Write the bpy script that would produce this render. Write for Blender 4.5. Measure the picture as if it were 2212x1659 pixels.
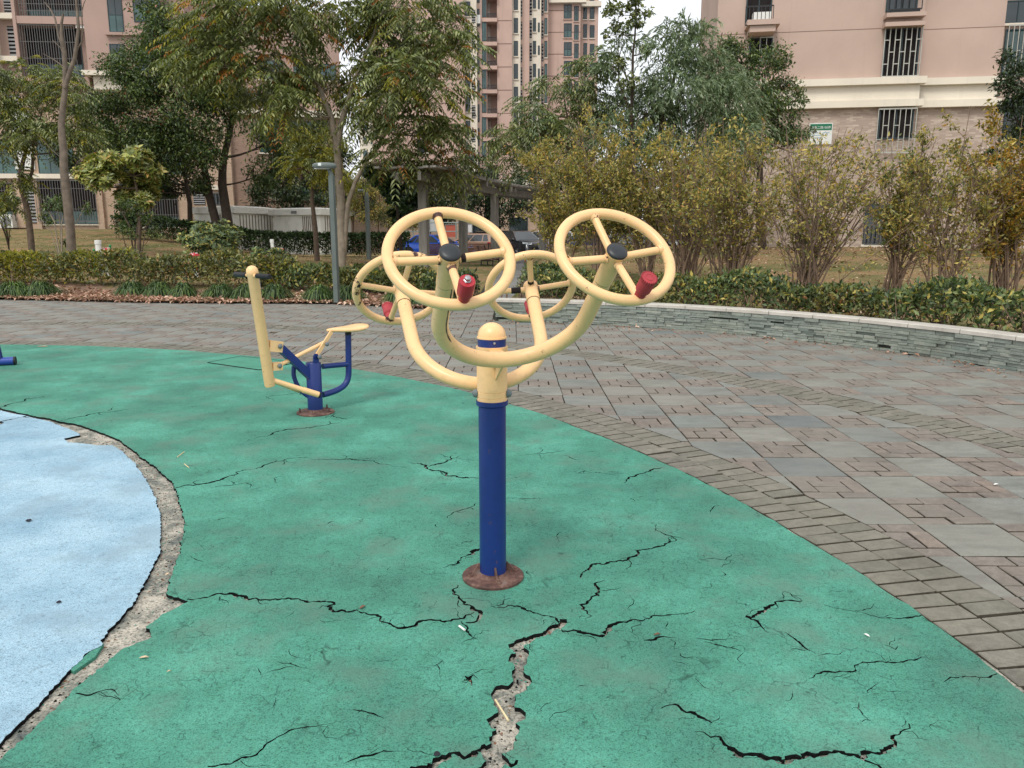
import bpy, math, random
import numpy as np
from mathutils import Vector, Matrix
from mathutils.geometry import delaunay_2d_cdt

for o in list(bpy.data.objects):
    bpy.data.objects.remove(o)
scene = bpy.context.scene
C = scene.collection
PI = math.pi
rad = math.radians

# ------------------------------------------------------------------ camera, sky, sun, exposure
EYE = 1.45
PITCH = rad(11.0)
FPX = 770.0
cam_data = bpy.data.cameras.new('camera')
cam = bpy.data.objects.new('camera', cam_data)
C.objects.link(cam)
cam.location = (0, 0, EYE)
cam.rotation_euler = (PI / 2 - PITCH, 0, 0)
cam_data.sensor_width = 36.0
cam_data.lens = 36.0 * FPX / 1024.0
cam_data.clip_start = 0.05
cam_data.clip_end = 2000.0
scene.camera = cam

SUN_EL, SUN_AZ = rad(52), rad(205)        # azimuth measured from +Y clockwise: behind the camera, a little to the left
world = bpy.data.worlds.new('World')
scene.world = world
world.use_nodes = True
wn = world.node_tree
for n in list(wn.nodes):
    wn.nodes.remove(n)
w_out = wn.nodes.new('ShaderNodeOutputWorld')
w_bg = wn.nodes.new('ShaderNodeBackground')
w_sky = wn.nodes.new('ShaderNodeTexSky')
w_sky.sky_type = 'NISHITA'
w_sky.sun_disc = False
w_sky.sun_elevation = SUN_EL
w_sky.sun_rotation = SUN_AZ
w_sky.dust_density = 4.0
w_mix = wn.nodes.new('ShaderNodeMix')
w_mix.data_type = 'RGBA'
w_mix.inputs[0].default_value = 0.86      # an even cloud layer over the blue sky
w_mix.inputs[7].default_value = (10.1, 10.35, 10.7, 1)
wn.links.new(w_sky.outputs[0], w_mix.inputs[6])
wn.links.new(w_mix.outputs[2], w_bg.inputs[0])
w_bg.inputs[1].default_value = 0.105
wn.links.new(w_bg.outputs[0], w_out.inputs[0])

sun_data = bpy.data.lights.new('sun', 'SUN')
sun_data.energy = 1.5
sun_data.angle = rad(16)
sun_data.color = (1.0, 0.965, 0.90)
sun = bpy.data.objects.new('sun', sun_data)
C.objects.link(sun)
_sd = Vector((math.sin(SUN_AZ) * math.cos(SUN_EL), math.cos(SUN_AZ) * math.cos(SUN_EL), math.sin(SUN_EL)))
sun.rotation_euler = _sd.to_track_quat('Z', 'Y').to_euler()

scene.view_settings.view_transform = 'Standard'
scene.view_settings.look = 'None'
scene.view_settings.gamma = 1.0
scene.view_settings.use_curve_mapping = False
scene.view_settings.exposure = 0.22
scene.render.engine = 'CYCLES'
scene.cycles.max_bounces = 4
scene.cycles.diffuse_bounces = 2
scene.cycles.glossy_bounces = 1
scene.cycles.transmission_bounces = 1
scene.cycles.transparent_max_bounces = 4
scene.render.resolution_x = 1024
scene.render.resolution_y = 768

# ------------------------------------------------------------------ measuring the photograph (sight lines of the real camera, 2212 px wide copy)
_S = 1024 / 2212.0
_c, _s = math.cos(PITCH), math.sin(PITCH)
def ray(x, y):
    a = (x * _S - 512) / FPX
    b = (384 - y * _S) / FPX
    return np.array([a, _c + b * _s, -_s + b * _c])
def G(x, y, z=0.0):
    d = ray(x, y); t = (z - EYE) / d[2]
    return np.array([d[0] * t, d[1] * t, z])
def A(x, y, Y):
    d = ray(x, y); t = Y / d[1]
    return np.array([d[0] * t, Y, EYE + d[2] * t])
def px(p):
    q = np.asarray(p, float) - np.array([0, 0, EYE])
    Z = q[..., 1] * _c - q[..., 2] * _s
    return Z
def sm(a, b, x):
    t = np.clip((np.asarray(x, float) - a) / (b - a), 0, 1)
    return t * t * (3 - 2 * t)

# ------------------------------------------------------------------ mesh helpers
ORG = {}
def unit(v):
    v = np.asarray(v, float); return v / max(np.linalg.norm(v), 1e-9)
def frame(d):
    d = unit(d)
    a = np.cross(d, [0, 0, 1.0])
    if np.linalg.norm(a) < 1e-3: a = np.array([1.0, 0, 0])
    a = unit(a); return a, np.cross(a, d)
def link_mesh(name, me, parent=None, loc=None):
    o = bpy.data.objects.new(name, me); C.objects.link(o)
    if parent is not None: o.parent = parent
    if loc is not None: o.location = loc
    return o
class MB:
    def __init__(s): s.v = []; s.f = []
    def add(s, vs, fs):
        b = len(s.v); s.v.extend([tuple(map(float, p)) for p in vs]); s.f.extend([tuple(b + i for i in f) for f in fs]); return s
    def box(s, x0, x1, y0, y1, z0, z1):
        return s.add([(x0,y0,z0),(x1,y0,z0),(x1,y1,z0),(x0,y1,z0),(x0,y0,z1),(x1,y0,z1),(x1,y1,z1),(x0,y1,z1)],
                     [(3,2,1,0),(4,5,6,7),(0,1,5,4),(1,2,6,5),(2,3,7,6),(3,0,4,7)])
    def bar(s, p, q, w, h, up=(0,0,1)):
        p, q = np.asarray(p, float), np.asarray(q, float); d = unit(q - p)
        a = np.cross(d, up)
        if np.linalg.norm(a) < 1e-3: a = np.array([1.0, 0, 0])
        a = unit(a); b = np.cross(a, d); vs = []
        for c in (p, q):
            for i, j in ((-1,-1),(1,-1),(1,1),(-1,1)): vs.append(c + a * w / 2 * i + b * h / 2 * j)
        return s.add(vs, [(3,2,1,0),(4,5,6,7),(0,1,5,4),(1,2,6,5),(2,3,7,6),(3,0,4,7)])
    def tube(s, pts, r, n=10, cap=True, closed=False):
        pts = [np.asarray(p, float) for p in pts]; m = len(pts)
        rs = r if hasattr(r, '__len__') else [r] * m
        a = None; base = len(s.v)
        for i, p in enumerate(pts):
            if closed: d = pts[(i + 1) % m] - pts[i - 1]
            else: d = pts[min(i + 1, m - 1)] - pts[max(i - 1, 0)]
            d = unit(d)
            if a is None: a, b = frame(d)
            else:
                a = a - d * np.dot(a, d)
                a = unit(a) if np.linalg.norm(a) > 1e-6 else frame(d)[0]
                b = np.cross(a, d)
            for k in range(n):
                t = 2 * PI * k / n
                s.v.append(tuple(p + rs[i] * (math.cos(t) * a + math.sin(t) * b)))
        for i in range(m if closed else m - 1):
            j = (i + 1) % m
            for k in range(n):
                k2 = (k + 1) % n
                s.f.append((base + i*n + k, base + j*n + k, base + j*n + k2, base + i*n + k2)[::-1])
        if cap and not closed:
            s.f.append(tuple(base + k for k in range(n))); s.f.append(tuple(base + (m-1)*n + k for k in range(n))[::-1])
        return s
    def lathe(s, c, d, prof, n=20, cap=True):     # prof: (radius, height along d)
        c = np.asarray(c, float); d = unit(d); a, b = frame(d); base = len(s.v); m = len(prof)
        for r, h in prof:
            for k in range(n):
                t = 2 * PI * k / n
                s.v.append(tuple(c + d * h + r * (math.cos(t) * a + math.sin(t) * b)))
        for i in range(m - 1):
            for k in range(n):
                k2 = (k + 1) % n
                s.f.append((base + i*n + k, base + i*n + k2, base + (i+1)*n + k2, base + (i+1)*n + k)[::-1])
        if cap:
            s.f.append(tuple(base + k for k in range(n))); s.f.append(tuple(base + (m-1)*n + k for k in range(n))[::-1])
        return s
    def prism(s, poly, z0, z1, bottom=False):
        n = len(poly); vs = [(p[0], p[1], z0) for p in poly] + [(p[0], p[1], z1) for p in poly]
        fs = [tuple(range(n, 2 * n))] + [(i, (i+1) % n, n + (i+1) % n, n + i) for i in range(n)]
        if bottom: fs.append(tuple(range(n - 1, -1, -1)))
        return s.add(vs, fs)
    def mesh(s, name, mat, org=(0,0,0), smooth=None):
        me = bpy.data.meshes.new(name)
        o = np.asarray(org, float)
        me.from_pydata([tuple(np.asarray(p) - o) for p in s.v], [], s.f)
        if mat is not None: me.materials.append(mat)
        me.update()
        if smooth:
            me.polygons.foreach_set('use_smooth', np.ones(len(me.polygons), bool))
            try: me.set_sharp_from_angle(angle=rad(smooth if smooth > 1 else 40))
            except Exception: pass
        return me
    # world coordinates in; the child is expressed in its thing's space
    def build(s, name, mat, parent=None, smooth=None, loc=None, local=False):
        if parent is not None:
            org = np.zeros(3) if local else ORG.get(parent.name, np.zeros(3))
            o = link_mesh(name, s.mesh(name, mat, org, smooth), parent)
            ORG[o.name] = org
        else:
            org = np.asarray(loc if loc is not None else (0, 0, 0), float)
            o = link_mesh(name, s.mesh(name, mat, org, smooth), None, tuple(org))
            ORG[o.name] = org
        return o
def tag(o, label=None, cat=None, group=None, kind=None):
    if label: o['label'] = label
    if cat: o['category'] = cat
    if group: o['group'] = group
    if kind: o['kind'] = kind
    return o
def thing(name, label, cat, loc=(0,0,0), rz=0.0, group=None):
    o = bpy.data.objects.new(name, None); C.objects.link(o)
    o.empty_display_size = 0.2
    o.location = tuple(map(float, loc)); o.rotation_euler = (0, 0, rz)
    ORG[o.name] = np.asarray(loc, float)
    return tag(o, label, cat, group)
def copy_tree(o, parent=None):
    c = o.copy(); C.objects.link(c)
    if parent is not None: c.parent = parent
    for ch in [x for x in bpy.data.objects if x.parent == o]: copy_tree(ch, c)
    return c

# ------------------------------------------------------------------ materials
def new_mat(name):
    m = bpy.data.materials.new(name); m.use_nodes = True
    nt = m.node_tree
    b = nt.nodes.get('Principled BSDF')
    return m, nt, b
def rgb(*c):          # sRGB 0..255 -> linear
    return tuple(((x / 255.0 + 0.055) / 1.055) ** 2.4 if x > 10 else x / 255.0 / 12.92 for x in c) + (1.0,)
def N(nt, typ, **kw):
    n = nt.nodes.new(typ)
    for k, v in kw.items(): setattr(n, k, v)
    return n
def noise(nt, coord, scale, detail=4, rough=0.55, dist=0.0):
    n = N(nt, 'ShaderNodeTexNoise'); n.inputs['Scale'].default_value = scale; n.inputs['Detail'].default_value = detail
    n.inputs['Roughness'].default_value = rough; n.inputs['Distortion'].default_value = dist
    if coord is not None: nt.links.new(coord, n.inputs['Vector'])
    return n
def ramp(nt, fac, stops, interp='LINEAR'):
    r = N(nt, 'ShaderNodeValToRGB'); r.color_ramp.interpolation = interp
    e = r.color_ramp.elements
    while len(e) < len(stops): e.new(0.5)
    for i, (p, c) in enumerate(stops):
        e[i].position = p; e[i].color = c if len(c) == 4 else tuple(c) + (1,)
    nt.links.new(fac, r.inputs[0]); return r
def mixc(nt, fac, a, b, blend='MIX'):
    m = N(nt, 'ShaderNodeMix', data_type='RGBA', blend_type=blend)
    for sock, v in ((m.inputs[0], fac), (m.inputs[6], a), (m.inputs[7], b)):
        if hasattr(v, 'links') or isinstance(v, bpy.types.NodeSocket): nt.links.new(v, sock)
        else: sock.default_value = v
    return m.outputs[2]
def math_n(nt, op, a, b=None, clamp=False):
    m = N(nt, 'ShaderNodeMath', operation=op, use_clamp=clamp)
    for i, v in enumerate((a, b)):
        if v is None: continue
        if isinstance(v, bpy.types.NodeSocket): nt.links.new(v, m.inputs[i])
        else: m.inputs[i].default_value = v
    return m.outputs[0]
def bump(nt, bsdf, h, strength, dist=0.01):
    b = N(nt, 'ShaderNodeBump'); b.inputs['Strength'].default_value = strength; b.inputs['Distance'].default_value = dist
    nt.links.new(h, b.inputs['Height']); nt.links.new(b.outputs[0], bsdf.inputs['Normal']); return b
def pos(nt):
    return N(nt, 'ShaderNodeNewGeometry').outputs['Position']
def G1(k): return (k, k, k, 1)
def simple(name, col, rough=0.5, spec=0.5, var=0.12, scale=6.0, bmp=0.0, bscale=80.0, metal=0.0, dirt=None, dirt_amt=0.3):
    m, nt, b = new_mat(name); p = pos(nt)
    n = noise(nt, p, scale, 5)
    r = ramp(nt, n.outputs[0], [(0.3, G1(1 - var)), (0.7, G1(1 + var * 0.6))])
    c = mixc(nt, 1.0, col, r.outputs[0], 'MULTIPLY')
    if dirt:
        n2 = noise(nt, p, scale * 2.3, 6, 0.65)
        f = ramp(nt, n2.outputs[0], [(0.5, G1(0)), (0.72, G1(dirt_amt))])
        c = mixc(nt, f.outputs[0], c, dirt)
    nt.links.new(c, b.inputs['Base Color'])
    b.inputs['Roughness'].default_value = rough; b.inputs['Specular IOR Level'].default_value = spec
    b.inputs['Metallic'].default_value = metal
    if bmp: bump(nt, b, noise(nt, p, bscale, 4).outputs[0], bmp)
    return m
def island_rand(nt):
    g = N(nt, 'ShaderNodeNewGeometry'); o = N(nt, 'ShaderNodeObjectInfo')
    return math_n(nt, 'FRACT', math_n(nt, 'ADD', g.outputs['Random Per Island'], o.outputs['Random']))
def leaf_mat(name, stops, rough=0.5, trans=0.3, spec=0.35):
    m, nt, b = new_mat(name)
    g = N(nt, 'ShaderNodeNewGeometry')
    r = ramp(nt, g.outputs['Random Per Island'], stops)
    col = r.outputs[0]
    n = noise(nt, g.outputs['Position'], 1.1, 3)
    v = ramp(nt, n.outputs[0], [(0.3, G1(0.72)), (0.7, G1(1.25))])
    col = mixc(nt, 1.0, col, v.outputs[0], 'MULTIPLY')
    nt.links.new(col, b.inputs['Base Color'])
    b.inputs['Roughness'].default_value = rough; b.inputs['Specular IOR Level'].default_value = spec
    t = N(nt, 'ShaderNodeBsdfTranslucent'); nt.links.new(mixc(nt, 1.0, col, (1.15, 1.2, 0.6, 1), 'MULTIPLY'), t.inputs[0])
    mx = N(nt, 'ShaderNodeMixShader'); mx.inputs[0].default_value = trans
    nt.links.new(b.outputs[0], mx.inputs[1]); nt.links.new(t.outputs[0], mx.inputs[2])
    nt.links.new(mx.outputs[0], nt.nodes['Material Output'].inputs[0])
    return m
# ------------------------------------------------------------------ ground materials
def m_rubber(name, base, dark, light, grain, lines=0.6):
    m, nt, b = new_mat(name); p = pos(nt)
    big = noise(nt, p, 1.5, 5, 0.68)
    c = ramp(nt, big.outputs[0], [(0.33, dark), (0.49, base), (0.66, light)]).outputs[0]
    g = noise(nt, p, grain, 3, 0.7)
    gr = ramp(nt, g.outputs[0], [(0.34, G1(0.35)), (0.46, G1(0.9)), (0.62, G1(1.08)), (0.75, G1(1.3))])
    c = mixc(nt, 1.0, c, gr.outputs[0], 'MULTIPLY')
    g2 = noise(nt, p, 85, 2, 0.6)
    c = mixc(nt, 1.0, c, ramp(nt, g2.outputs[0], [(0.30, G1(0.62)), (0.42, G1(0.97)), (0.6, G1(1.03)), (0.72, G1(1.14))]).outputs[0], 'MULTIPLY')
    # worn grey dust patches
    d = noise(nt, p, 2.4, 4, 0.62)
    df = ramp(nt, d.outputs[0], [(0.50, G1(0)), (0.66, G1(0.55))])
    c = mixc(nt, df.outputs[0], c, tuple(0.6 * x + 0.4 * y for x, y in zip(dark[:3], (0.2, 0.2, 0.17))) + (1,))
    # hairline crazing, only in patches
    warp = noise(nt, p, 9, 2, 0.6)
    pv = N(nt, 'ShaderNodeVectorMath', operation='MULTIPLY_ADD'); nt.links.new(warp.outputs[1], pv.inputs[0])
    pv.inputs[1].default_value = (0.14, 0.14, 0.0); nt.links.new(p, pv.inputs[2])
    vo = N(nt, 'ShaderNodeTexVoronoi', feature='DISTANCE_TO_EDGE'); vo.inputs['Scale'].default_value = 13
    nt.links.new(pv.outputs[0], vo.inputs['Vector'])
    ln = ramp(nt, vo.outputs[0], [(0.0, G1(1)), (0.03, G1(0))])
    msk = ramp(nt, noise(nt, p, 5.5, 3, 0.75).outputs[0], [(0.49, G1(0)), (0.60, G1(lines))])
    lf = math_n(nt, 'MULTIPLY', ln.outputs[0], msk.outputs[0])
    c = mixc(nt, lf, c, (dark[0] * 0.16, dark[1] * 0.14, dark[2] * 0.15, 1))
    # scattered pits
    pt = N(nt, 'ShaderNodeTexVoronoi'); pt.inputs['Scale'].default_value = 26; nt.links.new(p, pt.inputs['Vector'])
    pf = ramp(nt, pt.outputs[0], [(0.05, G1(0.9)), (0.11, G1(0))])
    pm = ramp(nt, noise(nt, p, 7, 3).outputs[0], [(0.53, G1(0)), (0.6, G1(1))])
    c = mixc(nt, math_n(nt, 'MULTIPLY', pf.outputs[0], pm.outputs[0]), c, (dark[0] * 0.2, dark[1] * 0.2, dark[2] * 0.2, 1))
    nt.links.new(c, b.inputs['Base Color'])
    b.inputs['Roughness'].default_value = 0.85; b.inputs['Specular IOR Level'].default_value = 0.25
    h = math_n(nt, 'SUBTRACT', g.outputs[0], math_n(nt, 'MULTIPLY', lf, 0.8))
    bump(nt, b, h, 0.55, 0.004)
    return m
M_green = m_rubber('green_rubber', rgb(77, 143, 122), rgb(70, 124, 107), rgb(92, 163, 141), 210)
M_blue = m_rubber('blue_rubber', rgb(158, 190, 207), rgb(136, 170, 190), rgb(176, 206, 220), 210, 0.25)
M_core = simple('black_rubber_core', (0.012, 0.013, 0.013, 1), 0.95, 0.1, 0.5, 60, 0.6, 150)
def m_concrete():
    m, nt, b = new_mat('bare_concrete'); p = pos(nt)
    n = noise(nt, p, 6, 8, 0.72, 0.6)
    c = ramp(nt, n.outputs[0], [(0.34, rgb(84, 92, 90)), (0.46, rgb(128, 128, 118)), (0.56, rgb(176, 170, 156)), (0.7, rgb(200, 192, 178))]).outputs[0]
    s = noise(nt, p, 90, 3, 0.8)
    sf = ramp(nt, s.outputs[0], [(0.38, G1(0.35)), (0.5, G1(1)), (0.66, G1(1.2))])
    c = mixc(nt, 1.0, c, sf.outputs[0], 'MULTIPLY')
    nt.links.new(c, b.inputs['Base Color']); b.inputs['Roughness'].default_value = 0.9
    bump(nt, b, s.outputs[0], 0.7, 0.006)
    return m
M_conc = m_concrete()
def m_stone(name, stops, streak=(3.5, 9, 1), rough=0.6, dust=rgb(132, 129, 119), dust_amt=0.5, bmp=0.3, spec=0.45):
    m, nt, b = new_mat(name); p = pos(nt)
    c = ramp(nt, island_rand(nt), stops).outputs[0]
    mp = N(nt, 'ShaderNodeMapping'); mp.inputs['Scale'].default_value = streak; nt.links.new(p, mp.inputs[0])
    n = noise(nt, mp.outputs[0], 1.0, 7, 0.68, 0.8)
    v = ramp(nt, n.outputs[0], [(0.28, G1(0.66)), (0.5, G1(1.0)), (0.72, G1(1.3))])
    c = mixc(nt, 1.0, c, v.outputs[0], 'MULTIPLY')
    f = noise(nt, p, 95, 3, 0.8)
    c = mixc(nt, 1.0, c, ramp(nt, f.outputs[0], [(0.3, G1(0.8)), (0.7, G1(1.15))]).outputs[0], 'MULTIPLY')
    sn = noise(nt, p, 1.7, 6, 0.7)
    c = mixc(nt, 1.0, c, ramp(nt, sn.outputs[0], [(0.32, G1(0.72)), (0.5, G1(0.98)), (0.7, G1(1.1))]).outputs[0], 'MULTIPLY')
    d = noise(nt, p, 0.8, 6, 0.66)
    df = ramp(nt, d.outputs[0], [(0.36, G1(0)), (0.62, G1(dust_amt))])
    c = mixc(nt, df.outputs[0], c, dust)
    nt.links.new(c, b.inputs['Base Color'])
    b.inputs['Roughness'].default_value = rough; b.inputs['Specular IOR Level'].default_value = spec
    bump(nt, b, math_n(nt, 'ADD', n.outputs[0], math_n(nt, 'MULTIPLY', f.outputs[0], 0.35)), bmp, 0.008)
    return m
M_slab = m_stone('slate_slab', [(0.0, rgb(114, 120, 116)), (0.22, rgb(128, 129, 121)), (0.5, rgb(121, 125, 120)), (0.74, rgb(133, 131, 122)), (0.93, rgb(112, 119, 116)), (1.0, rgb(96, 105, 107))])
M_brick = m_stone('red_brown_brick', [(0.0, rgb(122, 113, 105)), (0.4, rgb(129, 120, 111)), (0.75, rgb(119, 111, 104)), (1.0, rgb(134, 120, 109))], (14, 14, 1), 0.75, rgb(127, 123, 114), 0.55, 0.25, 0.3)
M_gbrick = m_stone('grey_brick', [(0.0, rgb(117, 112, 103)), (0.5, rgb(126, 121, 111)), (1.0, rgb(109, 106, 98))], (14, 14, 1), 0.8, rgb(122, 122, 104), 0.35, 0.3, 0.3)
M_bed = simple('sand_joint_bed', rgb(70, 66, 56), 0.95, 0.1, 0.35, 7, 0.5, 60, dirt=rgb(40, 37, 31), dirt_amt=0.7)
M_soil = simple('soil_and_mulch', rgb(122, 100, 84), 0.95, 0.1, 0.35, 4, 0.6, 30, dirt=rgb(160, 132, 112), dirt_amt=0.8)
M_asph = simple('asphalt', rgb(118, 118, 116), 0.85, 0.25, 0.2, 1.5, 0.3, 120)
M_gran = simple('pale_granite', rgb(196, 190, 180), 0.7, 0.35, 0.14, 3, 0.15, 160, dirt=rgb(150, 144, 134), dirt_amt=0.5)
M_slate = m_stone('split_slate', [(0.0, rgb(122, 133, 126)), (0.3, rgb(146, 153, 144)), (0.55, rgb(133, 142, 134)), (0.8, rgb(160, 165, 154)), (1.0, rgb(108, 121, 116))], (7, 7, 34), 0.6, rgb(130, 132, 112), 0.3, 0.45, 0.4)
def m_lawn():
    m, nt, b = new_mat('autumn_lawn'); p = pos(nt)
    n = noise(nt, p, 0.55, 7, 0.66)
    c = ramp(nt, n.outputs[0], [(0.34, rgb(92, 98, 58)), (0.47, rgb(124, 116, 78)), (0.57, rgb(150, 126, 92)), (0.70, rgb(132, 104, 78))]).outputs[0]
    f = noise(nt, p, 26, 4, 0.8)
    c = mixc(nt, 1.0, c, ramp(nt, f.outputs[0], [(0.32, G1(0.5)), (0.5, G1(1)), (0.7, G1(1.35))]).outputs[0], 'MULTIPLY')
    nt.links.new(c, b.inputs['Base Color']); b.inputs['Roughness'].default_value = 0.95; b.inputs['Specular IOR Level'].default_value = 0.1
    bump(nt, b, f.outputs[0], 0.8, 0.05)
    return m
M_lawn = m_lawn()

# ------------------------------------------------------------------ lie of the land
GC, GR = np.array([-7.303, 1.206]), 9.02          # green play surface, a circle
BC, BR = np.array([-5.935, 2.07]), 4.462          # blue disc in it
WC, WR = np.array([-1.744, 5.532]), 7.715         # retaining wall, an arc
WA0, WA1 = rad(79.3), rad(-10)
LB = np.array([(-24, 20.5), (-18, 19.3), (-11.7, 17.5), (-9.2, 16.9), (-7, 16.5), (-3.75, 16.35), (-1.9, 15.3), (-1.05, 15.4), (-0.78, 17), (-0.72, 20), (-0.6, 30), (-0.4, 38)])
def zL(x, y):
    fu = sm(-0.27, -0.5, np.asarray(x) / np.maximum(y, 1))
    return 0.03 + sm(16.5, 23, y) * 0.16 + sm(24, 54, y) * (1.5 * fu + 0.10)
def zR(x, y):
    r = np.hypot(np.asarray(x) - WC[0], np.asarray(y) - WC[1])
    edge = sm(0.2, 2.2, np.asarray(x) - 0.012 * (np.asarray(y) - 13))
    return 0.05 + 0.22 * np.where(np.asarray(y) < 16, 1, edge) + 0.62 * sm(13, 31, y) * edge

gm = MB(); gm.add([(-900, -60, -0.08), (900, -60, -0.08), (900, 1500, -0.08), (-900, 1500, -0.08)], [(0, 1, 2, 3)])
tag(gm.build('ground', M_asph), kind='structure')

def resample(P, n):
    P = np.asarray(P, float); d = np.r_[0, np.cumsum(np.hypot(*np.diff(P, axis=0).T))]
    t = np.linspace(0, d[-1], n)
    return np.c_[np.interp(t, d, P[:, 0]), np.interp(t, d, P[:, 1])]
def loft(name, Bn, Fn, zf, mat, nj=46, jit=0.0):
    n = len(Bn); rng = np.random.default_rng(5)
    t = np.linspace(0, 1, nj) ** 1.7
    X = Bn[:, None, :] * (1 - t)[None, :, None] + Fn[:, None, :] * t[None, :, None]
    Z = zf(X[..., 0], X[..., 1]) + rng.normal(0, 0.012, X.shape[:2]) * (t[None, :] > 0)
    V = np.concatenate([X, Z[..., None]], -1).reshape(-1, 3)
    idx = np.arange(n * nj).reshape(n, nj)
    Fc = np.stack([idx[:-1, :-1], idx[1:, :-1], idx[1:, 1:], idx[:-1, 1:]], -1).reshape(-1, 4)
    me = bpy.data.meshes.new(name); me.from_pydata(V.tolist(), [], Fc.tolist()); me.materials.append(mat); me.update()
    return tag(link_mesh(name, me), kind='structure')
_b = resample(LB, 90)
_far = np.c_[np.interp(np.linspace(0, 1, 90), [0, .55, .8, 1], [-62, -26, -9, -0.5]), np.interp(np.linspace(0, 1, 90), [0, .7, 1], [58, 58, 41.5])]
loft('lawn', _b, _far, zL, M_lawn)
_bb = resample(LB[1:8], 80)
loft('planting_bed', _bb, _bb + np.array([0.0, 3.2]), lambda x, y: zL(x, y) + 0.012, M_soil, 14)
_ang = np.linspace(WA0, WA1, 60)
_rb = np.c_[WC[0] + (WR + 0.16) * np.cos(_ang), WC[1] + (WR + 0.16) * np.sin(_ang)]
_rb = np.vstack([[(0.62, 40), (0.55, 30), (0.42, 22), (0.22, 17), (-0.05, 14.4)], _rb])
_rb = resample(_rb, 120)
_rf = np.c_[np.interp(np.linspace(0, 1, 120), [0, .3, .7, 1], [0.9, 4, 20, 46]), np.interp(np.linspace(0, 1, 120), [0, .3, .6, 1], [40.2, 41, 40, 12])]
loft('lawn', _rb, _rf, zR, M_lawn)
pm = MB(); pm.add([(-14, 40.5, 0.005), (40, 38.5, 0.005), (40, 75, 0.005), (-14, 75, 0.005)], [(0, 1, 2, 3)])
tag(pm.build('parking_road', simple('parking_asphalt', rgb(104, 106, 108), 0.85, 0.25, 0.15, 0.8, 0.2, 60)), kind='structure')
pth = MB(); pth.add([(-1.1, 15.1, -0.004), (0.35, 15.1, -0.004), (0.9, 41, -0.004), (-0.9, 41, -0.004)], [(0, 1, 2, 3)])
tag(pth.build('path', simple('path_asphalt', rgb(130, 129, 125), 0.85, 0.25, 0.18, 0.9, 0.2, 60)), kind='structure')

# ------------------------------------------------------------------ rubber play surface with its real cracks
crk = np.random.default_rng(11)
def crack_quads(pts, ws, step=0.0095, rag=0.62):
    if max(ws) < 19: ws = [0.84 * w_ for w_ in ws]
    P = np.array([G(*q)[:2] for q in pts])
    sc = np.array([px(np.array([p[0], p[1], 0.0])) for p in P]) / 1663.0
    W = np.interp(np.linspace(0, 1, len(P)), np.linspace(0, 1, len(ws)), ws) * sc
    d = np.r_[0, np.cumsum(np.hypot(*np.diff(P, axis=0).T))]
    n = max(4, int(d[-1] / step)); t = np.linspace(0, d[-1], n)
    Q = np.c_[np.interp(t, d, P[:, 0]), np.interp(t, d, P[:, 1])]; w = np.interp(t, d, W)
    # wander of the line itself, coarse and fine
    for lam, amp in ((12, 0.012), (5, 0.007), (2, 0.0042)):
        k = max(2, n // lam); o = np.interp(np.linspace(0, 1, n), np.linspace(0, 1, k + 2), crk.normal(0, 1, k + 2))
        tg = np.gradient(Q, axis=0); tg /= np.maximum(np.linalg.norm(tg, axis=1), 1e-9)[:, None]
        Q = Q + np.c_[-tg[:, 1], tg[:, 0]] * (o * amp * np.clip(w.mean() / 0.008, 0.5, 1.6))[:, None]
    tg = np.gradient(Q, axis=0); tg /= np.maximum(np.linalg.norm(tg, axis=1), 1e-9)[:, None]; nr = np.c_[-tg[:, 1], tg[:, 0]]
    tap = np.minimum(1, np.minimum(np.arange(n), np.arange(n)[::-1]) / max(3, n * 0.18)) if ws[0] < 12 else np.ones(n)
    tap = 0.5 + 0.5 * tap
    big_ = np.clip((w.mean() - 0.012) / 0.03, 0, 1); rg = rag * (1 - 0.72 * big_)
    def rw():
        k = max(3, n // 5); sl = np.interp(np.linspace(0, 1, n), np.linspace(0, 1, k), crk.normal(0, 1, k))
        return w * tap * 0.5 * (1 + 0.75 * rg * crk.normal(0, 1, n) + 0.75 * rg * sl + 0.25 * big_ * sl).clip(0.15, 2.2)
    wl, wr = rw(), rw()
    L, R = Q + nr * wl[:, None], Q - nr * wr[:, None]
    return [np.array([L[i], R[i], R[i + 1], L[i + 1]]) for i in range(n - 1)]
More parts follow.
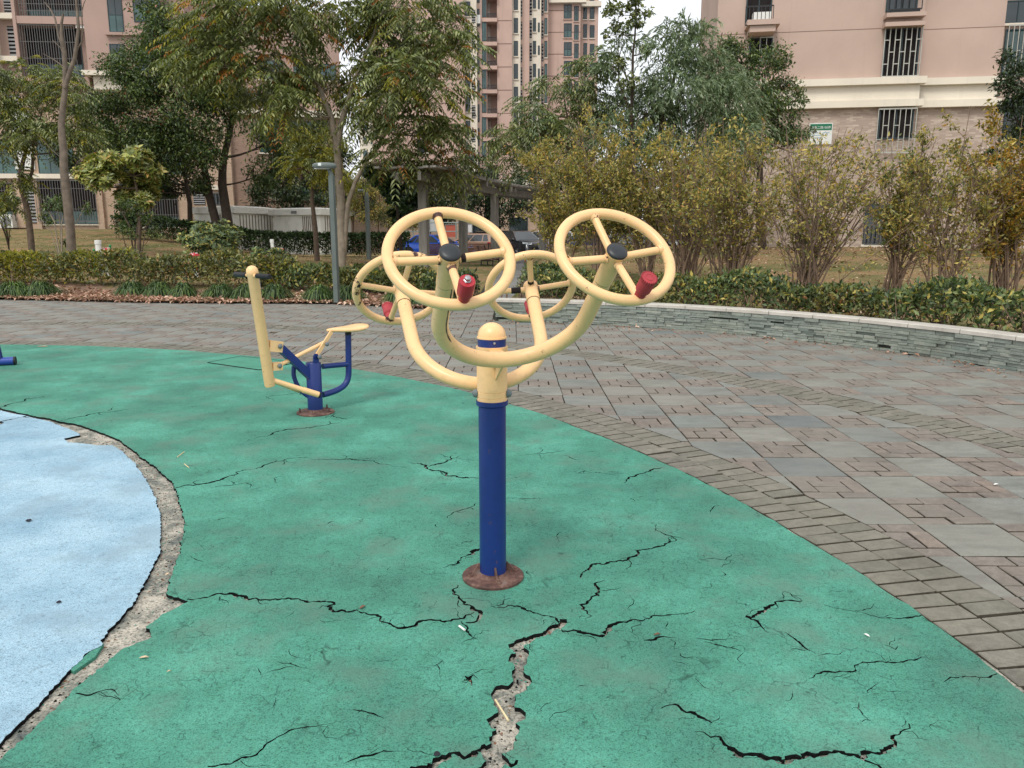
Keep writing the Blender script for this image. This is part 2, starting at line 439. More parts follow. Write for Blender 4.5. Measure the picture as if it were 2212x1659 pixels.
CR = [
 ([(405,1298),(470,1293),(540,1300),(600,1292),(700,1298),(720,1308),(706,1318),(760,1325),(800,1330),(850,1350),(900,1360),(950,1345),(1000,1338),(1030,1333)], [11,8,6,8,9,9,6]),
 ([(1000,1268),(992,1295),(1010,1305),(1025,1325),(1028,1335),(1000,1342)], [6,10,9,9,7]),
 ([(995,1345),(1020,1368),(1038,1382)], [3,5,3]),
 ([(1060,1312),(1110,1318),(1130,1325),(1150,1332),(1195,1338),(1204,1355)], [2,6,9,8,12]),
 ([(1200,1355),(1215,1368),(1260,1375),(1310,1375),(1340,1355),(1365,1342),(1400,1333),(1450,1335),(1500,1322)], [9,9,12,9,6,5,3]),
 ([(1208,1340),(1196,1372),(1150,1385),(1112,1398),(1106,1422),(1128,1450),(1135,1472),(1118,1492),(1096,1512),(1088,1545),(1068,1585),(1052,1625),(1042,1665),(1034,1700)], [13,20,26,34,38,40,44,44,48,40,36,36]),
 ([(1058,1628),(1000,1640),(940,1652),(890,1672)], [20,14,14,12]),
 ([(1050,1648),(1085,1645),(1118,1642)], [24,20,6]),
 ([(1413,1130),(1440,1160),(1455,1170),(1430,1180),(1390,1190),(1370,1205),(1350,1215),(1290,1215),(1270,1230),(1253,1250)], [2,6,5,8,6,6,7]),
 ([(1290,1255),(1293,1280),(1300,1290),(1270,1305),(1258,1320),(1268,1345)], [5,9,8,10,3]),
 ([(1690,1280),(1725,1299),(1670,1302),(1640,1320),(1605,1335),(1640,1350),(1660,1370)], [2,4,9,10,6,3]),
 ([(1690,1370),(1730,1395),(1765,1415)], [4,6,3]),
 ([(1780,1308),(1840,1322),(1900,1335),(1950,1340),(2020,1335)], [2,2,4,6,6]),
 ([(1760,1475),(1780,1455),(1830,1450),(1860,1435),(1900,1430),(1950,1435),(2010,1428)], [3,7,5,9,5,3]),
 ([(2035,1473),(2090,1465),(2150,1458)], [3,5,7]),
 ([(1430,1520),(1470,1535),(1505,1545),(1522,1570)], [4,7,12,6]),
 ([(1515,1575),(1540,1605),(1560,1635),(1600,1655),(1700,1640),(1760,1632),(1810,1632),(1860,1640),(1880,1620),(1940,1590),(1965,1568)], [5,11,15,17,15,13,12,10,5]),
 ([(1870,1636),(1890,1650),(1925,1680)], [8,7,5]),
 ([(450,1665),(540,1640),(575,1610),(630,1580),(720,1570)], [6,7,5,4,2]),
 ([(760,1540),(800,1545),(830,1555)], [3,5,2]),
 ([(378,1053),(440,1046),(520,1025),(570,1005),(640,990),(670,990)], [9,8,5,4,5,2]),
 ([(450,1056),(500,1050),(545,1044)], [2,3,1.5]),
 ([(670,995),(760,992),(830,1005),(880,1012)], [2,4,3,2]),
 ([(880,1000),(930,1012),(980,1030),(1040,1038)], [3,6,7,4]),
 ([(925,1010),(955,1000),(970,985)], [3,5,2]),
 ([(1095,1078),(1130,1079),(1160,1080)], [2,3,1.5]), ([(960,1120),(1000,1102),(1032,1090)], [2,4,3]), ([(1120,985),(1170,982),(1220,975)], [1.5,2.5,1.5]),
 ([(1338,1042),(1390,1027),(1430,1010)], [4,6,3]), ([(1240,1025),(1290,1022),(1340,1030)], [1.5,2.5,2]),
 ([(550,950),(600,935),(700,920),(735,910)], [2,4,4,2]), ([(575,858),(620,853),(660,850)], [2,3,1.5]), ([(715,895),(735,905),(760,903)], [2,5,2]),
 ([(125,912),(190,897),(275,885)], [5,4,2]), ([(-20,888),(30,874),(90,858)], [5,4,2]),
 ([(955,1228),(985,1218),(1010,1205),(1036,1183)], [2,6,9,12]),
 ([(1000,1472),(1012,1466),(1032,1461)], [6,14,3]), ([(1008,1480),(1014,1466)], [3,8]),
 ([(1390,1385),(1420,1382),(1460,1388)], [4,6,2]), ([(1520,1390),(1560,1398),(1600,1410)], [2,4,3]), ([(1505,1378),(1540,1384),(1580,1382)], [2,3,2]),
 ([(160,1505),(200,1503),(230,1498),(255,1508)], [4,5,4,2]), ([(740,1652),(790,1638),(830,1628),(870,1625)], [2,5,4,2]),
 ([(1500,1212),(1545,1208),(1585,1214)], [1.5,3,1.5]), ([(1850,1520),(1868,1545),(1880,1562)], [2,4,2]), ([(925,1445),(960,1432)], [1.5,2.5]),
 ([(1910,1395),(1940,1400)], [3,6]), ([(560,1462),(610,1448),(640,1440)], [1.5,3,1.5]), ([(1590,1300),(1610,1312)], [2,3]),
]
def edge_noise(P, step, amp, seed):
    r = np.random.default_rng(seed); P = np.asarray(P, float)
    d = np.r_[0, np.cumsum(np.hypot(*np.diff(P, axis=0).T))]; n = int(d[-1] / step); t = np.linspace(0, d[-1], n)
    Q = np.c_[np.interp(t, d, P[:, 0]), np.interp(t, d, P[:, 1])]
    tg = np.gradient(Q, axis=0); tg /= np.maximum(np.linalg.norm(tg, axis=1), 1e-9)[:, None]
    o = r.normal(0, amp, n) + np.interp(np.linspace(0, 1, n), np.linspace(0, 1, n // 6 + 2), r.normal(0, amp * 1.6, n // 6 + 2))
    return Q + np.c_[-tg[:, 1], tg[:, 0]] * o[:, None]
_gi = [(-220,858),(-60,874),(0,883),(60,897),(130,911),(180,921),(250,949),(300,984),(345,1020),(370,1045),(381,1060),(394,1105),(398,1150),(385,1210),(362,1272),(360,1288),(410,1301),(345,1335),(312,1358),(327,1378),(300,1390),(262,1404),(217,1445),(165,1490),(100,1555),(0,1645),(-140,1770)]
_gin = edge_noise([G(*q)[:2] for q in _gi], 0.016, 0.0035, 3)
_far_in = [(-3.5, 0.9), (-9.5, 0.9), (-9.5, 5.5)]
hole_poly = np.vstack([_gin, _far_in])
_bi = [(-220,862),(-60,878),(0,888),(60,901),(112,913),(165,935),(172,941),(135,949),(150,957),(205,963),(245,962),(290,1001),(330,1060),(350,1130),(345,1190),(310,1265),(285,1310),(250,1350),(222,1384),(224,1396),(196,1408),(150,1452),(110,1490),(0,1605),(-140,1740)]
_bin = edge_noise([G(*q)[:2] for q in _bi], 0.016, 0.003, 4)
blue_poly = np.vstack([_bin, [(-3.5, 1.0), (-9.0, 1.0), (-9.0, 5.0)]])
blue_cracks = [([(-30,925),(0,913),(60,899),(108,905)], [5,6,5,4])]

def sheet(name, outer, holes, z_top, depth, mat, mcore):
    verts, faces = [], []
    def addp(poly):
        b = len(verts); verts.extend([Vector((float(p[0]), float(p[1]))) for p in poly]); faces.append(list(range(b, b + len(poly))))
    addp(outer)
    for h in holes: addp(h)
    edges = [(f[i], f[(i + 1) % len(f)]) for f in faces for i in range(len(f))]
    vo, eo, fo, _, _, _ = delaunay_2d_cdt(verts, edges, [], 0, 1e-6)
    VV = np.array([(v.x, v.y) for v in vo]); cen = np.array([VV[list(f)].mean(0) for f in fo])
    def inside(P, poly):
        poly = np.asarray(poly); r = np.zeros(len(P), bool); j = len(poly) - 1
        for i in range(len(poly)):
            (xi, yi), (xj, yj) = poly[i], poly[j]
            if yi != yj: r ^= ((yi > P[:, 1]) != (yj > P[:, 1])) & (P[:, 0] < (xj - xi) * (P[:, 1] - yi) / (yj - yi) + xi)
            j = i
        return r
    ok = inside(cen, outer)
    for h in holes:
        h = np.asarray(h)
        if len(h) == 4:
            lo, hi = h.min(0), h.max(0); sel = np.where((cen > lo).all(1) & (cen < hi).all(1))[0]
            if len(sel): ok[sel] &= ~inside(cen[sel], h)
        else: ok &= ~inside(cen, h)
    keep = [f for f, o in zip(fo, ok) if o]
    V = [(v.x, v.y, z_top) for v in vo]
    cnt = {}
    for f in keep:
        for i in range(len(f)):
            a, b = f[i], f[(i + 1) % len(f)]
            cnt.setdefault((min(a, b), max(a, b)), []).append((a, b))
    bd = [e[0] for e in cnt.values() if len(e) == 1]
    F = [tuple(f) for f in keep]; low = {}; rngz = np.random.default_rng(8)
    for a, b in bd:
        for i in (a, b):
            if i not in low:
                low[i] = len(V); p = vo[i]; V.append((p.x, p.y, z_top - depth))
    n0 = len(F)
    for a, b in bd: F.append((b, a, low[a], low[b]))
    me = bpy.data.meshes.new(name); me.from_pydata(V, [], F); me.materials.append(mat); me.materials.append(mcore)
    me.polygons.foreach_set('material_index', np.r_[np.zeros(n0, np.int32), np.ones(len(F) - n0, np.int32)])
    me.update()
    # make faces point up
    return tag(link_mesh(name, me), kind='structure')
_ga = np.linspace(0, 2 * PI, 900, endpoint=False)
_gr = GR - 0.008 + np.random.default_rng(2).normal(0, 0.004, 900) + np.interp(_ga, np.linspace(0, 2 * PI, 120), np.random.default_rng(9).normal(0, 0.008, 120))
green_outer = np.c_[GC[0] + _gr * np.cos(_ga), GC[1] + _gr * np.sin(_ga)]
gholes = [hole_poly]
brr = np.random.default_rng(17); side = []
for pts, ws in CR:                                   # short side cracks forking off the long ones
    P_ = np.array(pts, float)
    for k in range(max(1, int(len(pts) * 0.9))):
        i = brr.integers(0, len(pts) - 1); f = brr.random(); q = P_[i] * (1 - f) + P_[i + 1] * f; d = P_[i + 1] - P_[i]; a = math.atan2(d[1] * 2, d[0]) + brr.choice([-1, 1]) * brr.uniform(0.5, 1.3)
        L_ = brr.uniform(14, 60) * (q[1] - 500) / 800; seg = [tuple(q)]
        for j in range(3):
            a += brr.normal(0, 0.5); q = q + np.array([math.cos(a), math.sin(a) * 0.5]) * L_ / 3; seg.append(tuple(q))
        side.append((seg, [2.6, 2.0, 1.0]))
for k in range(60):                                  # stray short cracks
    x, y = brr.uniform(420, 2050), brr.uniform(960, 1640)
    if np.hypot(*(G(x, y)[:2] - GC)) > GR - 0.25: continue
    a = brr.uniform(0, 2 * PI); q = np.array([x, y]); seg = [tuple(q)]; L_ = brr.uniform(16, 70) * (y - 500) / 800
    for j in range(4):
        a += brr.normal(0, 0.55); q = q + np.array([math.cos(a), math.sin(a) * 0.45]) * L_ / 4; seg.append(tuple(q))
    side.append((seg, [1.2, 2.6, 1.0]))
for pts, ws in CR + side: gholes += crack_quads(pts, ws)
sheet('green_rubber_surface', green_outer, gholes, 0.006, 0.016, M_green, M_core)
bholes = []
for pts, ws in blue_cracks: bholes += crack_quads(pts, ws)
sheet('blue_rubber_surface', blue_poly, bholes, 0.005, 0.015, M_blue, M_core)
# a sliver of green left stuck to the blue edge
sl = MB(); sl.prism([G(*q)[:2] for q in [(224,1392),(206,1420),(160,1452),(152,1448),(196,1408)]][::-1], -0.009, 0.0035)
tag(sl.build('green_rubber_scrap', M_green), kind='structure')
cb = MB(); _ca = np.linspace(0, 2 * PI, 96, endpoint=False)
cb.add([(GC[0] + (GR + 0.02) * math.cos(a), GC[1] + (GR + 0.02) * math.sin(a), -0.0095) for a in _ca], [tuple(range(96))])
tag(cb.build('concrete_base', M_conc), kind='structure')

# ------------------------------------------------------------------ paving: slate slabs chequered with brick panels, two brick rings
pav = thing('pavement', None, None); tag(pav, kind='structure')
bedm = MB(); bedm.add([(-26, -4, -0.02), (9, -4, -0.02), (9, 21, -0.02), (-26, 21, -0.02)], [(0, 1, 2, 3)])
bedm.build('joint_bed', M_bed, pav)
def clip(poly, n, d):
    out = []
    for i in range(len(poly)):
        p, q = poly[i], poly[(i + 1) % len(poly)]; a, b = p @ n - d, q @ n - d
        if a <= 0: out.append(p)
        if a * b < 0: out.append(p + (q - p) * (a / (a - b)))
    return np.array(out)
def area(p): return 0.5 * abs(np.sum(p[:, 0] * np.roll(p[:, 1], -1) - p[:, 1] * np.roll(p[:, 0], -1)))
def inset(poly, k):
    c = poly.mean(0); out = []
    n = len(poly)
    for i in range(n):
        a = unit2(poly[i - 1] - poly[i]); b = unit2(poly[(i + 1) % n] - poly[i]); s = a + b
        sn = abs(a[0] * b[1] - a[1] * b[0]); out.append(poly[i] + s * (k / max(sn, 0.35)))
    return np.array(out)
def unit2(v): return v / max(np.hypot(*v), 1e-9)
def LBy(x): return np.interp(x, LB[:7, 0], LB[:7, 1])
prng = np.random.default_rng(21)
pieces = {'slab': [], 'brick': [], 'grey_brick': []}
def rect(x0, y0, x1, y1, g=0.0035): return np.array([(x0 + g, y0 + g), (x1 - g, y0 + g), (x1 - g, y1 - g), (x0 + g, y1 - g)])
def visible(c):
    if c[1] < 0.9: return False
    if c[1] > LBy(c[0]) + 0.35 and c[0] < -0.6: return False
    if c[1] > 15.2 and c[0] >= -0.9: return False
    if np.hypot(*(c - WC)) > WR + 0.12 and c[0] > -0.28: return False
    if abs(c[0]) > 0.665 * c[1] * 1.28 + 0.7: return False
    return True
def put(kind, poly):
    c = poly.mean(0)
    if not visible(c): return
    for lo, hi in ((GR + 0.43, GR + 2.33), (GR + 2.76, 99)):
        r = c - GC; d = np.hypot(*r); n = r / d
        p = clip(poly, -n, -(lo + GC @ n))
        if len(p) > 2: p = clip(p, n, hi + GC @ n)
        if len(p) < 3 or area(p) < 0.0012: continue
        keep = [i for i in range(len(p)) if np.hypot(*(p[i] - p[i - 1])) > 0.004]; p = p[keep]
        if len(p) < 3: continue
        pieces[kind].append(p)
S0 = 0.4
for i in range(-48, 20):
    for j in range(-10, 48):
        x0, y0 = 2.063 + i * S0, 4.118 + j * S0
        if not visible(np.array([x0 + 0.2, y0 + 0.2])): continue
        if (i + j) % 2 == 0: put('slab', rect(x0, y0, x0 + S0, y0 + S0) + prng.normal(0, 0.0018, (4, 2)))
        else:
            for (a, b, c2, d2) in ((0,0,2,1),(2,0,4,1),(0,3,2,4),(2,3,4,4),(0,1,1,3),(3,1,4,3),(1,1,3,2),(1,2,3,3)):
                put('brick', rect(x0 + a * .1, y0 + b * .1, x0 + c2 * .1, y0 + d2 * .1, 0.005) + prng.normal(0, 0.0015, (4, 2)))
def ring_row(r0, r1, wid, off):
    n = int(2 * PI * r0 / wid)
    for k in range(n):
        a0 = 2 * PI * (k + off) / n; a1 = a0 + 2 * PI / n; g = 0.0075 / r0; am = (a0 + a1) / 2
        c = GC + (r0 + r1) / 2 * np.array([math.cos(am), math.sin(am)])
        if not visible(c): continue
        P = np.array([GC + r * np.array([math.cos(a), math.sin(a)]) for r, a in ((r0 + .004, a0 + g), (r1 - .004, a0 + g), (r1 - .004, a1 - g), (r0 + .004, a1 - g))])
        P = P[[0, 1, 2, 3]]
        pieces['grey_brick'].append(P + prng.normal(0, 0.002, (4, 2)))
ring_row(GR + 0.012, GR + 0.215, 0.108, 0.0); ring_row(GR + 0.215, GR + 0.425, 0.108, 0.35)
ring_row(GR + 2.34, GR + 2.545, 0.108, 0.2); ring_row(GR + 2.545, GR + 2.75, 0.108, 0.6)
def ccw(p):
    return p if np.sum(p[:, 0] * np.roll(p[:, 1], -1) - p[:, 1] * np.roll(p[:, 0], -1)) > 0 else p[::-1]
def paver(mb, p, zt, tilt=(0, 0)):
    p = ccw(p); c = p.mean(0); t = inset(p, 0.0035); n = len(p)
    def zz(q): return zt + (q - c) @ np.array(tilt)
    vs = [(q[0], q[1], -0.03) for q in p] + [(q[0], q[1], zz(q) - 0.0035) for q in p] + [(q[0], q[1], zz(q)) for q in t]
    fs = [tuple(range(2 * n, 3 * n))] + [(i, (i + 1) % n, n + (i + 1) % n, n + i) for i in range(n)] + [(n + i, n + (i + 1) % n, 2 * n + (i + 1) % n, 2 * n + i) for i in range(n)]
    mb.add(vs, fs)
M_jdirt = simple('joint_dirt', rgb(92, 86, 75), 0.95, 0.1, 0.4, 9, 0.4, 60, dirt=rgb(52, 48, 41), dirt_amt=0.8)
def dirty_sides(me):            # the buried sides of a paver are caked with joint dirt
    me.materials.append(M_jdirt)
    me.polygons.foreach_set('material_index', np.array([1 if p.center.z < -0.006 else 0 for p in me.polygons], np.int32))
    return me
for kind, mt, nm in (('slab', M_slab, 'slab'), ('brick', M_brick, 'brick'), ('grey_brick', M_gbrick, 'grey_brick')):
    L = pieces[kind]
    sz = [area(p) / np.hypot(*p.mean(0)) ** 3 for p in L]
    on = [abs(p.mean(0)[0]) < 0.69 * p.mean(0)[1] + .2 for p in L]
    order = np.argsort([-s * (1 if f else 0.001) for s, f in zip(sz, on)])
    rest = MB(); nrest = 0
    for k, idx in enumerate(order):
        p = L[idx]; c = p.mean(0); z = float(prng.normal(0, 0.0016)); tl = prng.normal(0, 0.004 if kind == 'slab' else 0.006, 2)
        if k < 298:
            m1 = MB(); paver(m1, p - c, z, tl)
            o = link_mesh(nm, dirty_sides(m1.mesh(nm, mt)), pav, (float(c[0]), float(c[1]), 0))
        else: paver(rest, p, z, tl); nrest += 1
    if nrest:
        ro = rest.build('far_' + nm + 's', mt, pav); dirty_sides(ro.data); tag(ro, kind='stuff')

# ------------------------------------------------------------------ curved retaining wall faced with split slate
ww = thing('retaining_wall', 'curved low wall of grey-green split slate with a pale granite cap', 'wall', (WC[0] + WR * math.cos(rad(40)), WC[1] + WR * math.sin(rad(40)), 0))
WH = 0.325
na = 90; core = MB(); AN = np.linspace(WA0, WA1, na)
def wp(a, r, z): return (WC[0] + r * math.cos(a), WC[1] + r * math.sin(a), z)
vs = []
for a in AN: vs += [wp(a, WR + 0.012, -0.02), wp(a, WR + 0.012, WH - 0.001), wp(a, WR + 0.2, WH - 0.001), wp(a, WR + 0.2, -0.02)]
fs = [(i*4 + k, i*4 + (k+1) % 4, (i+1)*4 + (k+1) % 4, (i+1)*4 + k) for i in range(na - 1) for k in range(4)] + [(0,1,2,3), ((na-1)*4+3, (na-1)*4+2, (na-1)*4+1, (na-1)*4)]
core.add(vs, fs); core.build('wall_core', simple('wall_mortar', rgb(66, 70, 64), 0.95, 0.1, 0.3, 10), ww)
cubem = MB().box(-.5, .5, -.5, .5, -.5, .5).mesh('stone', M_slate)
wrg = np.random.default_rng(33); st = []
z = 0.0
while z < WH - 0.012:
    h = min(float(wrg.uniform(0.022, 0.043)), WH - 0.004 - z)
    if WH - 0.004 - (z + h) < 0.014: h = WH - 0.004 - z
    a = WA0 - wrg.uniform(0, 0.02)
    while a > WA1:
        ln = float(wrg.uniform(0.08, 0.28)); da = ln / WR
        st.append((a - da / 2, ln - 0.003, z + h / 2, h - 0.0035, float(wrg.uniform(0.0, 0.036)))); a -= da
    z += h
st = [s for s in st if wrg.random() > 0.006]
def st_size(s):
    p = wp(s[0], WR, s[2]); vis = abs(p[0]) < 0.68 * p[1]
    return (s[1] * s[3] / (p[0] ** 2 + p[1] ** 2)) * (1 if vis else 0.01)
st.sort(key=lambda s: -st_size(s)); wrest = MB()
worg = ORG[ww.name]
for k, (a, ln, zc, h, pr) in enumerate(st):
    dep = 0.03 + pr; r = WR + 0.012 - dep / 2 + 0.004
    rz = a + PI / 2 + float(wrg.normal(0, 0.022)); p = wp(a, r, zc)
    if k < 298:
        o = link_mesh('stone', cubem, ww, (p[0] - worg[0], p[1] - worg[1], p[2] - worg[2]))
        o.rotation_euler = (0, 0, rz); o.scale = (ln, dep, h)
    else:
        t = np.array([math.cos(rz), math.sin(rz), 0]); nn = np.array([-t[1], t[0], 0]); pp = np.array(p)
        wrest.bar(pp - t * ln / 2, pp + t * ln / 2, dep, h)
tag(wrest.build('far_stones', M_slate, ww), kind='stuff')
a = WA0 + 0.004; wi = 0
while a > WA1:
    da = 0.66 / WR; m1 = MB(); vv = []
    for q in np.linspace(a - 0.0006, a - da + 0.0006, 5):
        vv += [wp(q, WR - 0.045, WH), wp(q, WR - 0.045, WH + 0.042), wp(q, WR - 0.036, WH + 0.05), wp(q, WR + 0.24, WH + 0.05), wp(q, WR + 0.24, WH)]
    m1.add(vv, [(i*5 + k, i*5 + (k+1) % 5, (i+1)*5 + (k+1) % 5, (i+1)*5 + k) for i in range(4) for k in range(5)] + [(0,1,2,3,4), (24,23,22,21,20)])
    m1.v = [(x, y, zz + float(prng.normal(0, 0.0004))) for x, y, zz in m1.v]
    m1.build('cap_stone', M_gran, ww); a -= da

# crumbs, grit and dry bits lying in the cracks and the trench
cg = np.random.default_rng(55); cpos = []
for pts, ws in CR:
    P_ = np.array([G(*q)[:2] for q in pts]); d_ = np.r_[0, np.cumsum(np.hypot(*np.diff(P_, axis=0).T))]; k = int(d_[-1] * (24 + 3.2 * max(ws)))
    t_ = cg.uniform(0, d_[-1], k); W_ = np.interp(t_ / d_[-1], np.linspace(0, 1, len(ws)), ws) * 0.0019
    cpos.append(np.c_[np.interp(t_, d_, P_[:, 0]) + cg.normal(0, 1, k) * W_ * 0.35, np.interp(t_, d_, P_[:, 1]) + cg.normal(0, 1, k) * W_ * 0.35])
k = 900; i_ = cg.integers(0, len(_bin), k); j_ = np.clip((i_ * len(_gin) / len(_bin)).astype(int), 0, len(_gin) - 1); f_ = cg.random((k, 1))
cpos.append(_bin[i_] * f_ + _gin[j_] * (1 - f_))
cpos = np.vstack(cpos)
def crumbs(name, Q, mat, lo, hi, zb=-0.009, flat=0.6):
    n = len(Q); r = cg.uniform(lo, hi, n); V = np.empty((n, 5, 3)); a = cg.uniform(0, 2 * PI, n)
    for q in range(4):
        t = a + q * PI / 2 + cg.normal(0, .25, n); V[:, q] = np.c_[Q[:, 0] + r * np.cos(t) * cg.uniform(.6, 1.2, n), Q[:, 1] + r * np.sin(t) * cg.uniform(.6, 1.2, n), np.full(n, zb)]
    V[:, 4] = np.c_[Q, zb + r * flat * cg.uniform(.7, 1.5, n)]
    b = np.arange(n)[:, None] * 5; F = np.concatenate([b + np.array(t) for t in ((0, 1, 4), (1, 2, 4), (2, 3, 4), (3, 0, 4))], 0)
    me = bpy.data.meshes.new(name); me.from_pydata(V.reshape(-1, 3).tolist(), [], F.tolist()); me.materials.append(mat); me.update()
    tag(link_mesh(name, me), kind='stuff'); return bpy.data.objects[-1] if False else None
pmt = cg.permutation(len(cpos)); n1 = int(len(cpos) * .45); n2 = int(len(cpos) * .75)
crumbs('black_rubber_crumbs', cpos[pmt[:n1]], M_core, 0.002, 0.007)
crumbs('brown_grit', cpos[pmt[n1:n2]], simple('brown_grit_bits', rgb(132, 100, 78), 0.9, 0.1, 0.4, 60), 0.002, 0.007)
crumbs('green_rubber_crumbs', cpos[pmt[n2:]], M_green, 0.002, 0.006)
for nm_, lab_, cat_ in (('black_rubber_crumbs', 'black rubber crumbs lying in the cracks and the trench', 'rubber crumbs'), ('brown_grit', 'brown grit and dry bits lying in the cracks', 'grit'), ('green_rubber_crumbs', 'green rubber crumbs lying in the cracks and the trench', 'rubber crumbs')):
    tag(bpy.data.objects[nm_], lab_, cat_)
# ------------------------------------------------------------------ painted steel
def m_paint(name, col, rust=0.0, rough=0.36, under=None, dirt=0.25, thr=0.70):
    m, nt, b = new_mat(name); p = pos(nt)
    n = noise(nt, p, 3.5, 5)
    c = mixc(nt, 1.0, col, ramp(nt, n.outputs[0], [(0.3, G1(0.92)), (0.7, G1(1.05))]).outputs[0], 'MULTIPLY')
    gz = noise(nt, p, 22, 6, 0.7)
    c = mixc(nt, ramp(nt, gz.outputs[0], [(0.52, G1(0)), (0.75, G1(dirt))]).outputs[0], c, tuple(x * 0.45 for x in col[:3]) + (1,))
    sp = noise(nt, p, 38, 4, 0.7)
    c = mixc(nt, ramp(nt, sp.outputs[0], [(0.66, G1(0)), (0.70, G1(0.6))]).outputs[0], c, rgb(92, 60, 40))
    rg = b.inputs['Roughness']; rg.default_value = rough
    if rust:
        r = noise(nt, p, 9, 8, 0.7)
        f = ramp(nt, r.outputs[0], [(thr, G1(0)), (thr + 0.012, G1(rust))])
        rc = ramp(nt, noise(nt, p, 70, 3).outputs[0], [(0.35, rgb(48, 30, 28)), (0.65, rgb(96, 58, 46))])
        c = mixc(nt, f.outputs[0], c, rc.outputs[0])
        bump(nt, b, math_n(nt, 'SUBTRACT', math_n(nt, 'MULTIPLY', gz.outputs[0], 0.15), f.outputs[0]), 0.35, 0.002)
    else: bump(nt, b, gz.outputs[0], 0.06, 0.002)
    nt.links.new(c, b.inputs['Base Color']); b.inputs['Specular IOR Level'].default_value = 0.5
    return m
CREAM = rgb(245, 200, 144)
M_cream = m_paint('cream_paint', CREAM, 0.0)
M_creamr = m_paint('chipped_cream_paint', CREAM, 1.0, 0.36, thr=0.67)
M_creamc = m_paint('flaking_cream_paint', CREAM, 1.0, 0.36, thr=0.60)
M_creamw = m_paint('weld_rusted_cream_paint', CREAM, 1.0, 0.4, thr=0.50)
M_navy = m_paint('blue_paint', rgb(21, 46, 114), 0.0, 0.38, dirt=0.35)
M_blk = simple('black_plastic', rgb(36, 40, 44), 0.42, 0.5, 0.2, 20)
M_rubk = simple('black_grip', rgb(26, 28, 30), 0.6, 0.4, 0.2, 40)
M_red = simple('red_handle_rubber', rgb(170, 60, 66), 0.6, 0.35, 0.18, 25, 0.1, 200)
M_red2 = simple('glossy_red_handle', rgb(178, 38, 50), 0.33, 0.5, 0.15, 25)
M_steel = simple('zinc_steel', rgb(170, 172, 172), 0.35, 0.5, 0.2, 40, metal=0.8)
M_grey = simple('grey_bolt_cap', rgb(112, 120, 122), 0.5, 0.4, 0.15, 30)
M_tape = simple('dark_tape', rgb(40, 30, 30), 0.75, 0.3, 0.4, 60, 0.4, 120)
def m_rust():
    m, nt, b = new_mat('rusty_steel'); p = pos(nt)
    c = ramp(nt, noise(nt, p, 18, 7, 0.7).outputs[0], [(0.3, rgb(56, 40, 37)), (0.48, rgb(92, 64, 56)), (0.6, rgb(122, 94, 82)), (0.72, rgb(120, 116, 114))])
    nt.links.new(c.outputs[0], b.inputs['Base Color']); b.inputs['Roughness'].default_value = 0.75
    bump(nt, b, noise(nt, p, 60, 5).outputs[0], 0.6, 0.004); return m
M_rust = m_rust()
ZUP = np.array([0, 0, 1.0])

# ------------------------------------------------------------------ the four-wheel arm trainer
MB0 = G(1065, 1249)
tr = thing('arm_wheel_trainer', 'cream and blue arm exerciser with four spoked hand wheels standing on the cracked green rubber', 'exercise machine', MB0)
def zat(y, Y=None): return A(1065, y, MB0[1] - 0.06)[2]
z_col, z_top, z_band, z_dome = zat(878), zat(752), zat(736), zat(700)
MB().lathe(MB0, ZUP, [(0.0565, 0.004), (0.0565, z_col - 0.01), (0.0655, z_col - 0.004), (0.0655, z_col + 0.014), (0.058, z_col + 0.016)], 32).build('post', M_navy, tr, smooth=40)
SR = 0.0625
MB().lathe(MB0, ZUP, [(SR, z_col + 0.012), (SR, z_col + 0.026), (SR - .002, z_col + 0.028), (SR, z_col + 0.03), (SR, z_col + 0.05), (SR - .002, z_col + 0.052), (SR, z_col + 0.054),
                      (SR, z_top - 0.03), (SR - .002, z_top - 0.028), (SR, z_top - 0.026), (SR + .002, z_top - 0.022), (SR + .002, z_top), (0.05, z_top)], 36).build('sleeve', M_creamr, tr, smooth=35)
MB().lathe(MB0, ZUP, [(0.0575, z_top - 0.005), (0.0575, z_band + 0.004)], 32).build('blue_band', M_navy, tr, smooth=40)
dm = [(0.06, z_band + 0.002), (0.06, z_band + 0.009), (0.057, z_band + 0.01)]
hd = z_dome - z_band - 0.012
dm += [(0.057 * math.cos(t), z_band + 0.012 + hd * math.sin(t)) for t in np.linspace(0.02, PI / 2 - 0.04, 10)]
MB().lathe(MB0, ZUP, dm, 32).build('dome_cap', M_cream, tr, smooth=50)
MB().lathe(MB0 + np.array([0.012, -0.0575, (z_top + z_band) / 2 + 0.004]), (0, -1, 0), [(0.0045, 0), (0.0045, 0.004), (0.002, 0.0045)], 10).build('rivet', M_steel, tr)
fl = MB().lathe(MB0, ZUP, [(0.131, 0.003), (0.132, 0.016), (0.127, 0.021), (0.075, 0.023), (0.066, 0.034), (0.0575, 0.036)], 40).build('base_plate', M_rust, tr, smooth=30)
for k in range(4):
    a = rad(-75 + 90 * k); p = MB0 + 0.1 * np.array([math.cos(a), math.sin(a), 0]) + ZUP * 0.02
    MB().lathe(p, ZUP, [(0.0125, 0), (0.0125, 0.010), (0.006, 0.0102), (0.006, 0.02)], 6).build('anchor_bolt', M_rust, fl)
    q = np.array([math.cos(a), math.sin(a), 0])
    MB().add([MB0 + q * 0.055 + ZUP * 0.02, MB0 + q * 0.098 + ZUP * 0.02, MB0 + q * 0.06 + ZUP * 0.075, MB0 + q * 0.055 + ZUP * 0.02 + 0.008 * np.cross(q, ZUP), MB0 + q * 0.098 + ZUP * 0.02 + 0.008 * np.cross(q, ZUP), MB0 + q * 0.06 + ZUP * 0.075 + 0.008 * np.cross(q, ZUP)],
             [(0,1,2),(5,4,3),(0,3,4,1),(1,4,5,2),(2,5,3,0)]).build('gusset', M_rust, fl)
zb_ = zat(855)
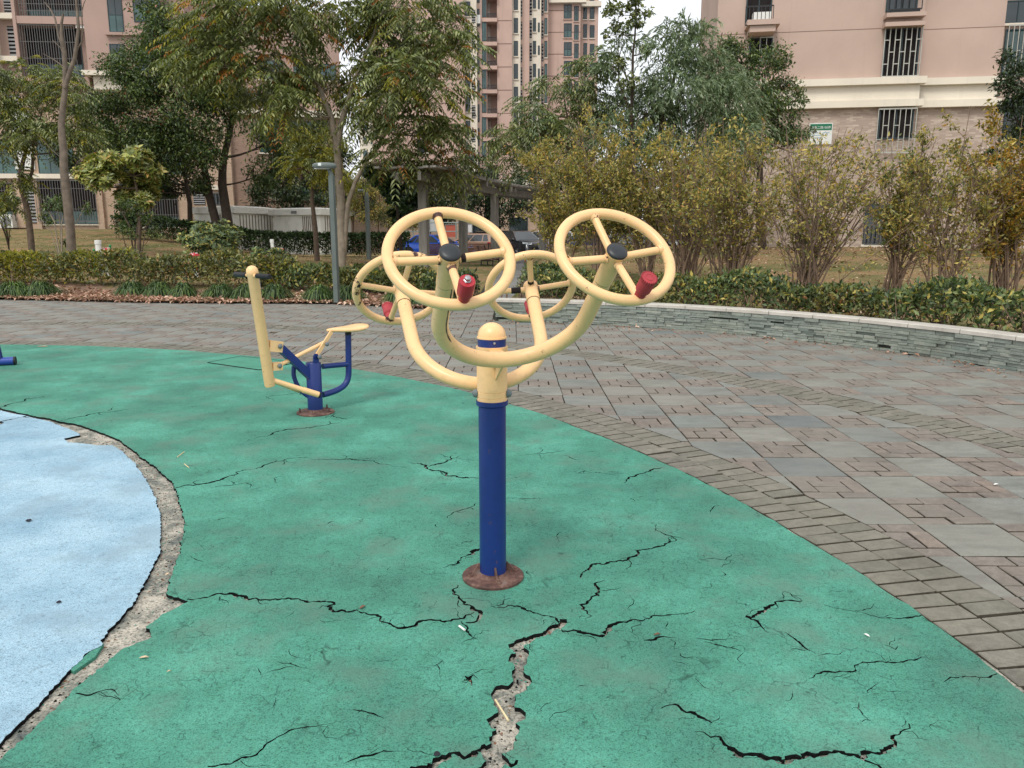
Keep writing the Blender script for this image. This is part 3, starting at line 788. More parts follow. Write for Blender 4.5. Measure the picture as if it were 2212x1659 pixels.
for sx in (-1, 1):
    c = MB0 + np.array([sx * SR * 0.97, -0.01, zb_])
    MB().lathe(c, (sx, 0, 0), [(0.017, -0.002), (0.018, 0.006)] + [(0.0175 * math.cos(t), 0.006 + 0.015 * math.sin(t)) for t in np.linspace(0.1, 1.5, 6)], 16).build('bolt_cap', M_grey, tr, smooth=50)

def u_arm(psi, lam, R, al, L, zb, off, sgn):
    t = np.array([math.cos(psi), math.sin(psi), 0]); n = np.array([math.sin(psi), -math.cos(psi), 0]) * sgn
    w = math.cos(lam) * ZUP + math.sin(lam) * n
    Cc = MB0 + n * off + ZUP * zb + R * w
    arc = lambda a: Cc + R * (math.sin(a) * t - math.cos(a) * w)
    pts = [arc(a) for a in np.linspace(-al, al, 41)]
    d1 = -math.cos(al) * t + math.sin(al) * w; d2 = math.cos(al) * t + math.sin(al) * w
    return pts, pts[0] + d1 * L, unit(d1), pts[-1] + d2 * L, unit(d2), n, t
def proj2(p):
    q = np.asarray(p) - np.array([0, 0, EYE]); Z = q[1] * _c - q[2] * _s; Y = q[1] * _s + q[2] * _c
    return np.array([(512 + FPX * q[0] / Z) / _S, (384 - FPX * Y / Z) / _S])
def wheel(par, ring, d, wl, hl, Rw, up_at, mat, label, red, nut=False, tapes=()):
    tubr = 0.0185; Rc = Rw - tubr
    e1, e2 = frame(d); ctr = ring + d * wl
    ph = min(np.linspace(0, 2 * PI, 181), key=lambda a: np.linalg.norm(proj2(ctr + Rc * (math.cos(a) * e1 + math.sin(a) * e2)) - np.array(up_at)))
    P = lambda a, r, h=0.0: ctr + r * (math.cos(a) * e1 + math.sin(a) * e2) + d * h
    wh = MB().tube([P(a, Rc) for a in np.linspace(0, 2 * PI, 72, endpoint=False)], tubr, 14, closed=True).build('wheel', mat, par, smooth=60)
    wh['label'] = label
    MB().lathe(ring, d, [(0.0325, 0.002), (0.0325, hl - 0.012), (0.035, hl - 0.008), (0.035, hl)], 24).build('hub', M_cream, wh, smooth=40)
    MB().lathe(ring + d * hl, d, [(0.0355, 0.0), (0.0365, 0.004), (0.034, 0.009), (0.022, 0.013), (0.004, 0.0145)], 24).build('hub_cap', M_blk, wh, smooth=60)
    for k in range(4):
        a = ph + k * PI / 2
        MB().tube([P(a, 0.026, -0.012), P(a, Rc)], 0.0135, 12, cap=False).build('spoke', M_cream, wh, smooth=60)
        MB().tube([P(a, Rc - 0.027), P(a, Rc - 0.016)], [0.0138, 0.019], 12, cap=False).build('weld', M_creamw if k % 2 == 0 else M_cream, wh, smooth=60)
        MB().tube([P(a, 0.032, -0.012), P(a, 0.039, -0.0115)], [0.0165, 0.0142], 12, cap=False).build('weld', M_creamw, wh, smooth=60)
    for k, r0, r1, mt_ in tapes:
        a = ph + k * PI / 2
        MB().tube([P(a, r0, -0.012 + 0.012 * (r0 - .026) / (Rc - .026)), P(a, r1, -0.012 + 0.012 * (r1 - .026) / (Rc - .026))], 0.0148, 14).build('tape', mt_, wh, smooth=60)
    a = ph + PI; b0 = P(a, Rc - 0.008, 0.0)
    prof = [(0.0175, 0.006), (0.0185, 0.028), (0.019, 0.036), (0.0245, 0.042), (0.0255, 0.05), (0.0255, 0.094), (0.0235, 0.1)]
    hs = MB().lathe(b0, d, prof + ([] if nut else [(0.01, 0.1015)]), 24).build('handle', red, wh, smooth=35)
    if nut:
        MB().lathe(b0, d, [(0.012, 0.098), (0.012, 0.104), (0.0095, 0.105), (0.0095, 0.114), (0.006, 0.116)], 6).build('handle_nut', M_steel, wh)
    else:
        for k in range(22):
            t = 2 * PI * k / 22; q = b0 + 0.0245 * (math.cos(t) * e1 + math.sin(t) * e2)
            MB().lathe(q, d, [(0.003, 0.09), (0.003, 0.1005), (0.001, 0.102)], 5).build('handle_ridge', red, wh)
        MB().tube([b0 + 0.013 * (math.cos(t) * e1 + math.sin(t) * e2) + d * 0.1012 for t in np.linspace(0, 2 * PI, 20, endpoint=False)], 0.0014, 5, closed=True).build('handle_ring', red, wh)
    return wh
TA = 0.0305
for (nm, pr, sg) in (('front', (0.272, 0.803, 0.273, 1.546, 0.192, 0.975, 0.159), 1), ('back', (0.230, 0.910, 0.289, 1.505, 0.235, 0.831, 0.097), -1)):
    pts, r1, d1, r2, d2, nn, tt = u_arm(*pr, sg)
    arm = MB().tube([r1] + pts + [r2], TA, 20).build('curved_arm', M_creamr, tr, smooth=60)
    for r, d in ((r1, d1), (r2, d2)):
        MB().tube([r - d * 0.001, r + d * 0.002], TA + 0.0006, 20).build('arm_seam', M_tape, arm)
    mid = pts[20]
    if sg > 0:
        sp_ = [r1 + (pts[0] - r1) * f for f in np.linspace(0.02, 1, 8)] + pts[1:7]; nn2 = unit(np.array([0.62, -0.70, 0.0]))
        q_ = []
        for i_, p_ in enumerate(sp_):
            td = unit(sp_[min(i_ + 1, len(sp_) - 1)] - sp_[max(i_ - 1, 0)]); nv = unit(nn2 - td * (nn2 @ td)); q_.append(p_ + nv * (TA - 0.0012))
        MB().tube(q_, [0.0022 + 0.0016 * abs(math.sin(1.9 * i_)) for i_ in range(len(q_) - 1)] + [0.001], 6).build('rust_streak', M_rust, arm)
    MB().bar(mid - nn * 0.02, MB0 + nn * 0.03 + ZUP * mid[2], 0.05, 0.045).build('bracket', M_cream, tr)
    MB().bar(mid - nn * 0.01 - ZUP * 0.02, MB0 + nn * 0.055 + ZUP * (mid[2] - 0.085), 0.008, 0.03).build('gusset', M_cream, tr)
    if sg > 0:
        wheel(tr, r1, d1, 0.126, 0.142, 0.212, (944, 449.5), M_cream, 'large near hand wheel with a bare nut on its red handle', M_red2, True, [(k, a, b, M_tape) for k, a, b in ((1, 0.034, 0.052),)] + [(2, 0.04, 0.05, M_rust)])
        wheel(tr, r2, d2, 0.126, 0.142, 0.212, (1282, 475), M_cream, 'near right hand wheel with a capped ridged red handle', M_red)
    else:
        wheel(tr, r1, d1, 0.097, 0.112, 0.222, (887.6, 570.6), M_creamc, 'far left hand wheel with paint flaking off its rim', M_red)
        wheel(tr, r2, d2, 0.097, 0.112, 0.222, (1145.5, 564.7), M_cream, 'far right hand wheel with dark tape on its spokes', M_red, False, [(1, 0.05, 0.095, M_tape), (0, 0.03, 0.052, M_tape)])

# ------------------------------------------------------------------ the riding trainer
RB = G(682, 893)
_a = unit(np.array([-0.67, -0.74, 0])); _l = np.array([0.74, -0.67, 0]); _l = unit(_l)
def PL(zx, zy, s=0.0):            # a sight line met with the machine's upright plane, s metres to its near side
    x, y = (900 + zx / 2.370) / 1.8517, (1000 + zy / 2.370) / 1.8517
    d = ray(x, y); o = np.array([0, 0, EYE]); t = ((RB - o) @ _l + s) / (d @ _l)
    return o + d * t
rd = thing('riding_trainer', 'cream and blue seated riding exerciser with a leaning handle column and flat saddle', 'exercise machine', RB)
pz = PL(862, 1062)[2]
PRr = 0.061
MB().lathe(RB, ZUP, [(PRr, 0.01), (PRr, pz - 0.006), (PRr - 0.004, pz)], 28).build('post', M_navy, rd, smooth=40)
bpl = MB().lathe(RB, ZUP, [(0.152, 0.003), (0.153, 0.016), (0.148, 0.02), (0.08, 0.022), (0.062, 0.04)], 36).build('base_plate', M_rust, rd, smooth=30)
for k in range(5):
    a = rad(200 + 72 * k); p = RB + 0.125 * np.array([math.cos(a), math.sin(a), 0]) + ZUP * 0.018
    MB().lathe(p, ZUP, [(0.011, 0), (0.011, 0.01), (0.006, 0.0105), (0.006, 0.035)], 6).build('anchor_bolt', M_rust, bpl)
ctop, cbot = PL(252, 165), PL(428, 1300)
cd = unit(ctop - cbot); cl = np.linalg.norm(ctop - cbot)
col = MB().lathe(cbot, cd, [(0.02, 0.0), (0.036, 0.006), (0.041, 0.02), (0.041, cl - 0.06), (0.045, cl - 0.055), (0.045, cl - 0.03), (0.041, cl - 0.01), (0.025, cl + 0.008), (0.006, cl + 0.014)], 26).build('handle_column', M_cream, rd, smooth=45)
hm = PL(255, 242)
MB().tube([hm - _l * 0.09, hm + _l * 0.09], 0.0135, 14).build('handle_bar', M_cream, col, smooth=50)
for s in (-1, 1): MB().tube([hm + _l * s * 0.075, hm + _l * s * 0.245, hm + _l * s * 0.25], [0.0195, 0.0195, 0.016], 16).build('grip', M_rubk, col, smooth=50)
lp = PL(316, 322, 0.02)
MB().bar(lp - cd * 0.035, lp + cd * 0.035, 0.03, 0.006, up=_l).build('instruction_label', M_steel, col)
# blue beam with its fork and bolt
b0, b1 = PL(500, 905), PL(850, 1235)
bm = MB().bar(b0, b1, 0.058, 0.058, up=_l).build('beam', M_navy, rd)
bk = MB().bar(PL(410, 905), PL(530, 918), 0.085, 0.062, up=_l); bk.build('column_fork', M_creamr, rd)
for z_ in ((522, 912),):
    c = PL(*z_, 0.033); MB().lathe(c, _l, [(0.019, 0), (0.02, 0.006), (0.013, 0.016), (0.003, 0.019)], 16).build('bolt_cap', M_grey, rd, smooth=50)
# link rod
l0, l1 = PL(500, 1100), PL(950, 872)
MB().tube([l0, l1], 0.0165, 14).build('link_rod', M_cream, rd, smooth=50)
MB().bar(PL(440, 1105), PL(530, 1098), 0.06, 0.06, up=_l).build('rod_fork', M_cream, rd)
for z_, s in (((518, 1098), 0.033), ((965, 892), 0.052), ((895, 1012), 0.062)):
    c = PL(*z_, s); MB().lathe(c, _l, [(0.018, 0), (0.019, 0.006), (0.012, 0.016), (0.003, 0.018)], 16).build('bolt_cap', M_grey, rd, smooth=50)
# fork on the post, saddle arms
for s in (-0.045, 0.045):
    e0, e1 = PL(862, 1070, s), PL(862, 1012, s)
    MB().bar(e0, e1, 0.05, 0.012, up=_l).lathe(e1 - _l * 0.006, _l, [(0.025, 0), (0.025, 0.012)], 18).build('post_ear', M_navy, rd)
    g0, g1 = PL(868, 1000, s * 0.75), PL(1010, 775, s * 0.75)
    MB().bar(g0, g1, 0.03, 0.014, up=_l).build('saddle_arm', M_cream, rd)
MB().tube([PL(862, 1010, -0.04), PL(862, 1010, 0.04)], 0.024, 16).build('pivot_tube', M_cream, rd, smooth=50)
# saddle: a flat rounded triangular plate
sc = PL(1155, 752); sz = sc[2]
out = []
for t in np.linspace(0, 2 * PI, 44, endpoint=False):
    u = math.cos(t) * 0.20; v = math.sin(t) * (0.045 + 0.115 * (0.5 - 0.5 * math.cos(t)) ** 0.8)
    out.append((u, v))
mb = MB(); rings = []
for k, (sh, dz) in enumerate(((0.93, -0.012), (1.0, -0.004), (1.0, 0.006), (0.95, 0.013), (0.6, 0.018))):
    rings.append([sc + _a * (-u * sh) * -1 + _l * v * sh + ZUP * (dz + 0.02 * (u / 0.2) ** 2 * (1 if u < 0 else 0.4)) for u, v in out])
n = len(out); mb.v = [tuple(p) for r in rings for p in r]
for k in range(4):
    for i in range(n): mb.f.append((k*n + i, k*n + (i+1) % n, (k+1)*n + (i+1) % n, (k+1)*n + i))
mb.f.append(tuple(range(n - 1, -1, -1))); mb.f.append(tuple(range(4*n, 5*n)))
mb.build('saddle', M_cream, rd, smooth=50)
# blue hoop: seat stop on the right, foot guard on the left
def bez(P, n=14):
    P = [np.asarray(p) for p in P]; out = []
    for t in np.linspace(0, 1, n):
        Q = P
        while len(Q) > 1: Q = [(1 - t) * Q[i] + t * Q[i + 1] for i in range(len(Q) - 1)]
        out.append(Q[0])
    return out
hoop = [PL(1168, 800), PL(1172, 1130)] + bez([PL(1172, 1150), PL(1176, 1300), PL(1080, 1330), PL(930, 1372)], 12)
MB().tube(hoop, 0.0255, 14).build('seat_post', M_navy, rd, smooth=50)
MB().lathe(PL(1168, 800), ZUP, [(0.027, -0.004), (0.027, 0.016), (0.02, 0.02)], 16).build('rubber_stop', M_rubk, rd, smooth=50)
MB().tube([PL(925, 1104), PL(1160, 1082)], 0.022, 14).build('cross_tube', M_navy, rd, smooth=50)
MB().tube([PL(652, 1100, -0.09)] + bez([PL(650, 1180, -0.09), PL(670, 1300, -0.08), PL(760, 1395, -0.05), PL(840, 1400, 0)], 12), 0.018, 12).build('guard_hoop', M_navy, rd, smooth=50)
# foot bars either side
for s in (1, -1):
    f0 = PL(425, 1228); f1 = PL(898, 1375, 0.135)
    if s < 0: f1 = f1 - _l * 2 * 0.135
    fb = MB().tube([f0, f1], 0.0215, 14).build('foot_bar', M_cream, rd, smooth=50)
    dd = unit(f1 - f0)
    MB().tube([f1 - dd * 0.14, f1 - dd * 0.01], 0.0245, 14).build('foot_sleeve', M_creamr, fb, smooth=50)
    MB().tube([f1 - dd * 0.012, f1 + dd * 0.006], 0.0235, 14).build('end_cap', M_rubk, fb, smooth=50)

# ------------------------------------------------------------------ blue frame machine leaving the picture on the left
q1 = G(34, 789); q0 = q1 + np.array([-1.1, -0.42, 0])
BLf = simple('bright_blue_paint', rgb(40, 70, 150), 0.4, 0.5, 0.1, 5)
wk = thing('walking_trainer', 'blue tubular leg of an exercise frame on the green rubber at left edge', 'exercise machine', (q0 + q1) / 2)
fbase = MB().tube([q0 + ZUP * 0.052, q1 + ZUP * 0.052], 0.045, 18).build('base_tube', BLf, wk, smooth=50)
dd = unit(q1 - q0)
MB().tube([q1 + ZUP * 0.052 - dd * 0.012, q1 + ZUP * 0.052 + dd * 0.008], 0.048, 18).build('end_cap', M_rubk, fbase, smooth=50)
u0 = q1 - dd * 0.155 + ZUP * 0.06; u1 = u0 + np.array([-0.2, 0.05, 1.35])
MB().tube([u0, u1], 0.045, 18).build('upright', M_navy, wk, smooth=50)
q2 = q0 + np.array([0.35, 1.0, 0])
u2 = q0 + dd * 0.3 + ZUP * 0.06
MB().tube([u2, u1 + np.array([-0.62, -0.2, 0])], 0.045, 18).build('upright', M_navy, wk, smooth=50)
MB().tube([u1, u1 + np.array([-0.62, -0.2, 0])], 0.04, 18).build('top_bar', M_navy, wk, smooth=50)

# ------------------------------------------------------------------ lamp posts
M_lamp = simple('grey_green_lamp_paint', rgb(98, 107, 103), 0.5, 0.4, 0.1, 3)
M_lens = simple('lamp_lens', rgb(225, 230, 228), 0.3, 0.5, 0.05, 10)
def lamp(base, ht, label, w=0.125, hx=-0.26):
    L = thing('street_lamp', label, 'lamp', base, 0.0, 'lamps by the planting beds')
    b = np.asarray(base, float)
    rt = math.cos(0.6) * w / 2
    m = MB(); c = 0.5; pr = []
    for k in range(4):
        a = c + k * PI / 2; pr.append((b[0] + 0.71 * w * math.cos(a), b[1] + 0.71 * w * math.sin(a)))
    m.prism(pr, b[2], b[2] + ht - 0.22); po = m.build('pole', M_lamp, L)
    nk = [b + ZUP * (ht - 0.28), b + ZUP * (ht - 0.14), b + np.array([-0.05, 0, ht - 0.05]), b + np.array([-0.16, 0, ht - 0.015])]
    MB().tube(bez(nk, 8), [w * .52, w * .5, w * .47, w * .44, w * .4, w * .36, w * .32, w * .3], 10).build('neck', M_lamp, L, smooth=50)
    hd = MB(); hc = b + np.array([hx, -0.03, ht - 0.01]); vs = []
    for dz, sc_ in ((-0.065, 0.86), (-0.03, 1.0), (0.01, 0.98), (0.04, 0.8), (0.052, 0.35)):
        vs.append([hc + np.array([0.25 * sc_ * math.cos(t), 0.13 * sc_ * math.sin(t), dz]) for t in np.linspace(0, 2 * PI, 22, endpoint=False)])
    n = 22; hd.v = [tuple(p) for r in vs for p in r]
    for k in range(4):
        for i in range(n): hd.f.append((k*n + i, k*n + (i+1) % n, (k+1)*n + (i+1) % n, (k+1)*n + i))
    hd.f += [tuple(range(n - 1, -1, -1)), tuple(range(4*n, 5*n))]
    h = hd.build('lamp_head', M_lamp, L, smooth=50)
    MB().box(hc[0] - 0.19, hc[0] + 0.12, hc[1] - 0.07, hc[1] + 0.07, hc[2] - 0.076, hc[2] - 0.066).build('lens', M_lens, h)
    MB().box(hc[0] - 0.10, hc[0] - 0.035, hc[1] - 0.129, hc[1] - 0.115, hc[2] - 0.02, hc[2] + 0.035).build('sensor_window', M_lens, h)
    return L
p1 = G(728, 653, 0.05); lamp(p1, A(722, 356, p1[1])[2] - 0.05, 'grey-green lamp post nearest the paving, beside a grass tuft', 0.1, -0.13)
p2 = A(797, 557, 38.0); lamp((p2[0], 38.0, float(zL(p2[0], 38.0))), A(790, 411, 38)[2] - float(zL(p2[0], 38)), 'smaller, more distant grey lamp post in front of the dark clipped hedge', 0.16)
# ------------------------------------------------------------------ buildings
def m_stucco(name, col, scale=1.2):
    m, nt, b = new_mat(name); p = pos(nt)
    n = noise(nt, p, scale * 0.35, 6, 0.6)
    c = mixc(nt, 1.0, col, ramp(nt, n.outputs[0], [(0.3, G1(0.9)), (0.7, G1(1.06))]).outputs[0], 'MULTIPLY')
    mp = N(nt, 'ShaderNodeMapping'); mp.inputs['Scale'].default_value = (2.2, 2.2, 0.12); nt.links.new(p, mp.inputs[0])
    st = noise(nt, mp.outputs[0], 1.0, 5, 0.65)
    c = mixc(nt, ramp(nt, st.outputs[0], [(0.56, G1(0)), (0.78, G1(0.35))]).outputs[0], c, tuple(x * 0.62 for x in col[:3]) + (1,))
    nt.links.new(c, b.inputs['Base Color']); b.inputs['Roughness'].default_value = 0.9; b.inputs['Specular IOR Level'].default_value = 0.2
    bump(nt, b, noise(nt, p, 18, 3).outputs[0], 0.15, 0.02); return m
def m_bricks(name, c1, c2, mortar, w=0.26, h=0.068, bias=-0.45):
    m, nt, b = new_mat(name)
    tc = N(nt, 'ShaderNodeTexCoord'); sp = N(nt, 'ShaderNodeSeparateXYZ'); cb = N(nt, 'ShaderNodeCombineXYZ')
    nt.links.new(tc.outputs['Object'], sp.inputs[0])
    nt.links.new(math_n(nt, 'ADD', sp.outputs[0], sp.outputs[1]), cb.inputs[0]); nt.links.new(sp.outputs[2], cb.inputs[1])
    br = N(nt, 'ShaderNodeTexBrick'); nt.links.new(cb.outputs[0], br.inputs[0])
    br.inputs['Color1'].default_value = c1; br.inputs['Color2'].default_value = c2; br.inputs['Mortar'].default_value = mortar
    br.inputs['Scale'].default_value = 1.0; br.inputs['Brick Width'].default_value = w; br.inputs['Row Height'].default_value = h
    br.inputs['Mortar Size'].default_value = 0.006; br.inputs['Bias'].default_value = bias
    n = noise(nt, cb.outputs[0], 0.7, 4)
    c = mixc(nt, 1.0, br.outputs[0], ramp(nt, n.outputs[0], [(0.3, G1(0.88)), (0.7, G1(1.08))]).outputs[0], 'MULTIPLY')
    nt.links.new(c, b.inputs['Base Color']); b.inputs['Roughness'].default_value = 0.85
    bump(nt, b, math_n(nt, 'SUBTRACT', 1.0, br.outputs[1]), 0.3, 0.01); return m
M_pinkR = m_stucco('pink_render', rgb(190, 166, 152))
M_pinkL = m_stucco('dusty_pink_render', rgb(176, 150, 138))
M_pinkT = m_stucco('tower_pink_render', rgb(196, 168, 154))
M_creamW = m_stucco('cream_render', rgb(226, 216, 198))
M_brickW = m_bricks('tan_brickwork', rgb(172, 152, 138), rgb(222, 206, 188), rgb(178, 160, 146))
M_brickB = m_bricks('brown_brickwork', rgb(150, 124, 108), rgb(174, 148, 128), rgb(156, 130, 114))
M_brickT = m_bricks('beige_brickwork', rgb(182, 156, 134), rgb(202, 178, 154), rgb(190, 166, 144))
def m_glass(name, col, rough=0.06):
    m, nt, b = new_mat(name); b.inputs['Base Color'].default_value = col; b.inputs['Roughness'].default_value = rough
    b.inputs['Specular IOR Level'].default_value = 0.8
    n = noise(nt, pos(nt), 0.8, 3); bump(nt, b, n.outputs[0], 0.03, 0.05)
    c = mixc(nt, 1.0, col, ramp(nt, noise(nt, pos(nt), 0.6, 3).outputs[0], [(0.35, G1(0.5)), (0.65, G1(1.7))]).outputs[0], 'MULTIPLY')
    nt.links.new(c, b.inputs['Base Color'])
    return m
M_glass = m_glass('dark_window_glass', (0.018, 0.028, 0.03, 1))
M_glassG = m_glass('green_window_glass', (0.03, 0.075, 0.07, 1))
M_frame = simple('dark_teal_window_frame', rgb(46, 62, 66), 0.5, 0.4, 0.1, 3)
M_dark = simple('dark_interior', rgb(40, 36, 36), 0.9, 0.1, 0.3, 1.5)
M_bars = simple('grey_guard_bars', rgb(102, 100, 97), 0.5, 0.5, 0.1, 3)
M_barsW = simple('pale_guard_bars', rgb(178, 176, 166), 0.45, 0.5, 0.1, 3)
M_rail = simple('black_railing', rgb(40, 40, 42), 0.5, 0.4, 0.1, 3)
M_louv = simple('grey_louvre', rgb(128, 128, 128), 0.55, 0.4, 0.1, 3)
M_white = simple('white_paint', rgb(226, 226, 220), 0.5, 0.4, 0.08, 3)
M_joint = simple('render_joint', rgb(132, 110, 100), 0.9, 0.1, 0.1, 3)
class Fac:
    def __init__(s, name, label, x, y, Y, rz, cat='building'):
        o = A(x, y, Y); s.o = np.array([o[0], o[1], 0.0]); s.rz = rz
        s.ex = np.array([math.cos(rz), math.sin(rz), 0]); s.ey = np.array([-math.sin(rz), math.cos(rz), 0])
        s.root = thing(name, label, cat, s.o, rz)
    def L(s, x, y, dy=0.0):
        d = ray(x, y); e = np.array([0, 0, EYE]); t = ((s.o - e) @ s.ey + dy) / (d @ s.ey); p = e + d * t
        return (p - s.o) @ s.ex, p[2]
    def R(s, x0, y0, x1, y1, dy=0.0):       # a rectangle of the photograph on this facade: s0, s1, z0, z1
        ym, xm = (y0 + y1) / 2, (x0 + x1) / 2
        return s.L(x0, ym, dy)[0], s.L(x1, ym, dy)[0], s.L(xm, y1, dy)[1], s.L(xm, y0, dy)[1]
    def box(s, name, mat, s0, s1, y0, y1, z0, z1, par=None):
        return MB().box(s0, s1, y0, y1, z0, z1).build(name, mat, par or s.root, local=True)
    def prect(s, name, mat, r, thick=0.1, dy=0.0, par=None):
        s0, s1, z0, z1 = s.R(*r, dy); return s.box(name, mat, s0, s1, dy - thick, dy + 0.02, z0, z1, par)
    def window(s, r, dy=0.0, cols=2, rows=((0.35,),), sill=True, glass=None, frame=None, fw=0.055, px_=True, low=None, surround=None):
        s0, s1, z0, z1 = s.R(*r, dy) if px_ else r
        f = MB(); fr = frame or M_frame; d0, d1 = dy - 0.05, dy + 0.01
        f.box(s0, s0 + fw, d0, d1, z0, z1).box(s1 - fw, s1, d0, d1, z0, z1).box(s0 + fw, s1 - fw, d0, d1, z0, z0 + fw).box(s0 + fw, s1 - fw, d0, d1, z1 - fw, z1)
        for k in range(1, cols):
            x = s0 + (s1 - s0) * k / cols; f.box(x - fw * .4, x + fw * .4, d0 + .004, d1, z0 + fw, z1 - fw)
        if low: f.box(s0 + fw, s1 - fw, d0 + .006, d1, z0 + (z1 - z0) * low - fw * .4, z0 + (z1 - z0) * low + fw * .4)
        w = f.build('window', fr, s.root, local=True)
        if low:
            zm = z0 + (z1 - z0) * low
            s.box('pane', M_glassG, s0 + fw * .5, s1 - fw * .5, dy - 0.022, dy - 0.004, z0 + fw * .5, zm, w)
            s.box('pane', glass or M_glass, s0 + fw * .5, s1 - fw * .5, dy - 0.022, dy - 0.004, zm, z1 - fw * .5, w)
        else: s.box('pane', glass or M_glass, s0 + fw * .5, s1 - fw * .5, dy - 0.022, dy - 0.004, z0 + fw * .5, z1 - fw * .5, w)
        if sill: s.box('sill', surround or M_creamW, s0 - 0.08, s1 + 0.08, dy - 0.14, dy + 0.01, z0 - 0.1, z0 - 0.003, w)
        return w
    def guard(s, r, par, dy=0.0, pitch=0.11, out=0.1, bar=0.02, mat=None, cross=(0.33, 0.66), brick=False, px_=True):
        s0, s1, z0, z1 = s.R(*r, dy) if px_ else r
        n = max(2, int((s1 - s0) / pitch)); m = MB(); y0, y1 = dy - out - bar, dy - out
        for k in range(n + 1):
            x = s0 + (s1 - s0) * k / n; m.box(x - bar / 2, x + bar / 2, y0, y1, z0, z1)
        m.box(s0, s1, y0 - .003, y1 + .003, z0 - bar, z0 + bar).box(s0, s1, y0 - .003, y1 + .003, z1 - bar, z1 + bar)
        for i, c in enumerate(cross):
            zc = z0 + (z1 - z0) * c
            if brick:
                for k in range(n):
                    if (k + i) % 2 == 0:
                        x = s0 + (s1 - s0) * k / n; m.box(x, x + (s1 - s0) / n, y0 + .002, y1 - .002, zc - bar / 2, zc + bar / 2)
            else: m.box(s0, s1, y0 - .004, y1 + .004, zc - bar / 2, zc + bar / 2)
        return m.build('window_guard', mat or M_bars, par, local=True)
    def louver(s, r, dy=0.0, n=9, px_=True, mat=None):
        s0, s1, z0, z1 = s.R(*r, dy) if px_ else r
        v = s.box('louvre_panel', M_dark, s0, s1, dy - 0.03, dy + 0.02, z0, z1)
        for k in range(n):
            z = z0 + (z1 - z0) * (k + .5) / n; h = (z1 - z0) / n * 0.55
            m = MB(); m.add([(s0, dy - .09, z - h / 2), (s1, dy - .09, z - h / 2), (s1, dy - .03, z + h / 2), (s0, dy - .03, z + h / 2), (s0, dy - .08, z - h / 2), (s1, dy - .08, z - h / 2), (s1, dy - .02, z + h / 2), (s0, dy - .02, z + h / 2)],
                            [(0,1,2,3),(7,6,5,4),(0,4,5,1),(3,2,6,7),(0,3,7,4),(1,5,6,2)])
            m.build('slat', mat or M_louv, v, local=True)
        return v

# ---- right-hand block, about 34 m away
R = Fac('apartment_building', 'pink rendered block with cream bands over tan brick at the right, behind yellowing shrubs', 1549, 60, 35.4, rad(-9.5))
sJ = R.L(1989, 120)[0]; sE = R.L(2163, 120, 0.5)[0]
zB0, zB1, zB2, zB3 = [R.L(1909, y)[1] for y in (232, 217, 184, 169)]
R.box('upper_wall', M_pinkR, 0, sJ, 0, 12, zB3 - 0.02, 32); R.box('upper_wall', M_pinkR, sJ, sE, 0.5, 12, zB3 - 0.02, 32); R.box('upper_wall', M_pinkR, sE, sE + 14, 1.9, 12, zB3 - 0.02, 32)
R.box('brick_wall', M_brickW, 0.03, sJ - .02, 0.02, 12, 0, zB3); R.box('brick_wall', M_brickW, sJ - .02, sE - .02, 0.52, 12, 0, zB3); R.box('brick_wall', M_brickW, sE - .02, sE + 14, 1.92, 12, 0, zB3)
for k, (a0, a1, dy) in enumerate(((-0.25, sJ + 0.25, 0), (sJ + .05, sE + 0.15, 0.5))):
    b_ = R.box('cornice_band', M_creamW, a0, a1, dy - 0.28, dy + 0.05, zB2, zB3)
    R.box('cornice_band', M_creamW, a0 + .02, a1 - .03, dy - 0.25, dy + 0.05, zB0, zB1)
    R.box('cream_panel', M_creamW, a0 + .16, a1 - .18, dy - 0.06, dy + 0.05, zB1, zB2)
for yj in (61, -96):
    zj = R.L(1914, yj)[1]
    R.box('render_joint', M_joint, 0.0, sJ, -0.004, 0.01, zj - .014, zj + .014); R.box('render_joint', M_joint, sJ, sE, 0.496, 0.51, zj - .014, zj + .014)
w = R.window((1908, 62, 1984, 166), 0, 2, sill=False, glass=M_dark); R.guard((1906, 60, 1986, 167), w, 0, 0.19, 0.16, 0.035, M_barsW, (0.26, 0.5, 0.74), True)
s0, s1, z0, z1 = R.R(1905, 53, 1990, 62); R.box('window_hood', M_pinkR, s0, s1, -0.5, 0.02, z0, z1)
s0, s1, z0, z1 = R.R(1908, 33, 1992, 42); R.box('window_hood', M_pinkR, s0, s1, -0.5, 0.02, z0, z1)
R.prect('window_panel', M_pinkR, (1914, 42, 1984, 53), 0.1)
w = R.window((1916, -60, 1984, 25), 0, 2, sill=False); R.guard((1914, -25, 1986, 26), w, 0, 0.22, 0.4, 0.03, M_rail, ())
s0, s1, z0, z1 = R.R(1914, 22, 1986, 33); R.box('planter_box', M_rail, s0 + .1, s1 - .1, -0.42, -0.12, z0, z1 - .1)
w = R.window((1897, 236, 1972, 300), 0, 2, sill=False, glass=M_dark); R.guard((1892, 236, 1974, 330), w, 0, 0.19, 0.16, 0.03, M_barsW, (0.3, 0.62), True)
w = R.window((1866, 440, 1952, 528), 0, 3); R.guard((1866, 486, 1952, 528), w, 0, 0.16, 0.12, 0.025, M_bars, ())
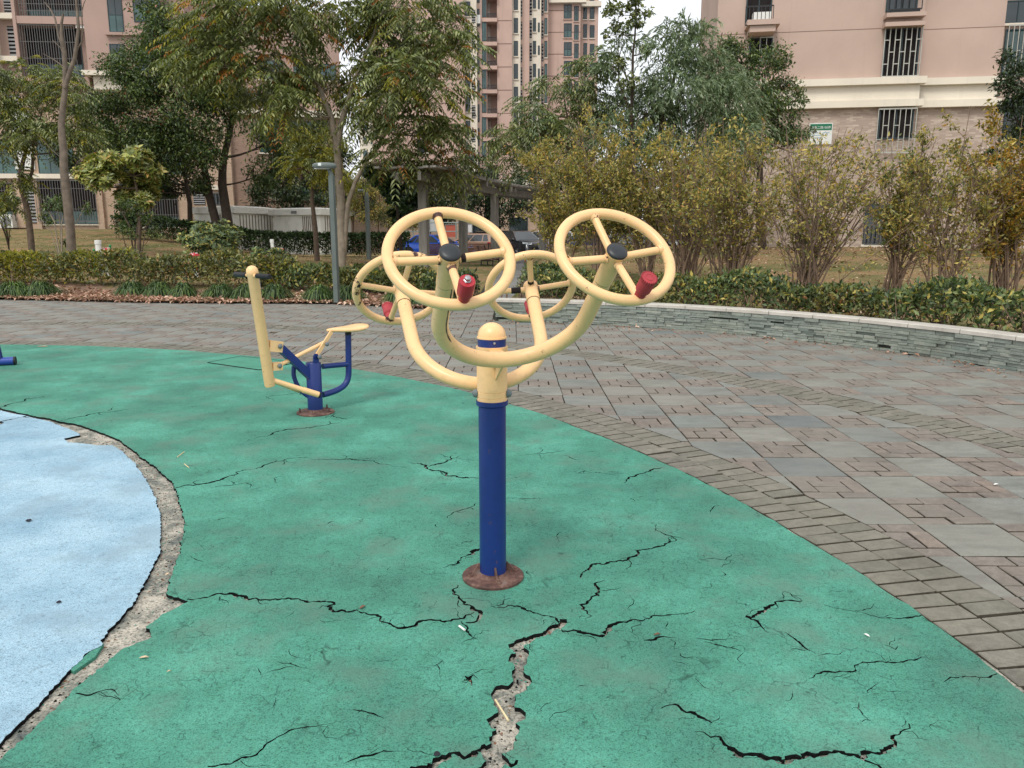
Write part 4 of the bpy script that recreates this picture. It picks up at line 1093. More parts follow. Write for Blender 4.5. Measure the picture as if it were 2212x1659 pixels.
# balcony at the left corner
s0, s1, z0, z1 = R.R(1608, 55, 1672, 66); R.box('balcony_slab', M_pinkR, s0, s1 + .1, -1.0, 0.02, z0, z1)
bw = R.window((1612, -40, 1668, 52), 0, 2, sill=False, glass=M_dark); R.guard((1610, 14, 1670, 54), bw, -0.85, 0.15, 0.05, 0.025, M_rail, ())
s0, s1, z0, z1 = R.R(1606, 66, 1668, 80); R.box('balcony_fascia', M_pinkR, s0 + .15, s1, -0.9, 0.02, z0, z1)
pl_ = R.prect('air_conditioner', M_white, (1624, 32, 1662, 50), 0.45); 
w = R.window((1618, 82, 1668, 130), 0, 2, sill=False, glass=M_dark); R.guard((1640, 82, 1668, 132), w, 0, 0.2, 0.12, 0.03, M_barsW, (0.5,), True)
# recessed corner on the far right with guarded windows
w = R.window((2168, 0, 2260, 50), 1.9, 3, sill=True); w = R.window((2166, 62, 2260, 165), 1.9, 3, sill=False, glass=M_glassG); R.guard((2163, 60, 2262, 168), w, 1.9, 0.2, 0.5, 0.03, M_barsW, (0.5,), True)
w = R.window((2168, 210, 2260, 300), 1.9, 3, sill=True)
# street name plate on the brickwork
SG = thing('street_sign', 'white wall plate with a green street name header on the tan brick wall', 'sign')
s0, s1, z0, z1 = R.R(1747, 266, 1797, 312)
pr = R.o + R.ex * (s0 + s1) / 2 + np.array([0, 0, z0]); SG.location = tuple(pr); SG.rotation_euler = (0, 0, R.rz); W_ = s1 - s0; Hh = z1 - z0
MB().box(-W_/2, W_/2, -0.05, -0.02, 0, Hh).build('plate', M_white, SG, local=True)
M_sgn = simple('sign_green', rgb(20, 110, 78), 0.4, 0.4, 0.05, 3)
MB().box(-W_/2 + .03, W_/2 - .03, -0.056, -0.048, Hh * 0.66, Hh - 0.04).build('header', M_sgn, SG, local=True)
def text_mesh(body, size, mat, parent, loc, name='lettering', width=None):
    cu = bpy.data.curves.new(name, 'FONT'); cu.body = body; cu.size = size; cu.align_x = 'CENTER'; cu.extrude = 0.002
    to = bpy.data.objects.new(name, cu); C.objects.link(to); bpy.context.view_layer.update()
    dg = bpy.context.evaluated_depsgraph_get(); me = bpy.data.meshes.new_from_object(to.evaluated_get(dg)); bpy.data.objects.remove(to)
    me.materials.clear(); me.materials.append(mat); me.name = name
    o = link_mesh(name, me, parent, loc); o.rotation_euler = (PI / 2, 0, 0)
    if width and len(me.vertices):
        xs = [v.co.x for v in me.vertices]; k = width / max(1e-6, max(xs) - min(xs)); o.scale = (k, k, 1)
    return o
text_mesh('华夏二路150弄', 0.2, M_white, SG, (0, -0.06, Hh * 0.735), width=W_ - 0.16)
for k, (a0, a1, z_) in enumerate(((-.38, -.12, .52), (-.38, .3, .40), (-.38, .05, .28), (.1, .38, .52))):
    MB().box(W_ * a0, W_ * a1, -0.053, -0.049, Hh * z_, Hh * (z_ + .05)).build('print_line', simple('sign_print', rgb(170, 190, 196), 0.5, 0.3, 0.05, 3) if k == 0 else bpy.data.materials['sign_print'], SG, local=True)

# ---- left-hand block, about 54 m away
Lb = Fac('apartment_building', 'dusty pink block with barred balconies above brick ground floor at the left', -160, 200, 55.5, rad(4))
zc0, zc1 = Lb.L(250, 172)[1], Lb.L(250, 162)[1]; zp0 = Lb.L(250, 200)[1]
sR1 = Lb.L(352, 100)[0]; sP = Lb.L(204, 100)[0]
Lb.box('brick_wall', M_brickT, -6, Lb.L(502, 430)[0], 0.3, 12, 0, zp0)
Lb.box('upper_wall', M_pinkL, -6, sR1 + 1.5, 0.28, 12, zp0 - 0.02, 26)
Lb.box('upper_wall', M_pinkL, sP, sR1, -1.3, 0.3, zc0, 26)
Lb.box('cream_panel', M_creamW, sP + .2, sR1 - .3, -1.15, 0.3, zp0, zc0); Lb.box('cornice_band', M_creamW, sP - .35, sR1 + .3, -1.6, 0.3, zc0, zc1)
for r in ((233, -20, 265, 70), (239, 95, 271, 160)): Lb.window(r, -1.3, 2, low=0.42, surround=M_pinkL)
for r in ((287, -30, 346, 48), (290, 98, 346, 162)): Lb.window(r, -1.3, 3, low=0.4, sill=False)
for yb in (78, -12): Lb.prect('window_ledge', M_pinkL, (230, yb - 6, 350, yb), 0.28, -1.3)
for r in ((56, -30, 204, 44), (58, 62, 178, 172)):
    b_ = Lb.window(r, 0.28, 5, sill=False, glass=M_dark, low=0.3); Lb.guard(r, b_, 0.28, 0.16, 0.9, 0.03, M_bars, (0.16, 0.36, 0.68))
Lb.prect('balcony_beam', M_pinkL, (50, 44, 208, 60), 1.0, 0.28); Lb.prect('balcony_beam', M_pinkL, (60, 172, 208, 190), 1.0, 0.28)
for r in ((50, -30, 57, 210), (-10, -30, 0, 210)): Lb.prect('pilaster', M_creamW if r[0] < 0 else M_pinkL, r, 1.05, 0.28)
for r in ((8, -20, 47, 31), (19, 57, 53, 123), (8, 205, 47, 262)): Lb.louver(r, 0.28, 8)
Lb.prect('ledge', M_creamW, (2, 32, 50, 44), 0.5, 0.28); Lb.prect('ledge', M_creamW, (2, 124, 56, 136), 0.5, 0.28)
w = Lb.window((186, 202, 222, 224), 0.28, 2, sill=False, glass=M_dark); Lb.guard((184, 202, 224, 226), w, 0.28, 0.16, 0.2, 0.03, M_bars, ())
ac = Lb.prect('air_conditioner', M_white, (176, 44, 196, 68), 0.9, 0.28)
# middle storeys behind the trees
for r in ((80, 285, 158, 376), (-60, 300, 36, 376), (180, 290, 215, 376), (262, 290, 310, 376), (318, 290, 392, 376)): Lb.window(r, 0.3, 3, glass=M_glassG, low=0.35)
Lb.prect('white_screen', M_white, (28, 240, 70, 366), 0.12, 0.3)
Lb.prect('cream_ledge', M_creamW, (-80, 376, 232, 386), 0.35, 0.3)
# ground floor: barred windows, louvres, brick piers
for r in ((84, 390, 212, 484), (-50, 396, 36, 482), (262, 398, 308, 490), (312, 418, 388, 490)):
    w = Lb.window(r, 0.3, 4, glass=M_dark, low=0.3); Lb.guard((r[0], r[1], r[2], r[3] - 6), w, 0.3, 0.17, 0.35, 0.03, M_bars, (0.3, 0.8))
Lb.louver((55, 397, 80, 482), 0.3, 12)
for r in ((36, 388, 54, 492), (80, 388, 90, 500), (213, 398, 226, 500), (247, 398, 262, 496), (388, 396, 412, 498)): Lb.prect('brick_pier', M_brickT, r, 0.25, 0.3)
Lb.louver((418, 414, 443, 442), 0.3, 6); w = Lb.window((457, 418, 480, 442), 0.3, 2, sill=False); Lb.guard((456, 417, 481, 443), w, 0.3, 0.17, 0.12, 0.03, M_bars, ())
Lb.prect('cream_lintel', M_creamW, (414, 400, 480, 410), 0.15, 0.3)
acu = Lb.prect('air_conditioner', M_white, (8, 464, 40, 492), 0.8, 0.3)
s0, s1, z0, z1 = Lb.R(10, 468, 32, 489); MB().lathe(((s0 + s1) / 2, -0.52, (z0 + z1) / 2), (0, -1, 0), [((s1 - s0) * .46, 0), ((s1 - s0) * .46, 0.02), ((s1 - s0) * .42, 0.022), ((s1 - s0) * .1, 0.01)], 20).build('fan_grille', M_louv, acu, local=True)
# its brick wing running back behind the transformer kiosks
Wg = Fac('brick_wing', 'brown brick end wall with cream upper windows behind the transformer kiosks', 502, 420, 57.5, rad(14))
sw1 = Wg.L(740, 300)[0]
Wg.box('brick_wall', M_brickB, 0, sw1, 0, 10, 0, Wg.L(600, 250)[1]); Wg.box('upper_wall', M_pinkL, 0, sw1, 0.03, 10, Wg.L(600, 250)[1] - .02, Wg.L(600, 20)[1])
Wg.prect('cornice_band', M_creamW, (500, 238, 742, 252), 0.3)
for r in ((560, 130, 612, 172), (634, 138, 676, 173), (690, 138, 726, 174), (560, 262, 612, 330), (634, 262, 690, 330), (640, 372, 690, 430)): Wg.window(r, 0, 3, glass=M_glassG)

# ---- tower, nearly 100 m away, in stepped bays
T = Fac('tower_block', 'tall pink tower with cream window strips and small balconies in the centre background', 813, 200, 97.0, rad(-2))
zt = 60.0
def xs(x, dy=0.0): return T.L(x, 170, dy)[0]
BX = [(800, 1003, 0.0, M_pinkT, 'wall_bay'), (1003, 1030, 1.2, M_creamW, 'window_bay'), (1030, 1052, 2.2, M_pinkT, 'window_bay'), (1052, 1074, 4.2, M_pinkT, 'balcony_bay'), (1074, 1106, 2.6, M_pinkT, 'wall_bay'),
      (1106, 1124, 3.4, M_creamW, 'window_bay'), (1124, 1143, 4.4, M_pinkT, 'wall_bay'), (1143, 1168, 5.4, M_creamW, 'window_bay'), (1168, 1183, 6.6, M_pinkT, 'window_bay'), (1183, 1252, 8.0, M_pinkT, 'wall_bay'), (1252, 1290, 9.5, M_pinkT, 'window_bay')]
for x0, x1, dy, mt, nm in BX: T.box(nm, mt, xs(x0, dy), xs(x1, dy), dy, 20, 0, zt)
def wcol(x0, x1, dy, ys, h, **kw):
    for y in ys: T.window((x0, y, x1, y + h), dy, **kw)
def lcol(x0, x1, dy, ys, h):
    for y in ys: T.louver((x0, y, x1, y + h), dy, 5)
Y1 = [-50 + 51.5 * k for k in range(8)]
wcol(1005, 1016, 1.2, [y + 2 for y in Y1], 32, cols=2, fw=0.1, surround=M_creamW)
lcol(1019, 1027, 1.2, [y + 20 for y in Y1], 28)
wcol(1030, 1036, 2.2, [y + 18 for y in Y1], 38, cols=1, fw=0.09, sill=False)
wcol(1041, 1051, 2.2, [y - 6 for y in Y1], 42, cols=2, fw=0.09, glass=M_glassG, sill=False)
M_pipe = simple('white_drain_pipe', rgb(222, 214, 206), 0.5, 0.4, 0.05, 3)
for x in (1055, 1058):
    MB().tube([(xs(x, 4.1), 4.08, 0), (xs(x, 4.1), 4.08, zt)], 0.09, 8).build('drain_pipe', M_pipe, T.root, local=True)
for k, y in enumerate(Y1):
    s0, s1, z0, z1 = T.R(1044, y + 38, 1074, y + 46, 2.2); sl_ = T.box('balcony', M_pinkT, s0, s1, 2.0, 4.25, z0, z1)
    m = MB(); s0, s1, z0, z1 = T.R(1053, y + 28, 1073, y + 38, 2.3)
    for q in np.linspace(s0, s1, 12): m.box(q - .025, q + .025, 2.25, 2.3, z0, z1)
    m.box(s0, s1, 2.24, 2.31, z1 - .04, z1 + .04); m.build('railing', M_rail, sl_, local=True)
    zz = T.L(1090, y + 30)[1]
    T.box('render_joint', M_joint, xs(1074, 2.6) + .02, xs(1106, 2.6), 2.59, 2.62, zz - .05, zz + .05)
    zz = T.L(950, y + 16)[1]; T.box('render_joint', M_joint, xs(800), xs(1003), -0.01, 0.02, zz - .05, zz + .05)
    zz = T.L(1215, y + 30)[1]; T.box('render_joint', M_joint, xs(1183, 8), xs(1252, 8), 7.99, 8.02, zz - .05, zz + .05)
Y2 = [-60 + 49.5 * k for k in range(8)]
wcol(1110, 1119, 3.4, Y2, 33, cols=2, fw=0.09); lcol(1124.5, 1128, 4.4, [y + 8 for y in Y2], 38); lcol(1144, 1149, 5.4, [y + 5 for y in Y2], 38)
wcol(1151, 1158, 5.4, Y2, 30, cols=2, fw=0.09); wcol(1162, 1166, 5.4, [y + 10 for y in Y2], 20, cols=1, fw=0.09, sill=False)
lcol(1170, 1174, 6.6, [y + 6 for y in Y2], 38); wcol(1176, 1182, 6.6, Y2, 36, cols=1, fw=0.09, glass=M_glassG)
Y3 = [10 + 40.5 * k for k in range(5)]
wcol(1218, 1235, 8.0, Y3, 31, cols=2, fw=0.1, low=0.5, surround=M_pinkT); wcol(1240, 1250, 8.0, [y + 3 for y in Y3], 33, cols=2, fw=0.1, low=0.5, surround=M_pinkT)
wcol(1260, 1268, 9.5, [y + 2 for y in [-28] + Y3], 30, cols=2, fw=0.1); wcol(1274, 1284, 9.5, [y + 4 for y in [-28] + Y3], 28, cols=2, fw=0.1)
s0, s1, z0, z1 = T.R(1186, -3, 1260, 6, 7.6); T.box('cornice_band', M_creamW, s0, s1 + .4, 7.4, 8.1, z0, z1)
s0, s1, z0, z1 = T.R(1256, 3, 1294, 14, 9.1); T.box('cornice_band', M_creamW, s0, s1 + .3, 8.9, 9.6, z0, z1)
T.prect('white_laundry', M_white, (1030, 34, 1038, 52), 0.4, 2.2)
for r in ((902, 132, 926, 148), (902, 300, 926, 330)): T.window(r, 0, 2)
# far cream blocks seen through gaps
for (x0, x1, y0, Y, lab) in ((778, 812, 205, 170, 'small far pale block with blue windows glimpsed through the tall tree'), (1531, 1552, 84, 150, 'sliver of a far cream roof storey left of the pink block')):
    F_ = Fac('far_building', lab, x0, y0, Y, 0.0)
    a, b2, z0, z1 = F_.R(x0, y0, x1 + 6, 480); F_.box('wall', M_creamW, a, b2, 0, 12, 0, z1)
    for k in range(9):
        for j in range(2):
            xx = x0 + (x1 - x0) * (0.2 + 0.45 * j); yy = y0 + 8 + 28 * k
            if yy < 380: F_.window((xx, yy, xx + (x1 - x0) * .28, yy + 15), 0, 2, fw=0.12, glass=M_glassG)
# ------------------------------------------------------------------ foliage
VR = np.random.default_rng(77)
def rv(n, rng=VR):
    v = rng.normal(0, 1, (n, 3)); return v / np.linalg.norm(v, axis=1)[:, None]
def nrm(v): return v / np.maximum(np.linalg.norm(v, axis=1), 1e-9)[:, None]
def leaf_mesh(name, P, D, Nn, Ln, Wd, mat, parent=None, org=(0,0,0), fold=0.22, curl=0.12, kind=None):
    n = len(P); D = nrm(D); T = nrm(np.cross(D, Nn)); U = np.cross(T, D)
    Ln = np.broadcast_to(Ln, (n,))[:, None]; Wd = np.broadcast_to(Wd, (n,))[:, None]
    V = np.empty((n, 4, 3), np.float32); o = np.asarray(org, float)
    V[:, 0] = P - o
    V[:, 1] = P + D * Ln * 0.46 + T * Wd * 0.5 + U * Wd * fold - o
    V[:, 2] = P + D * Ln - U * Ln * curl - o
    V[:, 3] = P + D * Ln * 0.46 - T * Wd * 0.5 + U * Wd * fold - o
    idx = np.arange(n, dtype=np.int32)[:, None] * 4
    F = np.concatenate([idx + 0, idx + 1, idx + 2, idx + 0, idx + 2, idx + 3], 1).reshape(-1)
    me = bpy.data.meshes.new(name); me.vertices.add(n * 4); me.vertices.foreach_set('co', V.reshape(-1))
    me.loops.add(len(F)); me.loops.foreach_set('vertex_index', F)
    me.polygons.add(n * 2); me.polygons.foreach_set('loop_start', np.arange(0, n * 6, 3, dtype=np.int32)); me.polygons.foreach_set('loop_total', np.full(n * 2, 3, np.int32))
    me.materials.append(mat); me.update(calc_edges=True)
    o_ = link_mesh(name, me, parent, None if parent is not None else tuple(o)); ORG[o_.name] = o
    if kind: o_['kind'] = kind
    return o_
def spray(cs, rs, per, rng=VR, sub=9, squash=0.8):
    """points gathered into sub-clumps of each crown lobe, so the crown has light and dark masses and gaps"""
    out, lobe = [], []
    for c, r, n in zip(cs, rs, per):
        k = max(3, sub); d = rv(k, rng); sc = c + d * r * rng.uniform(0.35, 0.95, (k, 1)) * np.array([1, 1, squash])
        w = rng.integers(0, k, n); p = sc[w] + rng.normal(0, 1, (n, 3)) * (r * 0.24) * np.array([1, 1, 0.75])
        out.append(p); lobe.append(np.repeat(c[None], n, 0))
    return np.vstack(out), np.vstack(lobe)
def g_simple(P, Lb, rng=VR, droop=0.35):
    n = len(P); D = nrm(nrm(P - Lb) * 0.5 + rv(n, rng) + np.array([0, 0, -droop])); Nn = nrm(rv(n, rng) * 0.8 + np.array([0, -0.2, 0.9]))
    return P, D, Nn
def g_frond(P, Lb, Lf, pairs=7, rng=VR, ll=0.30, wr=0.30, droop=0.55):
    n = len(P); D = nrm(P - Lb + rv(n, rng) * 0.35); D[:, 2] = D[:, 2] * 0.4 + 0.05; D = nrm(D)
    S = nrm(np.cross(D, np.array([0, 0, 1.0]))); Up = np.cross(S, D); L = Lf * rng.uniform(0.75, 1.2, n)
    PP, DD, NN, LL = [], [], [], []
    for k in range(pairs):
        t = 0.18 + 0.8 * k / (pairs - 1); base = P + D * (L * t)[:, None] - np.array([0, 0, 1.0]) * (L * droop * t * t)[:, None]
        tang = nrm(D - np.array([0, 0, 1.0]) * 2 * droop * t)
        for s in (-1, 1):
            d = nrm(S * s * 0.85 + tang * 0.55 - np.array([0, 0, 1.0]) * rng.uniform(0.15, 0.75, (n, 1)) + rv(n, rng) * 0.12)
            PP.append(base); DD.append(d); NN.append(nrm(Up + rv(n, rng) * 0.25)); LL.append(L * ll * (1 - 0.45 * abs(t - 0.45)) * rng.uniform(0.85, 1.1, n))
    LL = np.concatenate(LL); return np.vstack(PP), np.vstack(DD), np.vstack(NN), LL, LL * wr
def g_willow(P, Lb, Ls, k=12, rng=VR, ll=0.15):
    n = len(P); D = nrm(nrm(P - Lb) * 0.6 + rv(n, rng) * 0.5 + np.array([0, 0, 0.55])); L = Ls * rng.uniform(0.6, 1.25, n)
    PP, DD = [], []
    for i in range(k):
        t = (i + rng.random(n)) / k; b = P + D * (L * t)[:, None] - np.array([0, 0, 1.0]) * (L * 0.75 * t * t)[:, None]
        tg = nrm(D - np.array([0, 0, 1.5]) * t[:, None]); PP.append(b); DD.append(nrm(tg + rv(n, rng) * 0.55 + np.array([0, 0, -0.35])))
    P2, D2 = np.vstack(PP), np.vstack(DD); m = len(P2)
    return P2, D2, rv(m, rng), ll * rng.uniform(0.7, 1.2, m), np.full(m, ll * 0.17)
def g_whorl(P, Lb, ll, k=8, rng=VR):
    n = len(P); ax = nrm(nrm(P - Lb) + rv(n, rng) * 0.4 + np.array([0, -0.25, 0.9])); a = nrm(np.cross(ax, rv(n, rng))); b = np.cross(ax, a)
    PP, DD, NN = [], [], []
    for i in range(k):
        t = 2 * PI * i / k + rng.uniform(-.3, .3, n); d = nrm(np.cos(t)[:, None] * a + np.sin(t)[:, None] * b + ax * rng.uniform(0.2, 0.9, (n, 1)))
        PP.append(P); DD.append(d); NN.append(ax)
    m = n * k; L = ll * rng.uniform(0.7, 1.15, m); return np.vstack(PP), np.vstack(DD), np.vstack(NN), L, L * 0.4
M_bark = simple('grey_brown_bark', rgb(104, 90, 78), 0.9, 0.15, 0.3, 8, 0.6, 40)
M_barkD = simple('dark_bark', rgb(72, 62, 54), 0.9, 0.15, 0.3, 8, 0.6, 40)
M_barkP = simple('pale_bark', rgb(150, 138, 122), 0.9, 0.15, 0.3, 5, 0.5, 40)
M_barkG = simple('greyish_bark', rgb(122, 110, 98), 0.9, 0.15, 0.35, 5, 0.5, 40)
M_twig = simple('brown_twigs', rgb(132, 112, 96), 0.9, 0.15, 0.3, 8)
LM = {
 'pist': leaf_mat('pinnate_tree_leaf', [(0, rgb(66, 78, 42)), (0.4, rgb(98, 110, 62)), (0.8, rgb(134, 144, 90)), (1, rgb(176, 176, 122))], 0.4, 0.3, 0.55),
 'autumn': leaf_mat('orange_leaf', [(0, rgb(140, 86, 46)), (0.6, rgb(166, 112, 58)), (1, rgb(182, 142, 72))], 0.5, 0.35),
 'camph': leaf_mat('camphor_leaf', [(0, rgb(46, 62, 32)), (0.5, rgb(72, 92, 48)), (0.85, rgb(104, 124, 66)), (0.98, rgb(132, 144, 80)), (1, rgb(150, 76, 54))], 0.4, 0.24, 0.5),
 'dark': leaf_mat('dark_evergreen_leaf', [(0, rgb(30, 44, 26)), (0.6, rgb(52, 70, 40)), (1, rgb(84, 104, 60))], 0.4, 0.2, 0.5),
 'hedge': leaf_mat('clipped_hedge_leaf', [(0, rgb(26, 38, 24)), (0.6, rgb(46, 62, 36)), (1, rgb(76, 96, 54))], 0.7, 0.15, 0.15),
 'willow': leaf_mat('willow_leaf', [(0, rgb(82, 100, 70)), (0.5, rgb(112, 132, 96)), (1, rgb(160, 174, 138))], 0.45, 0.3, 0.45),
 'yell': leaf_mat('yellowing_shrub_leaf', [(0, rgb(104, 104, 52)), (0.3, rgb(136, 130, 68)), (0.65, rgb(176, 162, 88)), (0.93, rgb(210, 188, 112)), (1, rgb(206, 150, 76))], 0.45, 0.35, 0.4),
 'gold': leaf_mat('golden_shrub_leaf', [(0, rgb(96, 92, 38)), (0.35, rgb(138, 120, 46)), (0.75, rgb(186, 150, 56)), (1, rgb(198, 136, 50))], 0.45, 0.35, 0.4),
 'magn': leaf_mat('magnolia_leaf', [(0, rgb(86, 100, 46)), (0.5, rgb(136, 146, 72)), (0.85, rgb(186, 184, 106)), (1, rgb(196, 156, 86))], 0.35, 0.2, 0.6),
 'magd': leaf_mat('dark_magnolia_leaf', [(0, rgb(34, 52, 30)), (0.7, rgb(62, 86, 50)), (1, rgb(96, 120, 76))], 0.3, 0.15, 0.6),
 'low': leaf_mat('low_hedge_leaf', [(0, rgb(60, 68, 40)), (0.4, rgb(94, 102, 60)), (0.75, rgb(126, 129, 78)), (0.93, rgb(168, 154, 84)), (1, rgb(146, 96, 62))], 0.4, 0.25, 0.5),
 'lowg': leaf_mat('wall_hedge_leaf', [(0, rgb(52, 68, 42)), (0.5, rgb(88, 106, 64)), (0.84, rgb(124, 138, 86)), (0.93, rgb(180, 170, 92)), (1, rgb(196, 176, 92))], 0.45, 0.22, 0.45),
 'lime': leaf_mat('lime_leaf', [(0, rgb(96, 100, 36)), (0.6, rgb(140, 138, 50)), (1, rgb(172, 160, 66))], 0.45, 0.35),
 'grass': leaf_mat('grass_tuft_blade', [(0, rgb(40, 62, 26)), (0.6, rgb(70, 96, 42)), (1, rgb(112, 134, 66))], 0.45, 0.25, 0.45),
 'litter': leaf_mat('fallen_leaf', [(0, rgb(132, 96, 80)), (0.5, rgb(172, 134, 114)), (0.85, rgb(204, 170, 148)), (1, rgb(218, 194, 172))], 0.8, 0.1, 0.2),
}
DENS = 2.0
def gz(x, y): return float(zL(x, y)) if x < -0.4 else float(zR(x, y))
def pxm(Y): return Y / 1663.0
def tree(name, label, Y, base, trunks, clumps, gen, bark=None, depth=0.7, seed=1, group=None, cat='tree', per=1.0, twigs=True, squash=0.85):
    rng = np.random.default_rng(seed)
    b = A(base[0], base[1], Y); b[2] = gz(b[0], Y) - 0.02
    t = thing(name, label, cat, b, 0, group)
    m = MB(); nodes = []
    for pts, r0, r1 in trunks:
        P = [A(x, y, Y) for x, y in pts]; P = [p + np.array([0, rng.normal(0, 0.05), 0]) for p in P]
        if abs(pts[0][1] - base[1]) < 12: P[0] = b.copy() if abs(pts[0][0] - base[0]) < 6 else np.array([P[0][0], Y, b[2]])
        P = [p + rng.normal(0, 0.012, 3) for p in sum([[P[i], (P[i] + P[i + 1]) / 2 + rng.normal(0, .02, 3)] for i in range(len(P) - 1)], [])] + [P[-1]]
        m.tube(P, list(np.linspace(r0, r1, len(P))), 8); nodes += [(p, r) for p, r in zip(P, np.linspace(r0, r1, len(P)))]
    cs, rs, pr = [], [], []
    for c in clumps:
        p = A(c[0], c[1], Y); r = c[2] * pxm(Y); p[1] += rng.uniform(-1, 1) * depth * (2.2 * r)
        cs.append(p); rs.append(r)
        low = [q for q in nodes if q[0][2] < p[2] + 0.2 * r] or nodes
        q = min(low, key=lambda q: np.linalg.norm(q[0] - p) + 0.6 * abs(q[0][2] - p[2] + r))
        mid = (q[0] + p) / 2 + np.array([0, 0, -0.12]) * np.linalg.norm(p - q[0]) + rng.normal(0, 0.06, 3)
        path = bez([q[0], mid, p], 7); rr = min(q[1] * 0.7, 0.02 + 0.035 * r)
        m.tube(path, list(np.linspace(rr, rr * 0.35, 7)), 5)
        if twigs:
            for k in range(6):
                s = path[rng.integers(3, 7)]; e = p + rv(1, rng)[0] * r * 0.85
                m.tube([s, (s + e) / 2 + rng.normal(0, .05 * r, 3), e], [rr * .4, rr * .3, rr * .12], 4)
    tk = m.build('trunk', bark or M_bark, t, smooth=60)
    for (mat, n_of, g) in gen:
        pr = [max(3, int(n_of(r) * per * DENS)) for r in rs]
        P, Lb_ = spray(cs, rs, pr, rng, squash=squash)
        out = g(P, Lb_, rng); leaf_mesh('crown', *out, LM[mat], t, b)
    return t
def simple_gen(L, W, droop=0.35):
    def g(P, Lb_, rng):
        P, D, Nn = g_simple(P, Lb_, rng, droop); n = len(P); l = L * rng.uniform(0.65, 1.25, n); return P, D, Nn, l, l * (W / L)
    return g
def frond_gen(Lf, pairs=7, ll=0.30, wr=0.30, droop=0.55): return lambda P, Lb_, rng: g_frond(P, Lb_, Lf, pairs, rng, ll, wr, droop)
def willow_gen(Ls, k, ll): return lambda P, Lb_, rng: g_willow(P, Lb_, Ls, k, rng, ll)
def whorl_gen(ll, k=8): return lambda P, Lb_, rng: g_whorl(P, Lb_, ll, k, rng)

# ---- big pinnate tree left of centre
tree('pinnate_tree', 'tall tree with drooping feathery leaves, some orange, just behind the near lamp post', 30.0, (738, 598),
     [([(738, 598), (736, 480), (733, 380), (728, 318)], .19, .14), ([(728, 318), (716, 255), (692, 195), (655, 120), (640, 40)], .12, .04), ([(729, 318), (745, 240), (762, 180), (800, 95), (832, 10)], .12, .04),
      ([(742, 560), (752, 440), (790, 350), (835, 285), (868, 220)], .11, .04)],
     [(480,38,60),(560,40,66),(640,30,66),(720,18,66),(800,28,62),(880,20,62),(948,30,52),(436,128,56),(520,150,58),(600,158,52),(684,172,56),(770,165,52),(850,120,58),(930,110,52),(985,125,38),(880,205,56),(950,212,46),(820,245,46),(905,290,52),(960,285,40),(862,340,46),(940,350,42),(992,345,28),(640,230,42),(560,228,42),(420,60,45)],
     [('pist', lambda r: 46 * r * r, frond_gen(0.88, 7, 0.33, 0.28)), ('autumn', lambda r: 4.2 * r * r, frond_gen(0.7, 6, 0.34, 0.32)), ('lime', lambda r: 5 * r * r, frond_gen(0.8, 6, 0.33, 0.3))], M_barkP, 0.9, 1)
# ---- camphor group on the left lawn
tree('camphor_tree', 'broad dense camphor with two leaning trunks in front of the left transformer kiosk', 43.6, (474, 498),
     [([(470, 498), (452, 420), (440, 360), (410, 280)], .27, .14), ([(497, 498), (479, 400), (482, 340), (505, 240)], .29, .14)],
     [(330,95,55),(390,62,52),(420,150,66),(340,195,64),(262,228,50),(420,250,74),(500,220,66),(560,290,62),(482,330,52),(380,325,55),(300,298,52),(232,288,38),(560,362,40),(440,395,26),(520,130,58),(600,210,50),(300,150,45),(350,380,35)],
     [('camph', lambda r: 620 * r * r, simple_gen(0.2, 0.085))], M_barkD, 0.8, 2)
tree('camphor_tree', 'slender dark camphor at left whose trunk stands beside the brick pier', 46.0, (410, 500),
     [([(410, 500), (412, 440), (402, 400), (396, 330)], .16, .08)], [(400,330,45),(360,350,45),(330,395,35),(395,400,25),(270,350,40),(230,330,38),(320,330,42),(280,310,42),(200,300,38),(350,300,44),(235,380,32),(290,385,34),(365,410,26),(205,250,34),(170,345,30)],
     [('dark', lambda r: 620 * r * r, simple_gen(0.2, 0.085))], M_barkD, 0.8, 3)
tree('evergreen_tree', 'dark evergreen tree behind the gap between the two transformer kiosks', 53.0, (640, 500),
     [([(640, 500), (642, 430), (650, 380)], .3, .18)], [(600,330,56),(660,375,52),(590,400,40),(700,418,38),(650,300,50),(560,430,34),(625,425,36),(720,340,40),(690,290,40)],
     [('dark', lambda r: 420 * r * r, simple_gen(0.24, 0.1))], M_barkD, 0.7, 4)
